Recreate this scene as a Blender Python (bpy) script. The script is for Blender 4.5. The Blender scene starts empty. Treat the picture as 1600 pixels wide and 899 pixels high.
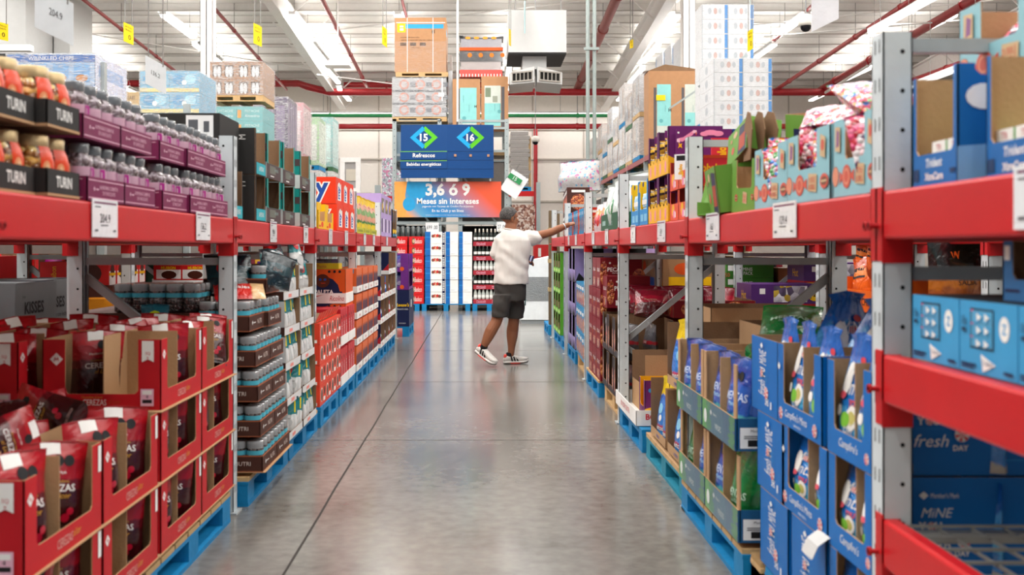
import bpy, math, random
from mathutils import Vector, Matrix, noise
PI = math.pi
SC = bpy.context.scene
COL = SC.collection
# ---------------------------------------------------------------- camera
EYE = 1.30
FPX = 1600.0
cam_d = bpy.data.cameras.new('camera')
cam_d.sensor_width = 36.0
cam_d.lens = 36.0
cam_d.shift_x = 48 / 1600
cam_d.shift_y = -61.5 / 1600
cam_d.dof.use_dof = True
cam_d.dof.focus_distance = 11.4
cam_d.dof.aperture_fstop = 3.5
cam_d.clip_end = 200
cam = bpy.data.objects.new('camera', cam_d)
cam.location = (0, 0, EYE)
cam.rotation_euler = (PI / 2, 0, 0)
COL.objects.link(cam)
SC.camera = cam
# ---------------------------------------------------------------- world and exposure
SC.view_settings.view_transform = 'Standard'
SC.view_settings.look = 'None'
SC.view_settings.gamma = 1.0
SC.view_settings.use_curve_mapping = False
SC.view_settings.exposure = 0.0
w = bpy.data.worlds.new('world')
SC.world = w
w.use_nodes = True
w.node_tree.nodes['Background'].inputs[0].default_value = (1.0, 0.99, 0.97, 1)
w.node_tree.nodes['Background'].inputs[1].default_value = 0.36
ROOF0, ROOFS = 10.0, 0.06            # roof height at the camera and its fall per metre of depth
def roof(d): return ROOF0 - ROOFS * d
BACK = 40.0
def area_light(x, y, z, sx, sy, power, col=(1, 0.985, 0.96), up=False):
    l = bpy.data.lights.new('strip_lamp_light', 'AREA')
    l.shape = 'RECTANGLE'; l.size = sx; l.size_y = sy; l.energy = power * 0.5; l.color = col
    o = bpy.data.objects.new('strip_lamp_light', l)
    o.location = (x, y, z)
    if up: o.rotation_euler = (PI, 0, 0)
    COL.objects.link(o)
    return o
# long rows of strip lamps run away from the camera just under the roof
LAMP_ROWS = [(-12.5, 60), (-8.4, 60), (-5.0, 60), (-2.2, 60), (0.9, 60), (5.2, 60), (8.6, 60), (12.5, 60)]
for lx, lp in LAMP_ROWS:
    for y0 in (-4, 6, 16, 27):
        area_light(lx, y0 + 4.5, roof(y0 + 4.5) - 0.92, 0.16, 9.0, lp * 8)
        area_light(lx, y0 + 4.5, roof(y0 + 4.5) - 0.7, 0.5, 9.0, lp * 3.8, up=True)
bl = area_light(-.5, BACK - 1.1, 6.3, 19.0, .2, 260)      # the lamp line along the back wall
bl.rotation_euler = (math.radians(35), 0, 0)
def P(px, py, d):
    """photo position at real depth d -> world point"""
    return Vector(((px - 752) * d / FPX, d, EYE + (388 - py) * d / FPX))
# ---------------------------------------------------------------- materials
def lin(h):
    h = h.lstrip('#'); r = []
    for i in (0, 2, 4):
        c = int(h[i:i + 2], 16) / 255
        r.append(c / 12.92 if c <= 0.04045 else ((c + 0.055) / 1.055) ** 2.4)
    return (*r, 1)
_mats = {}
def mat(hexc, rough=0.55, metal=0.0, bump=0.0, bscale=60, var=0.06, vscale=9, coat=0.0, spec=0.3, emit=0.0, name=None, trans=0.0, alpha=1.0):
    k = (hexc, rough, metal, bump, bscale, var, vscale, coat, spec, emit, trans, alpha)
    if k in _mats: return _mats[k]
    m = bpy.data.materials.new(name or 'surface_' + hexc.strip('#'))
    m.use_nodes = True
    nt = m.node_tree; N = nt.nodes; L = nt.links
    b = N['Principled BSDF']
    c = lin(hexc)
    b.inputs['Roughness'].default_value = rough
    b.inputs['Metallic'].default_value = metal
    b.inputs['Coat Weight'].default_value = coat
    b.inputs['Coat Roughness'].default_value = 0.08
    b.inputs['Specular IOR Level'].default_value = spec
    b.inputs['Transmission Weight'].default_value = trans
    b.inputs['Alpha'].default_value = alpha
    tc = N.new('ShaderNodeTexCoord')
    nz = N.new('ShaderNodeTexNoise'); nz.inputs['Scale'].default_value = vscale; nz.inputs['Detail'].default_value = 3
    L.new(tc.outputs['Object'], nz.inputs['Vector'])
    mx = N.new('ShaderNodeMix'); mx.data_type = 'RGBA'
    L.new(nz.outputs[0], mx.inputs[0])
    mx.inputs[6].default_value = (*[max(0, x * (1 - var * 2)) for x in c[:3]], 1)
    mx.inputs[7].default_value = (*[min(1, x * (1 + var * 2)) for x in c[:3]], 1)
    L.new(mx.outputs[2], b.inputs['Base Color'])
    if emit:
        b.inputs['Emission Color'].default_value = c
        b.inputs['Emission Strength'].default_value = emit
    if bump:
        n2 = N.new('ShaderNodeTexNoise'); n2.inputs['Scale'].default_value = bscale; n2.inputs['Detail'].default_value = 4
        L.new(tc.outputs['Object'], n2.inputs['Vector'])
        bp = N.new('ShaderNodeBump'); bp.inputs['Strength'].default_value = bump; bp.inputs['Distance'].default_value = 0.01
        L.new(n2.outputs[0], bp.inputs['Height']); L.new(bp.outputs[0], b.inputs['Normal'])
    _mats[k] = m
    return m
def cellmat(name, cols, scale=40, rough=0.2, bump=0.6, coat=0.5, rand=1.0, metal=0.0):
    """small coloured lumps: sweets, nuts, wrapped pieces seen through clear plastic"""
    k = ('cell', name)
    if k in _mats: return _mats[k]
    m = bpy.data.materials.new(name); m.use_nodes = True
    nt = m.node_tree; N = nt.nodes; L = nt.links; b = N['Principled BSDF']
    tc = N.new('ShaderNodeTexCoord'); vo = N.new('ShaderNodeTexVoronoi')
    vo.inputs['Scale'].default_value = scale; vo.inputs['Randomness'].default_value = rand
    L.new(tc.outputs['Object'], vo.inputs['Vector'])
    sep = N.new('ShaderNodeSeparateColor'); L.new(vo.outputs['Color'], sep.inputs[0])
    cr = N.new('ShaderNodeValToRGB'); cr.color_ramp.interpolation = 'CONSTANT'
    e = cr.color_ramp.elements
    while len(e) < len(cols): e.new(0.5)
    for i, c in enumerate(cols):
        e[i].position = i / len(cols); e[i].color = lin(c)
    L.new(sep.outputs[0], cr.inputs[0]); L.new(cr.outputs[0], b.inputs['Base Color'])
    bp = N.new('ShaderNodeBump'); bp.inputs['Strength'].default_value = bump; bp.inputs['Distance'].default_value = 0.02; bp.invert = True
    L.new(vo.outputs['Distance'], bp.inputs['Height']); L.new(bp.outputs[0], b.inputs['Normal'])
    b.inputs['Roughness'].default_value = rough; b.inputs['Coat Weight'].default_value = coat; b.inputs['Metallic'].default_value = metal
    b.inputs['Coat Roughness'].default_value = 0.08
    _mats[k] = m
    return m
def bandmat(name, stops, rough=0.3, bump=0.35, bscale=14, coat=0.3, axis='v', noise_amt=0.02, cell=None):
    """printed film: colour bands up the pack (uses the pack's UV map)"""
    k = ('band', name)
    if k in _mats: return _mats[k]
    m = bpy.data.materials.new(name); m.use_nodes = True
    nt = m.node_tree; N = nt.nodes; L = nt.links; b = N['Principled BSDF']
    uv = N.new('ShaderNodeUVMap'); sp = N.new('ShaderNodeSeparateXYZ'); L.new(uv.outputs[0], sp.inputs[0])
    nz = N.new('ShaderNodeTexNoise'); nz.inputs['Scale'].default_value = 5
    L.new(uv.outputs[0], nz.inputs['Vector'])
    ma = N.new('ShaderNodeMath'); ma.operation = 'MULTIPLY_ADD'; ma.inputs[1].default_value = noise_amt * 4
    L.new(nz.outputs[0], ma.inputs[0]); L.new(sp.outputs[1 if axis == 'v' else 0], ma.inputs[2])
    sb = N.new('ShaderNodeMath'); sb.operation = 'SUBTRACT'; sb.inputs[1].default_value = noise_amt * 2; L.new(ma.outputs[0], sb.inputs[0])
    cr = N.new('ShaderNodeValToRGB'); cr.color_ramp.interpolation = 'LINEAR'
    e = cr.color_ramp.elements
    pts = []
    for i, (p, c) in enumerate(stops):
        pts.append((p, c))
        if i + 1 < len(stops): pts.append((max(p, stops[i + 1][0] - 0.03), c))
    while len(e) < len(pts): e.new(0.5)
    for i, (p, c) in enumerate(pts): e[i].position = p; e[i].color = lin(c)
    L.new(sb.outputs[0], cr.inputs[0]); L.new(cr.outputs[0], b.inputs['Base Color'])
    tc = N.new('ShaderNodeTexCoord'); n2 = N.new('ShaderNodeTexNoise'); n2.inputs['Scale'].default_value = bscale; n2.inputs['Detail'].default_value = 3
    n2.inputs['Distortion'].default_value = 1.2
    L.new(tc.outputs['Object'], n2.inputs['Vector'])
    bp = N.new('ShaderNodeBump'); bp.inputs['Strength'].default_value = bump; bp.inputs['Distance'].default_value = 0.03
    L.new(n2.outputs[0], bp.inputs['Height']); L.new(bp.outputs[0], b.inputs['Normal'])
    b.inputs['Roughness'].default_value = rough; b.inputs['Coat Weight'].default_value = coat; b.inputs['Coat Roughness'].default_value = 0.15
    _mats[k] = m
    return m
def filmmat(name='stretch_film', amount=0.35, scale=18):
    """clear plastic wrap: mostly see-through, glossy and creased"""
    k = ('film', name)
    if k in _mats: return _mats[k]
    m = bpy.data.materials.new(name); m.use_nodes = True
    nt = m.node_tree; N = nt.nodes; L = nt.links
    b = N['Principled BSDF']; b.inputs['Base Color'].default_value = (0.9, 0.9, 0.9, 1); b.inputs['Roughness'].default_value = 0.2
    tc = N.new('ShaderNodeTexCoord'); mp = N.new('ShaderNodeMapping'); mp.inputs['Scale'].default_value = (1, 1, 5)
    L.new(tc.outputs['Object'], mp.inputs[0])
    nz = N.new('ShaderNodeTexNoise'); nz.inputs['Scale'].default_value = scale * .4; nz.inputs['Detail'].default_value = 5; nz.inputs['Distortion'].default_value = 2
    L.new(mp.outputs[0], nz.inputs['Vector'])
    cr = N.new('ShaderNodeValToRGB'); cr.color_ramp.elements[0].position = 0.42; cr.color_ramp.elements[1].position = 0.62
    cr.color_ramp.elements[0].color = (amount * .35,) * 3 + (1,); cr.color_ramp.elements[1].color = (min(1, amount * 1.5),) * 3 + (1,)
    L.new(nz.outputs[0], cr.inputs[0])
    bp = N.new('ShaderNodeBump'); bp.inputs['Strength'].default_value = 0.9; bp.inputs['Distance'].default_value = 0.03
    L.new(nz.outputs[0], bp.inputs['Height']); L.new(bp.outputs[0], b.inputs['Normal'])
    tr = N.new('ShaderNodeBsdfTransparent'); ms = N.new('ShaderNodeMixShader')
    L.new(cr.outputs[0], ms.inputs[0]); L.new(tr.outputs[0], ms.inputs[1]); L.new(b.outputs[0], ms.inputs[2])
    L.new(ms.outputs[0], N['Material Output'].inputs[0])
    _mats[k] = m
    return m
# ---------------------------------------------------------------- lettering
_glyph = {}
def glyphs(s, shear=0.0, bold=0.0):
    k = (s, shear, bold)
    if k in _glyph: return _glyph[k]
    cu = bpy.data.curves.new('lettering', 'FONT')
    cu.body = s; cu.size = 1; cu.shear = shear; cu.offset = bold; cu.resolution_u = 2
    cu.align_x = 'LEFT'; cu.align_y = 'BOTTOM'
    o = bpy.data.objects.new('lettering', cu)
    me = bpy.data.meshes.new_from_object(o)
    vs = [(v.co.x, v.co.y) for v in me.vertices]; fs = [tuple(p.vertices) for p in me.polygons]
    bpy.data.objects.remove(o); bpy.data.curves.remove(cu); bpy.data.meshes.remove(me)
    if vs:
        x0 = min(v[0] for v in vs); x1 = max(v[0] for v in vs); y0 = min(v[1] for v in vs); y1 = max(v[1] for v in vs)
    else: x0 = y0 = 0; x1 = y1 = 1
    _glyph[k] = ([(v[0] - x0, v[1] - y0) for v in vs], fs, x1 - x0, y1 - y0)
    return _glyph[k]
# ---------------------------------------------------------------- mesh builder
class B:
    def __init__(s):
        s.v = []; s.f = []; s.m = []; s.sm = []; s.mats = []; s.uv = {}
    def mi(s, m):
        if m not in s.mats: s.mats.append(m)
        return s.mats.index(m)
    def add(s, vs, fs, m, smooth=False, uvs=None):
        o = len(s.v); s.v += [tuple(v) for v in vs]; i = s.mi(m)
        for f in fs:
            if uvs: s.uv[len(s.f)] = [uvs[a] for a in f]
            s.f.append([a + o for a in f]); s.m.append(i); s.sm.append(smooth)
        return s
    def quad(s, a, b, c, d, m): return s.add([a, b, c, d], [(0, 1, 2, 3)], m)
    def box(s, x0, x1, y0, y1, z0, z1, m, top=None, front=None):
        vs = [(x0, y0, z0), (x1, y0, z0), (x1, y1, z0), (x0, y1, z0), (x0, y0, z1), (x1, y0, z1), (x1, y1, z1), (x0, y1, z1)]
        s.add(vs, [(0, 3, 2, 1), (1, 2, 6, 5), (2, 3, 7, 6), (3, 0, 4, 7)], m)
        s.add(vs, [(4, 5, 6, 7)], top or m); s.add(vs, [(0, 1, 5, 4)], front or m)
        return s
    def hexa(s, vs, m): return s.add(vs, [(0, 3, 2, 1), (1, 2, 6, 5), (2, 3, 7, 6), (3, 0, 4, 7), (4, 5, 6, 7), (0, 1, 5, 4)], m)
    def bar(s, a, b, wx, wz, m):
        """rectangular bar from a to b"""
        a = Vector(a); b = Vector(b); d = (b - a).normalized()
        up = Vector((0, 0, 1)) if abs(d.z) < 0.95 else Vector((0, 1, 0))
        r = d.cross(up).normalized() * wx / 2; u = r.normalized().cross(d).normalized() * wz / 2
        return s.hexa([a - r - u, a + r - u, b + r - u, b - r - u, a - r + u, a + r + u, b + r + u, b - r + u], m)
    def prism(s, poly, o, u, v, t, m, m2=None):
        """polygon drawn in (u, v) from o, given thickness t towards -n (n = u x v)"""
        o = Vector(o); u = Vector(u); v = Vector(v); n = u.cross(v).normalized()
        a = [o + u * p[0] + v * p[1] for p in poly]; b = [p - n * t for p in a]; k = len(poly)
        s.add(a, [tuple(range(k))], m); s.add(b, [tuple(range(k))[::-1]], m2 or m)
        s.add(a + b, [(i, k + i, k + (i + 1) % k, (i + 1) % k) for i in range(k)], m2 or m)
        return s
    def tube(s, pts, r, m, seg=8, cap=True):
        pts = [Vector(p) for p in pts]; vs = []; fs = []
        rr = r if isinstance(r, (list, tuple)) else [r] * len(pts)
        a = None
        for i, p in enumerate(pts):
            d = (pts[min(i + 1, len(pts) - 1)] - pts[max(i - 1, 0)]).normalized()
            if a is None:
                up = Vector((0, 0, 1)) if abs(d.z) < 0.9 else Vector((0, 1, 0)); a = d.cross(up).normalized()
            else: a = (a - d * a.dot(d)).normalized()
            b = a.cross(d)
            for k in range(seg):
                t = 2 * PI * k / seg; vs.append(p + (a * math.cos(t) + b * math.sin(t)) * rr[i])
        for i in range(len(pts) - 1):
            for k in range(seg):
                fs.append((i * seg + k, i * seg + (k + 1) % seg, (i + 1) * seg + (k + 1) % seg, (i + 1) * seg + k))
        s.add(vs, fs, m, True)
        if cap: s.add(vs, [tuple(range(seg))[::-1], tuple(range(len(vs) - seg, len(vs)))], m)
        return s
    def lathe(s, prof, m, cx=0, cy=0, cz=0, seg=12, sq=0.0, smooth=True, a0=0, a1=2 * PI):
        """profile of (radius, z); sq>0 squares the section off"""
        vs = []; fs = []; full = abs(a1 - a0 - 2 * PI) < 1e-6; n = seg if full else seg + 1
        for r, z in prof:
            for k in range(n):
                t = a0 + (a1 - a0) * k / seg; c, q = math.cos(t), math.sin(t)
                g = 1.0
                if sq: g = 1 / (abs(c) ** (2 + sq) + abs(q) ** (2 + sq)) ** (1 / (2 + sq))
                vs.append((cx + r * c * g, cy + r * q * g, cz + z))
        for i in range(len(prof) - 1):
            for k in range(n if full else n - 1):
                fs.append((i * n + k, i * n + (k + 1) % n, (i + 1) * n + (k + 1) % n, (i + 1) * n + k))
        return s.add(vs, fs, m, smooth)
    def disc(s, o, u, v, r, m, seg=14, r2=None):
        o = Vector(o); u = Vector(u); v = Vector(v)
        return s.add([o + u * math.cos(2 * PI * k / seg) * r + v * math.sin(2 * PI * k / seg) * (r2 or r) for k in range(seg)], [tuple(range(seg))], m)
    def text(s, t, o, u, v, h, m, w=None, al='c', shear=0, bold=0.0, fn=None):
        """lettering of height h (squeezed to width w) on the plane o + u x + v z"""
        vs, fs, W, H = glyphs(t, shear, bold)
        k = h / max(H, 1e-6); kx = k
        if w and W * k > w * 1.0: kx = w / W
        if w and al == 'fit': kx = w / W
        dx = -W * kx / 2 if al in ('c', 'fit') else (0 if al == 'l' else -W * kx)
        if fn: return s.add([fn(x * kx + dx, y * k - h / 2) for x, y in vs], fs, m)
        o = Vector(o); u = Vector(u); v = Vector(v)
        pts = [o + u * (x * kx + dx) + v * (y * k - h / 2) for x, y in vs]
        return s.add(pts, fs, m)
    def prints(s, face, w, d, h, ops, e=0.0008):
        o, u, v, W, H = {'f': ((0, -e, 0), (1, 0, 0), (0, 0, 1), w, h), 'l': ((-e, d, 0), (0, -1, 0), (0, 0, 1), d, h),
                         'r': ((w + e, 0, 0), (0, 1, 0), (0, 0, 1), d, h), 't': ((0, 0, h + e), (1, 0, 0), (0, 1, 0), w, d)}[face]
        o = Vector(o); u = Vector(u); v = Vector(v); n = u.cross(v)
        for i, op in enumerate(ops):
            z = n * (0.0003 * i)
            k = op[0]
            if k == 'r': # rectangle x0 z0 x1 z1 mat
                _, a, b, c, dd, m = op; s.add([o + z + u * a * W + v * b * H, o + z + u * c * W + v * b * H, o + z + u * c * W + v * dd * H, o + z + u * a * W + v * dd * H], [(0, 1, 2, 3)], m)
            elif k == 'c': _, a, b, r, m = op; s.disc(o + z + u * a * W + v * b * H, u, v, r * min(W, H), m)
            elif k == 'e': _, a, b, r, r2, m = op; s.disc(o + z + u * a * W + v * b * H, u, v, r * W, m, 14, r2 * H)
            elif k == 'p': _, pl, m = op; s.add([o + z + u * a * W + v * b * H for a, b in pl], [tuple(range(len(pl)))], m)
            elif k == 't': # text cx cz h w mat opts
                _, t, a, b, hh, ww, m = op[:7]; kw = op[7] if len(op) > 7 else {}
                s.text(t, o + z + u * a * W + v * b * H, u, v, hh * H, m, ww * W, **kw)
            elif k == 'v': # text running up the face
                _, t, a, b, hh, ww, m = op[:7]; kw = op[7] if len(op) > 7 else {}
                s.text(t, o + z + u * a * W + v * b * H, v, -u, hh * W, m, ww * H, **kw)
        return s
    def mesh(s, name):
        me = bpy.data.meshes.new(name); me.from_pydata(s.v, [], s.f)
        for m in s.mats: me.materials.append(m)
        me.polygons.foreach_set('material_index', s.m); me.polygons.foreach_set('use_smooth', s.sm)
        if s.uv:
            uvl = me.uv_layers.new(name='UVMap')
            for pi, p in enumerate(me.polygons):
                if pi in s.uv:
                    for li, c in zip(p.loop_indices, s.uv[pi]): uvl.data[li].uv = c
        me.update()
        return me
    def obj(s, name, parent=None, link=True):
        o = bpy.data.objects.new(name, s.mesh(name))
        if parent: o.parent = parent
        if link: COL.objects.link(o)
        return o
GROW = bpy.data.collections.new('unused')
def shift_mesh(b, dx, dy, dz):
    b.v = [(x + dx, y + dy, z + dz) for x, y, z in b.v]; return b
def tag(o, label, cat, group=None, kind=None):
    o['label'] = label; o['category'] = cat
    if group: o['group'] = group
    if kind: o['kind'] = kind
    return o
def struct(o, label=None):
    o['kind'] = 'structure'
    if label: o['label'] = label
    return o
def empty(name, loc=(0, 0, 0), rz=0, link=True):
    o = bpy.data.objects.new(name, None); o.location = loc; o.rotation_euler = (0, 0, rz)
    o.empty_display_size = 0.1
    if link: COL.objects.link(o)
    return o
PROTOS = []
def proto(b, name, kids=()):
    """an unlinked source thing: root mesh plus child part meshes; kids = [(name, builder)]"""
    r = b.obj(name, link=False) if b else empty(name, link=False)
    ch = []
    for k in kids:
        c = k[1].obj(k[0], r, link=False); ch.append(c)
        if len(k) > 2: c['label'] = k[2]
    PROTOS.append((r, ch))
    return (r, ch)
LABELS = {}
def put(p, loc, rz=0.0, label='', cat='box', group=None, tilt=None, scale=None, kids=True):
    r, ch = p
    o = r.copy(); COL.objects.link(o)
    o.location = loc; o.rotation_euler = (tilt[0], tilt[1], rz) if tilt else (0, 0, rz)
    if scale: o.scale = scale if isinstance(scale, tuple) else (scale,) * 3
    if kids:
        for c in ch:
            d = c.copy(); COL.objects.link(d); d.parent = o
    label = ' '.join(label.split())
    LABELS.setdefault(label, []).append(group)
    tag(o, label, cat, group)
    return o
ORD = ['first', 'second', 'third', 'fourth', 'fifth', 'sixth', 'seventh', 'eighth', 'ninth', 'tenth', 'eleventh', 'twelfth', 'thirteenth', 'fourteenth', 'fifteenth', 'sixteenth', 'seventeenth', 'eighteenth', 'nineteenth', 'twentieth']
def tiern(i, n):
    return 'bottom' if i == 0 else ('top' if i == n - 1 else ORD[i])
# generic panels -------------------------------------------------------------
def carton(w, d, h, m, pr={}, top=None, tape=None):
    b = B(); b.box(0, w, 0, d, 0, h, m, top=top)
    e = 0.0006
    if tape: b.add([(w * .45, -e, h * .8), (w * .55, -e, h * .8), (w * .55, -e, h), (w * .45, -e, h)], [(0, 1, 2, 3)], tape)
    for f, ops in pr.items(): b.prints(f, w, d, h, ops)
    return b
def upoly(w, h, lip, s, r=0.012):
    return [(0, 0), (w, 0), (w, h), (w - s, h), (w - s, lip + r), (w - s - r, lip), (s + r, lip), (s, lip + r), (s, h), (0, h)]
def case(w, d, h, mo, mi, cut={}, hs={}, pr={}, t=0.004, floor=True):
    """open-top display box. cut[face]=(lip height, side strip) cuts a window; hs[face]=lowered panel height"""
    b = B(); n = {'f': ((0, 0, 0), (1, 0, 0), w), 'r': ((w, 0, 0), (0, 1, 0), d), 'l': ((0, d, 0), (0, -1, 0), d), 'b': ((w, d, 0), (-1, 0, 0), w)}
    for f, (o, u, W) in n.items():
        H = hs.get(f, h)
        if f in cut: pl = upoly(W, H, *cut[f])
        else: pl = [(0, 0), (W, 0), (W, H), (0, H)]
        b.prism(pl, o, u, (0, 0, 1), t, mo, mi)
    if floor: b.box(t, w - t, t, d - t, 0.001, 0.004, mi)
    for f, ops in pr.items(): b.prints(f, w, d, h, ops)
    return b
def rnd_wave(rg, n=5, amp=1.0):
    ws = [(rg.uniform(-9, 9), rg.uniform(-7, 7), rg.uniform(0, 6.3), rg.uniform(.4, 1)) for _ in range(n)]
    return lambda u, v: amp * sum(a * (1 - abs(math.sin(fx * u + fy * v + ph))) for fx, fy, ph, a in ws) / n
def pouch(w, h, t, film, seed=1, deco=(), kind='stand', lean=0.0, nu=12, nv=15, wr=0.012, topmat=None):
    """film bag standing up, front to -Y, origin at the middle of its base. deco = texts/patches laid on its front"""
    rg = random.Random(seed); wf = rnd_wave(rg, 6, wr); wb = rnd_wave(rg, 6, wr); we = rg.uniform(-.5, .5)
    def prof(u, v):
        a = max(0.0, 1 - abs(u) ** 2.6) ** .62
        if kind == 'stand': g = min(1, (1 - v) * 1.75) ** .8 * (0.82 + .18 * math.sin(min(1, v * 3) * PI / 2))
        elif kind == 'pillow': g = max(0, math.sin(PI * min(max(v, 0.0), 1))) ** .55
        else: g = min(1, max(.1, (1 - v) * 1.5 - .12)) ** .9
        return a * g
    def surf(u, v, side):
        ww = w / 2
        if kind == 'stand': ww *= 1 - .05 * math.sin(PI * v)
        if kind == 'twist': ww *= 1 - .62 * min(1, max(0, v - .45) / .5) ** 1.3 + max(0, v - .93) * 2.5
        x = u * ww
        y = side * t / 2 * prof(u, v) + side * -1 * (wf if side < 0 else wb)(u, v) * min(1, (1 - abs(u)) * 4 + .1) * (1 if v > .03 else .2)
        z = v * h * (1 - .03 * abs(u)) + (0 if kind != 'stand' else .012 * (1 - abs(u)) * 0)
        y += lean * v * v * h + we * .03 * max(0, v - .8) * u
        return Vector((x, y, z))
    b = B()
    for side in (-1, 1):
        vs = []; fs = []; uvs = []
        for j in range(nv + 1):
            for i in range(nu + 1):
                u = -1 + 2 * i / nu; v = j / nv
                p = surf(u, v, side)
                if kind == 'stand' and j == 0: p.z = 0
                vs.append(p); uvs.append((i / nu, v))
        for j in range(nv):
            for i in range(nu):
                a = j * (nu + 1) + i; q = (a, a + 1, a + nu + 2, a + nu + 1)
                fs.append(q if side < 0 else q[::-1])
        b.add(vs, fs, film, True, uvs)
    # base
    bs = [surf(-1 + 2 * i / nu, 0, -1) for i in range(nu + 1)] + [surf(1 - 2 * i / nu, 0, 1) for i in range(nu + 1)]
    for p in bs: p.z = 0 if kind == 'stand' else p.z
    b.add(bs, [tuple(range(len(bs)))[::-1]], film)
    for k, op in enumerate(deco):
        def fn(x, z, cx=op[2], cz=op[3]):
            u = max(-1, min(1, (cx + x / (w / 2)))); v = max(0, min(1, cz + z / h)); p = surf(u, v, -1); p.y -= 0.0016 + .0004 * k; return p
        if op[0] == 't': b.text(op[1], (0, 0, 0), (1, 0, 0), (0, 0, 1), op[4] * h, op[6], op[5] * w, fn=fn, **(op[7] if len(op) > 7 else {}))
        elif op[0] == 'c':
            r = op[4] * w; r2 = r * (op[1] or 1); pts = []; seg = 12
            vs = [fn(0, 0)] + [fn(r * q * math.cos(2 * PI * a / seg), r2 * q * math.sin(2 * PI * a / seg)) for q in (.5, 1) for a in range(seg)]
            fs = [(0, 1 + a, 1 + (a + 1) % seg) for a in range(seg)] + [(1 + a, 1 + seg + a, 1 + seg + (a + 1) % seg, 1 + (a + 1) % seg) for a in range(seg)]
            b.add(vs, fs, op[5], True)
        elif op[0] == 'r':
            hw, hh = op[4] * w / 2, op[5] * h / 2; n = 5
            vs = [fn(-hw + 2 * hw * i / n, -hh + 2 * hh * j / n) for j in range(n + 1) for i in range(n + 1)]
            b.add(vs, [(j * (n + 1) + i, j * (n + 1) + i + 1, (j + 1) * (n + 1) + i + 1, (j + 1) * (n + 1) + i) for j in range(n) for i in range(n)], op[6], True)
    return b
# ================================================================ THE ROOM
def node_floor():
    m = bpy.data.materials.new('polished_concrete'); m.use_nodes = True
    nt = m.node_tree; N = nt.nodes; L = nt.links; b = N['Principled BSDF']
    tc = N.new('ShaderNodeTexCoord')
    n1 = N.new('ShaderNodeTexNoise'); n1.inputs['Scale'].default_value = 0.9; n1.inputs['Detail'].default_value = 6; n1.inputs['Distortion'].default_value = .6
    n2 = N.new('ShaderNodeTexNoise'); n2.inputs['Scale'].default_value = 14; n2.inputs['Detail'].default_value = 8
    n3 = N.new('ShaderNodeTexNoise'); n3.inputs['Scale'].default_value = 160; n3.inputs['Detail'].default_value = 2
    for n in (n1, n2, n3): L.new(tc.outputs['Object'], n.inputs['Vector'])
    r = N.new('ShaderNodeValToRGB'); r.color_ramp.elements[0].color = lin('#625f5a'); r.color_ramp.elements[1].color = lin('#918e88')
    r.color_ramp.elements[0].position = .3; r.color_ramp.elements[1].position = .72
    a = N.new('ShaderNodeMix'); a.data_type = 'FLOAT'; a.inputs[0].default_value = .45
    L.new(n1.outputs[0], a.inputs[2]); L.new(n2.outputs[0], a.inputs[3]); L.new(a.outputs[0], r.inputs[0])
    mx = N.new('ShaderNodeMix'); mx.data_type = 'RGBA'; mx.blend_type = 'MULTIPLY'; mx.inputs[0].default_value = .1
    L.new(r.outputs[0], mx.inputs[6]); L.new(n3.outputs[0], mx.inputs[7]); L.new(mx.outputs[2], b.inputs['Base Color'])
    rr = N.new('ShaderNodeMapRange'); rr.inputs[3].default_value = .13; rr.inputs[4].default_value = .22
    L.new(n1.outputs[0], rr.inputs[0]); L.new(rr.outputs[0], b.inputs['Roughness'])
    b.inputs['Specular IOR Level'].default_value = .7
    bp = N.new('ShaderNodeBump'); bp.inputs['Strength'].default_value = .02; bp.inputs['Distance'].default_value = .002
    L.new(n3.outputs[0], bp.inputs['Height']); L.new(bp.outputs[0], b.inputs['Normal'])
    return m
SX = 22.0
b = B(); b.quad((-SX, -8, 0), (SX, -8, 0), (SX, BACK, 0), (-SX, BACK, 0), node_floor())
dk = mat('#3a3632', .9, name='joint_filler')
for D in [6.93 + 3.02 * k for k in range(-2, 11)]: b.quad((-SX, D - .004, .0008), (SX, D - .004, .0008), (SX, D + .004, .0008), (-SX, D + .004, .0008), dk)
rg = random.Random(3)
for X in [-.79 + 3.4 * k for k in range(-6, 7)]:
    xs = [(X + rg.uniform(-.004, .004), -2 + .5 * i) for i in range(84)]
    for (a, ya), (c, yc) in zip(xs, xs[1:]):
        q = .006
        b.quad((a - q, ya, .0008), (a + q, ya, .0008), (c + q, yc, .0008), (c - q, yc, .0008), dk)
struct(b.obj('floor'))
wallm = mat('#e9e2da', .6, name='wall_panel', var=.02)
seam = mat('#bdb4aa', .7, name='wall_seam')
b = B(); b.quad((-SX, BACK, 0), (SX, BACK, 0), (SX, BACK, roof(BACK)), (-SX, BACK, roof(BACK)), wallm)
for X in range(-20, 21, 2): b.box(X - .025, X + .025, BACK - .03, BACK - .001, 0, roof(BACK) - .3, seam)
for z in (1.7, 3.1, 4.75, 5.9): b.box(-SX, SX, BACK - .09, BACK - .001, z, z + .06, seam)
struct(b.obj('wall_back'))
for n, X in (('wall_west', -SX), ('wall_east', SX)):
    b = B(); b.quad((X, -8, 0), (X, BACK, 0), (X, BACK, roof(BACK)), (X, -8, roof(-8)), wallm); struct(b.obj(n))
ceilm = mat('#f1eee9', .5, name='roof_deck', var=.02)
purl = mat('#b9b3ab', .6, name='purlin_paint', var=.03)
b = B(); b.quad((-SX, -8, roof(-8)), (SX, -8, roof(-8)), (SX, BACK, roof(BACK)), (-SX, BACK, roof(BACK)), ceilm)
D = 20.5
while D < BACK - .3:
    z = roof(D)
    b.box(-SX, SX, D, D + .05, z - .24, z - .01, ceilm); b.box(-SX, SX, D - .06, D + .0, z - .24, z - .215, purl)
    b.box(-SX, SX, D + .6, D + .63, z - .09, z - .03, purl)
    D += 1.22
struct(b.obj('ceiling'))
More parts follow.
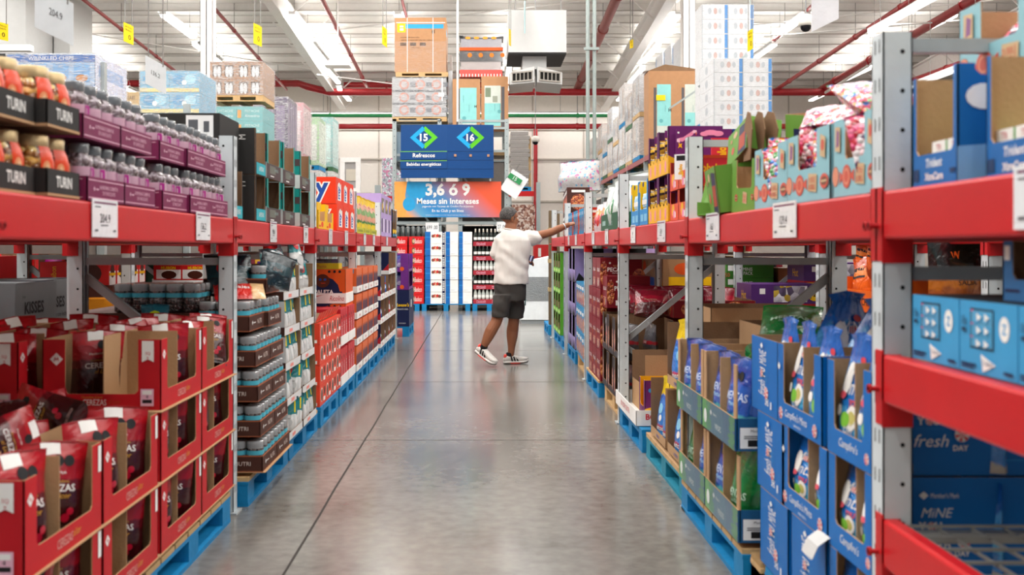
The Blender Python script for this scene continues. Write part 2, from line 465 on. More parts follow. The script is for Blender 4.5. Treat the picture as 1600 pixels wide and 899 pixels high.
# light coloured main roof girders
white = mat('#f2efeb', .4, name='white_paint', var=.02)
for X in (-5.35, 4.75, -15.5, 15.0):
    b = B(); d0, d1 = 16, BACK - .4
    for w_, za, zb in ((.26, .0, .05), (.03, .05, .62), (.26, .62, .67)):
        b.hexa([(X - w_ / 2, d0, roof(d0) - .3 - zb), (X + w_ / 2, d0, roof(d0) - .3 - zb), (X + w_ / 2, d1, roof(d1) - .3 - zb), (X - w_ / 2, d1, roof(d1) - .3 - zb),
                (X - w_ / 2, d0, roof(d0) - .3 - za), (X + w_ / 2, d0, roof(d0) - .3 - za), (X + w_ / 2, d1, roof(d1) - .3 - za), (X - w_ / 2, d1, roof(d1) - .3 - za)], white)
    k = d0 + 2
    while k < d1:
        for s_ in (-1, 1): b.bar((X + s_ * .05, k, roof(k) - .9), (X + s_ * .95, k, roof(k) - .1), .04, .04, white)
        k += 2.4
    o = b.obj('ceiling_girder'); struct(o)
# columns
for X, D, s_ in ((-5.8, 21.6, .27), (5.2, 25.6, .32)):
    b = B(); H = roof(D) - .5; q = s_ / 2
    b.box(X - q, X + q, D, D + .012, 0, H, white); b.box(X - q, X + q, D + s_ - .012, D + s_, 0, H, white); b.box(X - .01, X + .01, D, D + s_, 0, H, white)
    b.box(X - q, X - q + .012, D, D + s_, 0, H, white); b.box(X + q - .012, X + q, D, D + s_, 0, H, white)
    b.box(X - .22, X + .22, D - .1, D + s_ + .1, 0, .02, white)
    struct(b.obj('column'))
# strip lamps: housings with the glowing diffuser underneath
lampw = mat('#f4f4f2', .35, name='lamp_housing')
glow = mat('#fffaf2', .4, emit=5.0, name='lamp_diffuser')
wire = mat('#8d8b88', .5, name='hanging_wire')
NTH = ['first', 'second', 'third', 'fourth', 'fifth', 'sixth', 'seventh', 'eighth']
for X, pw in LAMP_ROWS:
    for y0 in (27, 30, 33, 36):
        z = roof(y0 + 1.5) - .82
        b = B(); b.box(X - .09, X + .09, y0, y0 + 2.9, z, z + .07, lampw); b.box(X - .14, X + .14, y0, y0 + 2.9, z + .07, z + .085, lampw)
        o = b.obj('strip_lamp')
        c = B(); c.box(X - .075, X + .075, y0 + .03, y0 + 2.87, z - .05, z - .002, glow); c.obj('diffuser', o)
        c = B()
        for yy in (y0 + .4, y0 + 2.5): c.tube([(X, yy, z + .08), (X, yy, roof(yy) - .02)], .006, wire, 5)
        c.obj('hanger', o)
        ri = LAMP_ROWS.index((X, pw)); ki = (y0 - 27) // 3
        tag(o, f'glowing roof strip lamp, {NTH[ri]} row from the bakery duct, {NTH[ki]} towards the back wall', 'lamp', 'strip lamps in rows under the roof')
# level strips over the far aisle
for X, z, ya in ((7.6, 5.5, 17.0), (7.6, 5.5, 13.9), (9.6, 4.9, 19.4), (9.6, 4.9, 22.5)):
    b = B(); b.box(X - .06, X + .06, ya, ya + 3.0, z, z + .09, lampw)
    o = b.obj('strip_lamp'); c = B(); c.box(X - .05, X + .05, ya + .02, ya + 2.98, z - .03, z - .001, mat('#ffffff', .4, emit=1.2, name='dim_diffuser')); c.obj('diffuser', o)
    c = B()
    for yy in (ya + .5, ya + 2.5): c.tube([(X, yy, z + .09), (X, yy, roof(yy) - .02)], .005, wire, 5)
    c.obj('hanger', o)
    tag(o, f'slim white strip lamp hung low beyond pale blue candy boxes, {"upper" if X < 8 else "lower"} line, {"far" if ya in (17.0, 22.5) else "near"} piece', 'lamp', 'low hung strip lamps')
# back wall strip lamp
b = B(); b.box(-10, 9, BACK - 1.2, BACK - 1.0, 6.42, 6.5, lampw); o = b.obj('strip_lamp')
c = B(); c.box(-10, 9, BACK - 1.19, BACK - 1.01, 6.34, 6.418, glow); c.obj('diffuser', o)
c = B()
for X in range(-9, 9, 3): c.tube([(X, BACK - 1.1, 6.5), (X, BACK - 1.1, roof(BACK - 1.1) - .02)], .008, wire, 5)
c.obj('hanger', o)
tag(o, 'long continuous white strip lamp glowing along the back wall', 'lamp')
# sprinkler and gas pipes
redp = mat('#a8232a', .35, coat=.3, name='red_pipe_paint'); greenp = mat('#2f8f57', .4, name='green_pipe_paint'); ruddy = mat('#8e4a45', .5, name='old_red_pipe')
def pipe(pts, r, m, label, name='sprinkler_pipe', clamps=True, hang=True):
    b = B(); b.tube(pts, r, m, 10); o = b.obj(name); c = B(); k = B(); nk = 0
    a, e = Vector(pts[0]), Vector(pts[-1]); n = max(2, int((e - a).length / 3))
    for i in range(n):
        p = a.lerp(e, (i + .5) / n); d = (e - a).normalized()
        if abs(d.z) < .6:
            cp = B(); cp.tube([p - d * .04, p + d * .04], r * 1.25, m, 10); cp.obj('coupling', o)
            if hang: k.tube([p, (p.x, p.y, roof(p.y) - .01)], .008, wire, 5)
    if k.v and hang: k.obj('hanger', o)
    tag(o, label, 'pipe'); return o
pd = BACK - 3.0
pipe([(-16, pd, 7.25), (-6.6, pd, 7.25), (-6.2, pd - .6, 7.05), (-5.4, pd - .6, 6.85), (17, pd - .6, 6.85)], .13, redp, 'thick red sprinkler main with a bend, crossing the whole hall high up')
pipe([(-5.0, pd + .3, 7.25), (1.2, pd + .3, 7.25)], .11, redp, 'short upper red sprinkler main above the thick bent main')
pipe([(-10, pd + .4, 5.75), (17, pd + .4, 5.75)], .1, redp, 'lowest of the red crosswise pipes, below the green one')
pipe([(-10, pd + .2, 6.12), (5, pd + .2, 6.12)], .07, greenp, 'thin green gas pipe crossing between the red pipes', 'gas_pipe')
nm = [('leftmost', -12.2), ('second from the column side', -8.1)]
for X, dz, rr, lab in ((-14.0, .95, .05, 'red branch pipe under the roof, outermost one beyond the shrink wrapped crisps pallet'), (-10.2, .75, .05, 'red branch pipe falling from the roof towards the blue wrapped pallet'),
                       (-7.0, .8, .05, 'red branch pipe running between the white column and the first girder'), (-4.1, .7, .06, 'red branch pipe just beside the inner face of the first girder'),
                       (-2.1, .5, .04, 'thin red branch pipe ending above the big brown carton'), (3.45, .75, .13, 'thick brownish red pipe running lengthwise beside the square air duct'),
                       (8.6, .8, .05, 'red branch pipe beside the lamp row above the stacked white tissue cases'), (10.6, 1.3, .07, 'red pipe above the blue candy boxes, the first beyond the camera dome'),
                       (12.2, 1.2, .12, 'stout red pipe with a white conduit clipped above it'), (14.6, 2.4, .1, 'red pipe sloping low behind the corner of the grey upright frame'), (16.8, 2.3, .06, 'thin red branch pipe, outermost, behind the stout ones')):
    d0 = 15; d1 = pd - .2
    pipe([(X, d0, roof(d0) - dz), (X, d1, max(7.0, roof(d1) - dz))], rr, redp if rr != .13 else ruddy, lab)
pipe([(12.2, 15, roof(15) - 1.0), (12.2, pd, roof(pd) - 1.0)], .05, white, 'white conduit lying along the stout red pipe', 'conduit', hang=False)
pipe([(-12.6, 30, 8.15), (-12.6, 30, 3)], .07, redp, 'upright red riser pipe beside the white duct housing', hang=False)
pipe([(2.1, BACK - .4, 6.1), (2.1, BACK - .4, .0)], .08, redp, 'upright dark red riser pipe on the back wall beside the man', hang=False)
pipe([(13.1, pd - .1, 6.8), (13.1, pd - .1, 5.5)], .1, redp, 'short upright red pipe joining two crosswise pipes over the candy aisle', hang=False)
# thin rods and cables
def rod(pts, r, m, label, name='rod', cat='rod'):
    b = B(); b.tube(pts, r, m, 6); o = b.obj(name); tag(o, label, cat); return o
galv = mat('#a9b5b2', .35, .5, name='galvanised_tube')
rod([(1.56, 15, 0), (1.56, 15, roof(15) - .1)], .028, galv, 'slim upright galvanised conduit, the one closer to the hanging signs', 'conduit', 'conduit')
rod([(1.66, 15.02, 0), (1.66, 15.02, roof(15) - .1)], .028, galv, 'slim upright galvanised conduit, the one closer to the tall pallet rack', 'conduit', 'conduit')
b = B(); b.box(1.5, 1.72, 14.96, 14.99, 4.2, 4.24, galv); tag(b.obj('pipe_clamp'), 'small clamp joining the pair of slim conduits', 'clamp')
rod([(-.5, 21.6, 3.97), (-.5, 21.6, roof(21.6))], .022, white, 'white rod hanging from the roof down to the blue aisle sign')
rod([(5.25, 20, 4.5), (5.25, 20, roof(20))], .014, galv, 'thin wire hanging in front of the white tissue cases', 'cable', 'cable')
rod([(0.93, 21.9, 5.9), (0.93, 21.9, roof(21.9))], .014, mat('#bfe0e2', .4), 'pale thin drop wire beside the air duct', 'cable', 'cable')
for i, (a, c, lab) in enumerate((((-16, 28, 8.0), (-5.4, 34, 7.2), 'thin white brace cable sloping to the first girder'), ((-5.2, 30, 7.6), (3.3, 27, 7.9), 'thin white brace cable rising over the big brown carton'),
                            ((3.6, 30, 7.4), (13, 26, 7.6), 'thin white brace cable crossing over the tissue cases'), ((8, 29, 7.3), (16, 26, 7.4), 'thin white brace cable by the camera dome'),
                            ((-5.3, 33, 6.9), (0, 36, 6.7), 'thin white brace cable from the girder end towards the back wall'))):
    rod([a, c], .02, white, lab, 'brace_cable', 'cable')
# square air duct with its two angled outlets
ductm = mat('#cfcfcd', .45, name='duct_metal', var=.02)
D = 22.0
b = B(); b.box(.58, 1.83, D, D + 1.6, 5.5, 6.42, ductm); b.box(.58, 1.83, D - .01, D + 1.61, 5.48, 5.51, mat('#2b2a2a', .6))
b.box(.9, 1.42, D + .3, D + 1.3, 5.2, 5.5, ductm); o = b.obj('air_duct')
for k in range(2): c = B(); c.bar((.75 + k, D + .5, 6.42), (.75 + k, D + .5, roof(D) - .2), .02, .02, wire); c.obj('hanger', o)
for s_, xa, xb, ya, yb in ((-1, .62, 1.14, D + .25, D - .05), (1, 1.2, 1.76, D - .05, D + .25)):
    c = B(); z0, z1 = 4.86, 5.2
    c.hexa([(xa, ya, z0), (xb, yb, z0), (xb, yb + .8, z0 - .08), (xa, ya + .8, z0 - .08), (xa, ya, z1 - (0 if s_ > 0 else .08)), (xb, yb, z1 - (.08 if s_ > 0 else 0)), (xb, yb + .8, z1), (xa, ya + .8, z1)], ductm)
    ud = Vector((xb - xa, yb - ya, 0)); q = Vector((xa, ya - .006, 0)); dark = mat('#201e1c', .9)
    vv = [q + ud * .1 + Vector((0, 0, z0 + .06)), q + ud * .9 + Vector((0, 0, z0 + .06)), q + ud * .9 + Vector((0, 0, z1 - .11)), q + ud * .1 + Vector((0, 0, z1 - .11))]
    c.add(vv, [(0, 1, 2, 3)], dark)
    fr = mat('#a59f96', .5)
    for t in (.1, .26, .42, .58, .74, .9):
        p = q + ud * t; c.bar((p.x, p.y - .012, z0 + .05), (p.x, p.y - .012, z1 - .1), .02, .03, fr)
    for z in (z0 + .05, z1 - .1): c.bar((q.x + ud.x * .08, q.y + ud.y * .08 - .012, z), (q.x + ud.x * .92, q.y + ud.y * .92 - .012, z), .03, .03, fr)
    c.obj('air_outlet', o)
tag(o, 'square pale air duct with two angled slatted outlets beside the pallet tops', 'air duct')
b = B(); b.box(.72, 1.02, 21.2, 21.5, 6.62, 6.75, ductm); b.hexa([(.78, 21.2, 6.5), (.96, 21.2, 6.5), (.96, 21.5, 6.5), (.78, 21.5, 6.5), (.7, 21.15, 6.75), (1.08, 21.15, 6.75), (1.08, 21.5, 6.75), (.7, 21.5, 6.75)], mat('#d8d4c8', .5))
b.bar((.87, 21.35, 6.75), (.87, 21.35, roof(21.3)), .03, .03, wire); tag(b.obj('speaker'), 'small off-white roof unit hanging above the air duct', 'ceiling unit')
# white duct housing far out on the bakery side
b = B(); b.box(-14.2, -10.9, 24.5, 27.5, 5.95, 7.9, ductm); b.box(-14.2, -10.88, 24.48, 27.5, 5.9, 5.96, mat('#3a3a3a', .6)); b.box(-10.85, -10.45, 26, 27.5, 0, 8.2, ductm)
tag(b.obj('duct_housing'), 'large white boxed duct high up behind the orange labelled jars', 'duct')
b = B(); b.box(-11.3, -9.7, 22, 22.2, 5.55, 5.68, lampw); tag(b.obj('light_fixture'), 'unlit white fixture under the large boxed duct', 'light fixture')
# dome camera and small roof devices
def dome(x, y, z, lab, s=1.0):
    b = B(); b.lathe([(.012 * s, 0), (.012 * s, roof(y) - z - .05)], mat('#8e9090', .4), x, y, z, 6); o = b.obj('security_camera')
    c = B(); c.lathe([(.02 * s, .06 * s), (.09 * s, .04 * s), (.12 * s, -.02 * s), (.12 * s, -.1 * s), (.1 * s, -.13 * s), (0.001, -.14 * s)], mat('#e8e4da', .4), x, y, z, 14); c.obj('housing', o)
    c = B(); c.lathe([(.085 * s, -.13 * s), (.08 * s, -.18 * s), (.045 * s, -.215 * s), (0.001, -.225 * s)], mat('#15161a', .1), x, y, z, 14); c.obj('dome_glass', o)
    tag(o, lab, 'camera')
dome(6.4, 20.2, 5.85, 'white dome camera with black lens on a pole above the tissue cases', 1.25)
dome(1.32, 25, 4.0, 'small white dome camera hanging in front of the back wall', .8)
b = B(); b.box(-4.0, -3.35, 26, 26.5, 5.95, 6.06, white); b.lathe([(.02, 0), (.02, roof(26) - 6.1)], white, -3.67, 26.2, 6.06, 6); tag(b.obj('ceiling_unit'), 'flat white box hung on a stem under the roof by the yellow tag', 'ceiling unit')
# green and white tag, hanging paper tags
yel = mat('#f5d412', .5, name='yellow_card'); ink = mat('#1d1d1f', .6, name='black_ink'); paper = mat('#f3f4f4', .55, name='white_paper', var=.02)
def hang_card(px0, py0, px1, py1, D, m, lab, ang=0, ops=None, name='hanging_sign', skew=0, top=None, thick=.003):
    a = P(px0, py1, D); c = P(px1, py0, D); W = c.x - a.x; H = c.z - a.z
    b = B(); vs = []
    for y in (0, thick):
        vs += [(0, y, 0 - skew), (W, y + ang, 0 + skew), (W, y + ang, H + skew), (0, y, H - skew)]
    b.add(vs, [(0, 1, 2, 3), (7, 6, 5, 4), (0, 4, 5, 1), (3, 2, 6, 7), (0, 3, 7, 4), (1, 5, 6, 2)], m)
    u = Vector((W, ang, 2 * skew)); 
    for k, op in enumerate(ops or []):
        _, t, fx, fz, hh, ww, mm = op
        o_ = Vector((0, -.002 - .0005 * k, -skew)) + u * fx + Vector((0, 0, H * fz))
        if t is None: 
            du = u * ww / 2; dv = Vector((0, 0, hh * H / 2)); b.add([o_ - du - dv, o_ + du - dv, o_ + du + dv, o_ - du + dv], [(0, 1, 2, 3)], mm)
        else: b.text(t, o_, u.normalized(), (0, 0, 1), hh * H, mm, ww * W)
    o = b.obj(name); o.location = a
    t = top if top is not None else roof(D) - .05
    c = B(); c.tube([(W * .15, ang * .15, H * .97 - skew), (W * .15, ang * .15, t - a.z)], .0025 + D * .00025, wire, 4); c.tube([(W * .85, ang * .85, H * .97 + skew), (W * .85, ang * .85, t - a.z)], .0025 + D * .00025, wire, 4)
    c.obj('hanging_wire', o)
    tag(o, lab, 'hanging sign'); return o
yops = [('x', 'ARTICULO', .5, .82, .09, .8, ink), ('x', 'PESADO', .5, .66, .09, .7, ink), ('x', '0', .62, .32, .26, .3, ink)]
hang_card(-6, 35, 11, 62, 9.0, yel, 'yellow hanging tag beside the large boxed duct', .02, yops, skew=-.01)
hang_card(193, 37, 207, 67, 17, yel, 'yellow hanging tag over the shrink wrapped blue cases', .05, yops, skew=-.03)
hang_card(396, 38, 408, 70, 19, yel, 'yellow hanging tag under the first girder', .06, yops, skew=-.03)
hang_card(597, 42, 604, 71, 21, yel, 'narrow yellow hanging tag beside the big brown carton', .1, yops, skew=-.03)
hang_card(1168, 46, 1178, 78, 16, yel, 'yellow hanging tag in front of the white tissue cases', .06, yops, skew=.03)
hang_card(984, 62, 990, 75, 26, yel, 'tiny yellow hanging tag under the second girder', .06, yops, skew=.02)
hang_card(795, 44, 799, 70, 21, yel, 'sliver of a yellow hanging tag beside the air duct', .2, yops)
shm = mat('#dfe6ea', .25, .0, coat=.6, bump=.4, bscale=9, name='plastic_sleeve')
hang_card(54, -12, 107, 55, 4.3, shm, 'translucent plastic price sleeve hanging above the orange jars', .05, [('x', '204.9', .55, .55, .16, .4, mat('#5b6064', .6))], skew=-.035)
hang_card(227, 94, 256, 138, 7.2, shm, 'translucent plastic price sleeve hanging above the nut bottles', .05, [('x', '136.2', .5, .52, .15, .5, mat('#6a6f73', .6))], skew=-.035)
hang_card(1268, -14, 1303, 42, 6.0, mat('#e9ebf0', .3, coat=.4, bump=.5, bscale=12, name='curled_plastic'), 'curled translucent plastic sheet hanging above the candy bags', -.08, [], skew=.03)
o = hang_card(781, 258, 811, 295, 22.3, paper, 'tilted white card with a green stripe hanging off the end rack', .05, [], name='hanging_card', top=3.3)
o.rotation_euler = (0, math.radians(33), 0)
b = B(); b.box(.0, .32, -.012, -.006, .3, .42, mat('#2d8a50', .5)); b.text('15', (.16, -.014, .36), (1, 0, 0), (0, 0, 1), .08, paper); c = b.obj('printed_stripe', o)
# big green-white card near the end rack done
# ================================================================ LOW RACKS
steel = mat('#cdd6d9', .42, 0, bump=.12, bscale=35, var=.1, vscale=5, name='grey_upright_paint')
steel2 = mat('#a9b0b2', .45, .05, bump=.1, bscale=35, var=.1, name='grey_brace_paint')
beamr = mat('#c61a1f', .42, coat=.1, bump=.05, bscale=12, var=.05, vscale=4, name='red_beam_paint')
pinm = mat('#a81e22', .4, name='red_pin'); hole = mat('#141414', .9, name='punched_hole')
PW = .075; BT, BB = 1.445, 1.322
def slots_z(a, b_, st): 
    z = a
    while z < b_: yield z; z += st
def upright(side, xf, xb, D, top, lab, near=False, brace=True):
    """a frame of two posts tied by struts; side -1 = shelves west of the aisle, +1 = east"""
    r = empty('upright_frame', (0, 0, 0))
    for q, x in enumerate((xf, xb)):
        x0 = side * x; x1 = side * (x + (PW if q == 0 else -PW)); a, c = min(x0, x1), max(x0, x1)
        b = B(); g = .012
        # rolled channel: web towards the aisle, flanges towards the camera and away
        wx0, wx1 = (x0, x0 + side * .004)
        b.box(min(wx0, wx1), max(wx0, wx1), D, D + PW, 0, top, steel)
        b.box(a, c, D, D + .004, 0, top, steel); b.box(a, c, D + PW - .004, D + PW, 0, top, steel)
        lip = side * (x + (PW if q == 0 else -PW)); s_ = side if q == 0 else -side
        b.box(min(lip, lip - s_ * .004), max(lip, lip - s_ * .004), D, D + .02, 0, top, steel2)
        b.box(min(lip, lip - s_ * .004), max(lip, lip - s_ * .004), D + PW - .02, D + PW, 0, top, steel2)
        cx = (a + c) / 2 + side * .012 * (1 if q == 0 else -1)
        for z in slots_z(.1, top - .03, .1):
            b.disc((cx, D - .0008, z), (1, 0, 0), (0, 0, 1), .006, hole, 8)
            xx = side * (x if q == 0 else x) - side * .0008
            if q == 0:
                for yy in (D + .022, D + .05): b.add([(xx, yy - .003, z), (xx, yy + .003, z), (xx, yy + .003, z + .035), (xx, yy - .003, z + .035)], [(0, 1, 2, 3)], hole)
        b.obj('post', r)
        b = B(); b.box(a - .02, c + .02, D - .02, D + PW + .02, 0, .008, steel2); b.obj('foot_plate', r)
    xa, xc = side * (xf + PW - .01), side * (xb - PW + .01); dm = D + PW / 2
    zs = [.12, 1.235, top - .03]
    for z in zs: b = B(); b.bar((xa, dm, z), (xc, dm, z), .03, .035, steel2); b.obj('strut', r)
    if brace:
        b = B(); b.bar((xc, dm + .02, 1.16), (xa, dm + .02, .62), .03, .04, steel2); b.obj('diagonal_brace', r)
        b = B(); b.bar((xa, dm + .02, .56), (xc, dm + .02, .14), .03, .04, steel2); b.obj('diagonal_brace', r)
    return tag(r, lab, 'rack frame')
def shelf_beam(side, x, d0, d1, zb, zt, lab, inner=False):
    b = B(); x0 = side * x; x1 = side * (x + .05); a, c = min(x0, x1), max(x0, x1)
    y0, y1 = d0 + PW + .002, d1 - .002
    # rounded outer edge
    s_ = side; r_ = .008
    pf = [(x1, zb), (x0 + s_ * r_, zb), (x0 + s_ * r_ * .3, zb + r_ * .3), (x0, zb + r_), (x0, zt - r_), (x0 + s_ * r_ * .3, zt - r_ * .3), (x0 + s_ * r_, zt), (x1 - s_ * .015, zt), (x1 - s_ * .015, zt - .03), (x1, zt - .03)]
    n = len(pf); vs = [(p[0], y0, p[1]) for p in pf] + [(p[0], y1, p[1]) for p in pf]
    b.add(vs, [(i, (i + 1) % n, n + (i + 1) % n, n + i) for i in range(n)] + [tuple(range(n))[::-1], tuple(range(n, 2 * n))], beamr)
    o = b.obj('shelf_beam')
    for yy, dd in ((y0, -1), (y1, 1)):
        c_ = B(); g = side * (x - .003); h = side * (x + .045)
        c_.box(min(g, g + side * .004), max(g, g + side * .004), min(yy, yy + dd * .045), max(yy, yy + dd * .045), zb - .055, zt + .01, beamr)
        f = D_ = yy + (0 if dd < 0 else 0)
        c_.box(min(g, h), max(g, h), yy - .003 if dd < 0 else yy, yy if dd < 0 else yy + .003, zb - .06, zt, beamr)
        if dd > 0 : c_.box(min(g, side * (x + PW)), max(g, side * (x + PW)), y1 - .0015, y1 + .0005, zb - .06, zb + .01, beamr)
        c_.obj('end_bracket', o)
        c_ = B(); yp = yy + dd * .025; c_.tube([(side * (x - .003), yp, zb + .035), (side * (x - .03), yp, zb + .035)], .007, pinm, 8); c_.tube([(side * (x - .022), yp, zb + .035), (side * (x - .03), yp, zb + .035)], .012, pinm, 8); c_.obj('locking_pin', o)
    tag(o, lab, 'shelf beam'); return o
wirem = mat('#9b9c98', .4, .5, name='wire_mesh'); ply = mat('#a98a63', .7, bump=.2, name='shelf_board')
def deck(side, xf, xb, d0, d1, z, lab, mesh=False):
    b = B(); xa, xc = sorted((side * (xf + .052), side * (xb - .052))); y0, y1 = d0 + PW + .01, d1 - .01
    if mesh:
        n = int((y1 - y0) / .1)
        for i in range(n + 1): y = y0 + (y1 - y0) * i / n; b.bar((xa, y, z - .004), (xc, y, z - .004), .007, .007, wirem)
        for i in range(9): x = xa + (xc - xa) * i / 8; b.bar((x, y0, z - .011), (x, y1, z - .011), .007, .007, wirem)
        for y in [y0 + (y1 - y0) * k / 3 for k in range(4)]: b.bar((xa, y, z - .03), (xc, y, z - .03), .04, .025, wirem)
        for x in (xa, xc): b.bar((x, y0, z - .012), (x, y1, z - .012), .03, .012, wirem)
        return tag(b.obj('wire_deck'), lab, 'wire deck')
    b.box(xa, xc, y0, y1, z - .018, z - .001, ply)
    for k in range(4):
        y = y0 + .05 + (y1 - y0 - .1) * k / 3; b.box(xa, xc, y - .02, y + .02, z - .05, z - .018, steel2)
    return tag(b.obj('shelf_board'), lab, 'shelf board')
LX, LXB = 1.21, 2.02; RX, RXB = 1.02, 1.80
LP = [2.485, 5.0, 7.44, 9.88, 12.3, 14.62]; RP = [.1, 2.60, 5.05, 7.58, 10.08, 12.5, 14.8]
TOP = 1.85
LN = ['beside the orange labelled jars', 'between the purple trays and the teal cases', 'beside the red orange cartons', 'beside the yellow packs', 'beyond the lilac boxes', 'ending the row by the tall dark blue pallet box']
RN = ['out of frame', 'in front of the blue gum boxes', 'beside the crushed green cartons', 'beside the white and green sack', 'next to the chocolate packs by the man\'s hand', 'behind the hand', 'ending the row by the lilac cartons']
for i, D in enumerate(LP): upright(-1, LX, LXB, D, TOP, 'grey punched upright frame ' + LN[i], brace=i != 0)
for i, D in enumerate(RP):
    if i: upright(1, RX, RXB, D, TOP, 'grey punched upright frame ' + RN[i], brace=i != 1)
LB = ['under the orange and purple trays', 'under the teal display cases', 'under the red orange cartons', 'under the yellow packs', 'under the lilac boxes']
RB = ['under the blue gum boxes', 'under the pale blue candy boxes', 'under the purple and yellow display', 'under the white and green sack', 'under the chocolate packs', 'just past the hand']
for i in range(5):
    shelf_beam(-1, LX, LP[i], LP[i + 1], BB, BT, 'red shelf beam ' + LB[i]); shelf_beam(-1, LXB - .05, LP[i], LP[i + 1], BB, BT, 'rear red shelf beam ' + LB[i])
    deck(-1, LX, LXB, LP[i], LP[i + 1], BT - .012, 'shelf board ' + LB[i])
shelf_beam(-1, LX, 0.1, LP[0], BB, BT, 'red shelf beam stub at the photo edge before the orange jars')
for i in range(6):
    shelf_beam(1, RX, RP[i], RP[i + 1], BB, BT, 'red shelf beam ' + RB[i]); shelf_beam(1, RXB - .05, RP[i], RP[i + 1], BB, BT, 'rear red shelf beam ' + RB[i])
    deck(1, RX, RXB, RP[i], RP[i + 1], BT - .012, 'shelf board ' + RB[i])
shelf_beam(1, RX, RP[0], RP[1], .905, 1.03, 'red middle shelf beam under the pale blue gum packs'); shelf_beam(1, RX, RP[0], RP[1], .488, .612, 'red low shelf beam in front of the wire deck')
shelf_beam(1, RXB - .05, RP[0], RP[1], .905, 1.03, 'rear red beam behind the pale blue gum packs'); shelf_beam(1, RXB - .05, RP[0], RP[1], .488, .612, 'rear red beam behind the empty wire deck')
deck(1, RX, RXB, RP[0], RP[1], .60, 'empty galvanised wire deck on the low red beam', True); deck(1, RX, RXB, RP[0], RP[1], 1.02, 'shelf board carrying the pale blue gum packs')
# second rows behind
L2, L2B = 2.55, 3.38; R2, R2B = 2.5, 3.28
N2 = ['first', 'second', 'third', 'fourth', 'fifth', 'sixth']
for i, D in enumerate(LP): upright(-1, L2, L2B, D + .02, TOP, f'{N2[i]} grey frame of the rack standing behind the chocolate bags row')
for i in range(5):
    shelf_beam(-1, L2, LP[i] + .02, LP[i + 1] + .02, BB, BT, f'{N2[i]} red front beam of the rack behind the chocolate bags row'); shelf_beam(-1, L2B - .05, LP[i] + .02, LP[i + 1] + .02, BB, BT, f'{N2[i]} red rear beam of the rack behind the chocolate bags row')
    deck(-1, L2, L2B, LP[i] + .02, LP[i + 1] + .02, BT - .012, f'{N2[i]} shelf board of the rack behind the chocolate bags row')
for i, D in enumerate(RP[1:]): upright(1, R2, R2B, D, TOP, f'{N2[i]} grey frame of the rack standing behind the mint bags row')
for i in range(1, 6):
    shelf_beam(1, R2, RP[i], RP[i + 1], BB, BT, f'{N2[i]} red front beam of the rack behind the mint bags row'); shelf_beam(1, R2B - .05, RP[i], RP[i + 1], BB, BT, f'{N2[i]} red rear beam of the rack behind the mint bags row')
    deck(1, R2, R2B, RP[i], RP[i + 1], BT - .012, f'{N2[i]} shelf board of the rack behind the mint bags row')
# price cards on the beams
cardm = mat('#eef1f6', .25, coat=.5, bump=.25, bscale=30, name='price_card'); grey = mat('#5d6066', .6)
def price(side, d0, d1, t, lab, zt=1.455, zb=1.335, x=None):
    x = x if x is not None else (LX if side < 0 else RX); W = d1 - d0; H = zt - zb
    b = B(); b.box(0, W, -.0025, 0, 0, H, cardm); b.prints('f', W, .01, H, [('r', .06, .88, .94, .93, mat('#7d4a68', .5)), ('t', t, .48, .5, .24, .42, ink), ('r', .3, .3, .6, .33, grey), ('r', .08, .78, .3, .81, grey), ('r', .08, .15, .2, .2, grey), ('r', .8, .15, .9, .2, grey)], e=.0032)
    o = b.obj('price_card'); o.location = (side * (x - .004), d0 if side < 0 else d1, zb); o.rotation_euler = (0, 0, PI / 2 if side < 0 else -PI / 2)
    if side > 0: o.location.y = d1
    tag(o, lab, 'price card')
for d0, d1, t, lab in ((3.17, 3.39, '204.9', 'under the first purple tray beside the black trays'), (4.33, 4.55, '136.2', 'below the purple trays close to the post'), (5.85, 6.03, '98.8', 'under the first teal case'), (6.95, 7.12, '98.8', 'under the last teal case'),
                       (8.1, 8.28, '74', 'under the yellow cartons'), (9.05, 9.25, '74', 'under the last red orange carton'), (10.5, 10.7, '89', 'under the first yellow packs'), (11.4, 11.6, '89', 'under the last yellow packs'), (13.0, 13.2, '65', 'under the lilac boxes')):
    price(-1, d0, d1, t, 'white price card on the red beam ' + lab)
for d0, d1, t, lab in ((1.72, 1.95, '566.4', 'below the blue gum boxes'), (3.3, 3.56, '129.4', 'below the middle pale blue candy box'), (4.37, 4.62, '163', 'below the crushed green cartons'), (5.65, 5.9, '118', 'below the purple display'), (6.75, 6.95, '99', 'below the blue bottle pack'),
                       (8.2, 8.4, '85', 'below the tray of the white sack'), (9.2, 9.4, '85', 'below the red bags'), (10.9, 11.1, '79', 'below the chocolate packs'), (11.8, 12.0, '79', 'below the packs the man reaches for')):
    price(1, d0, d1, t, 'white price card on the red beam ' + lab)
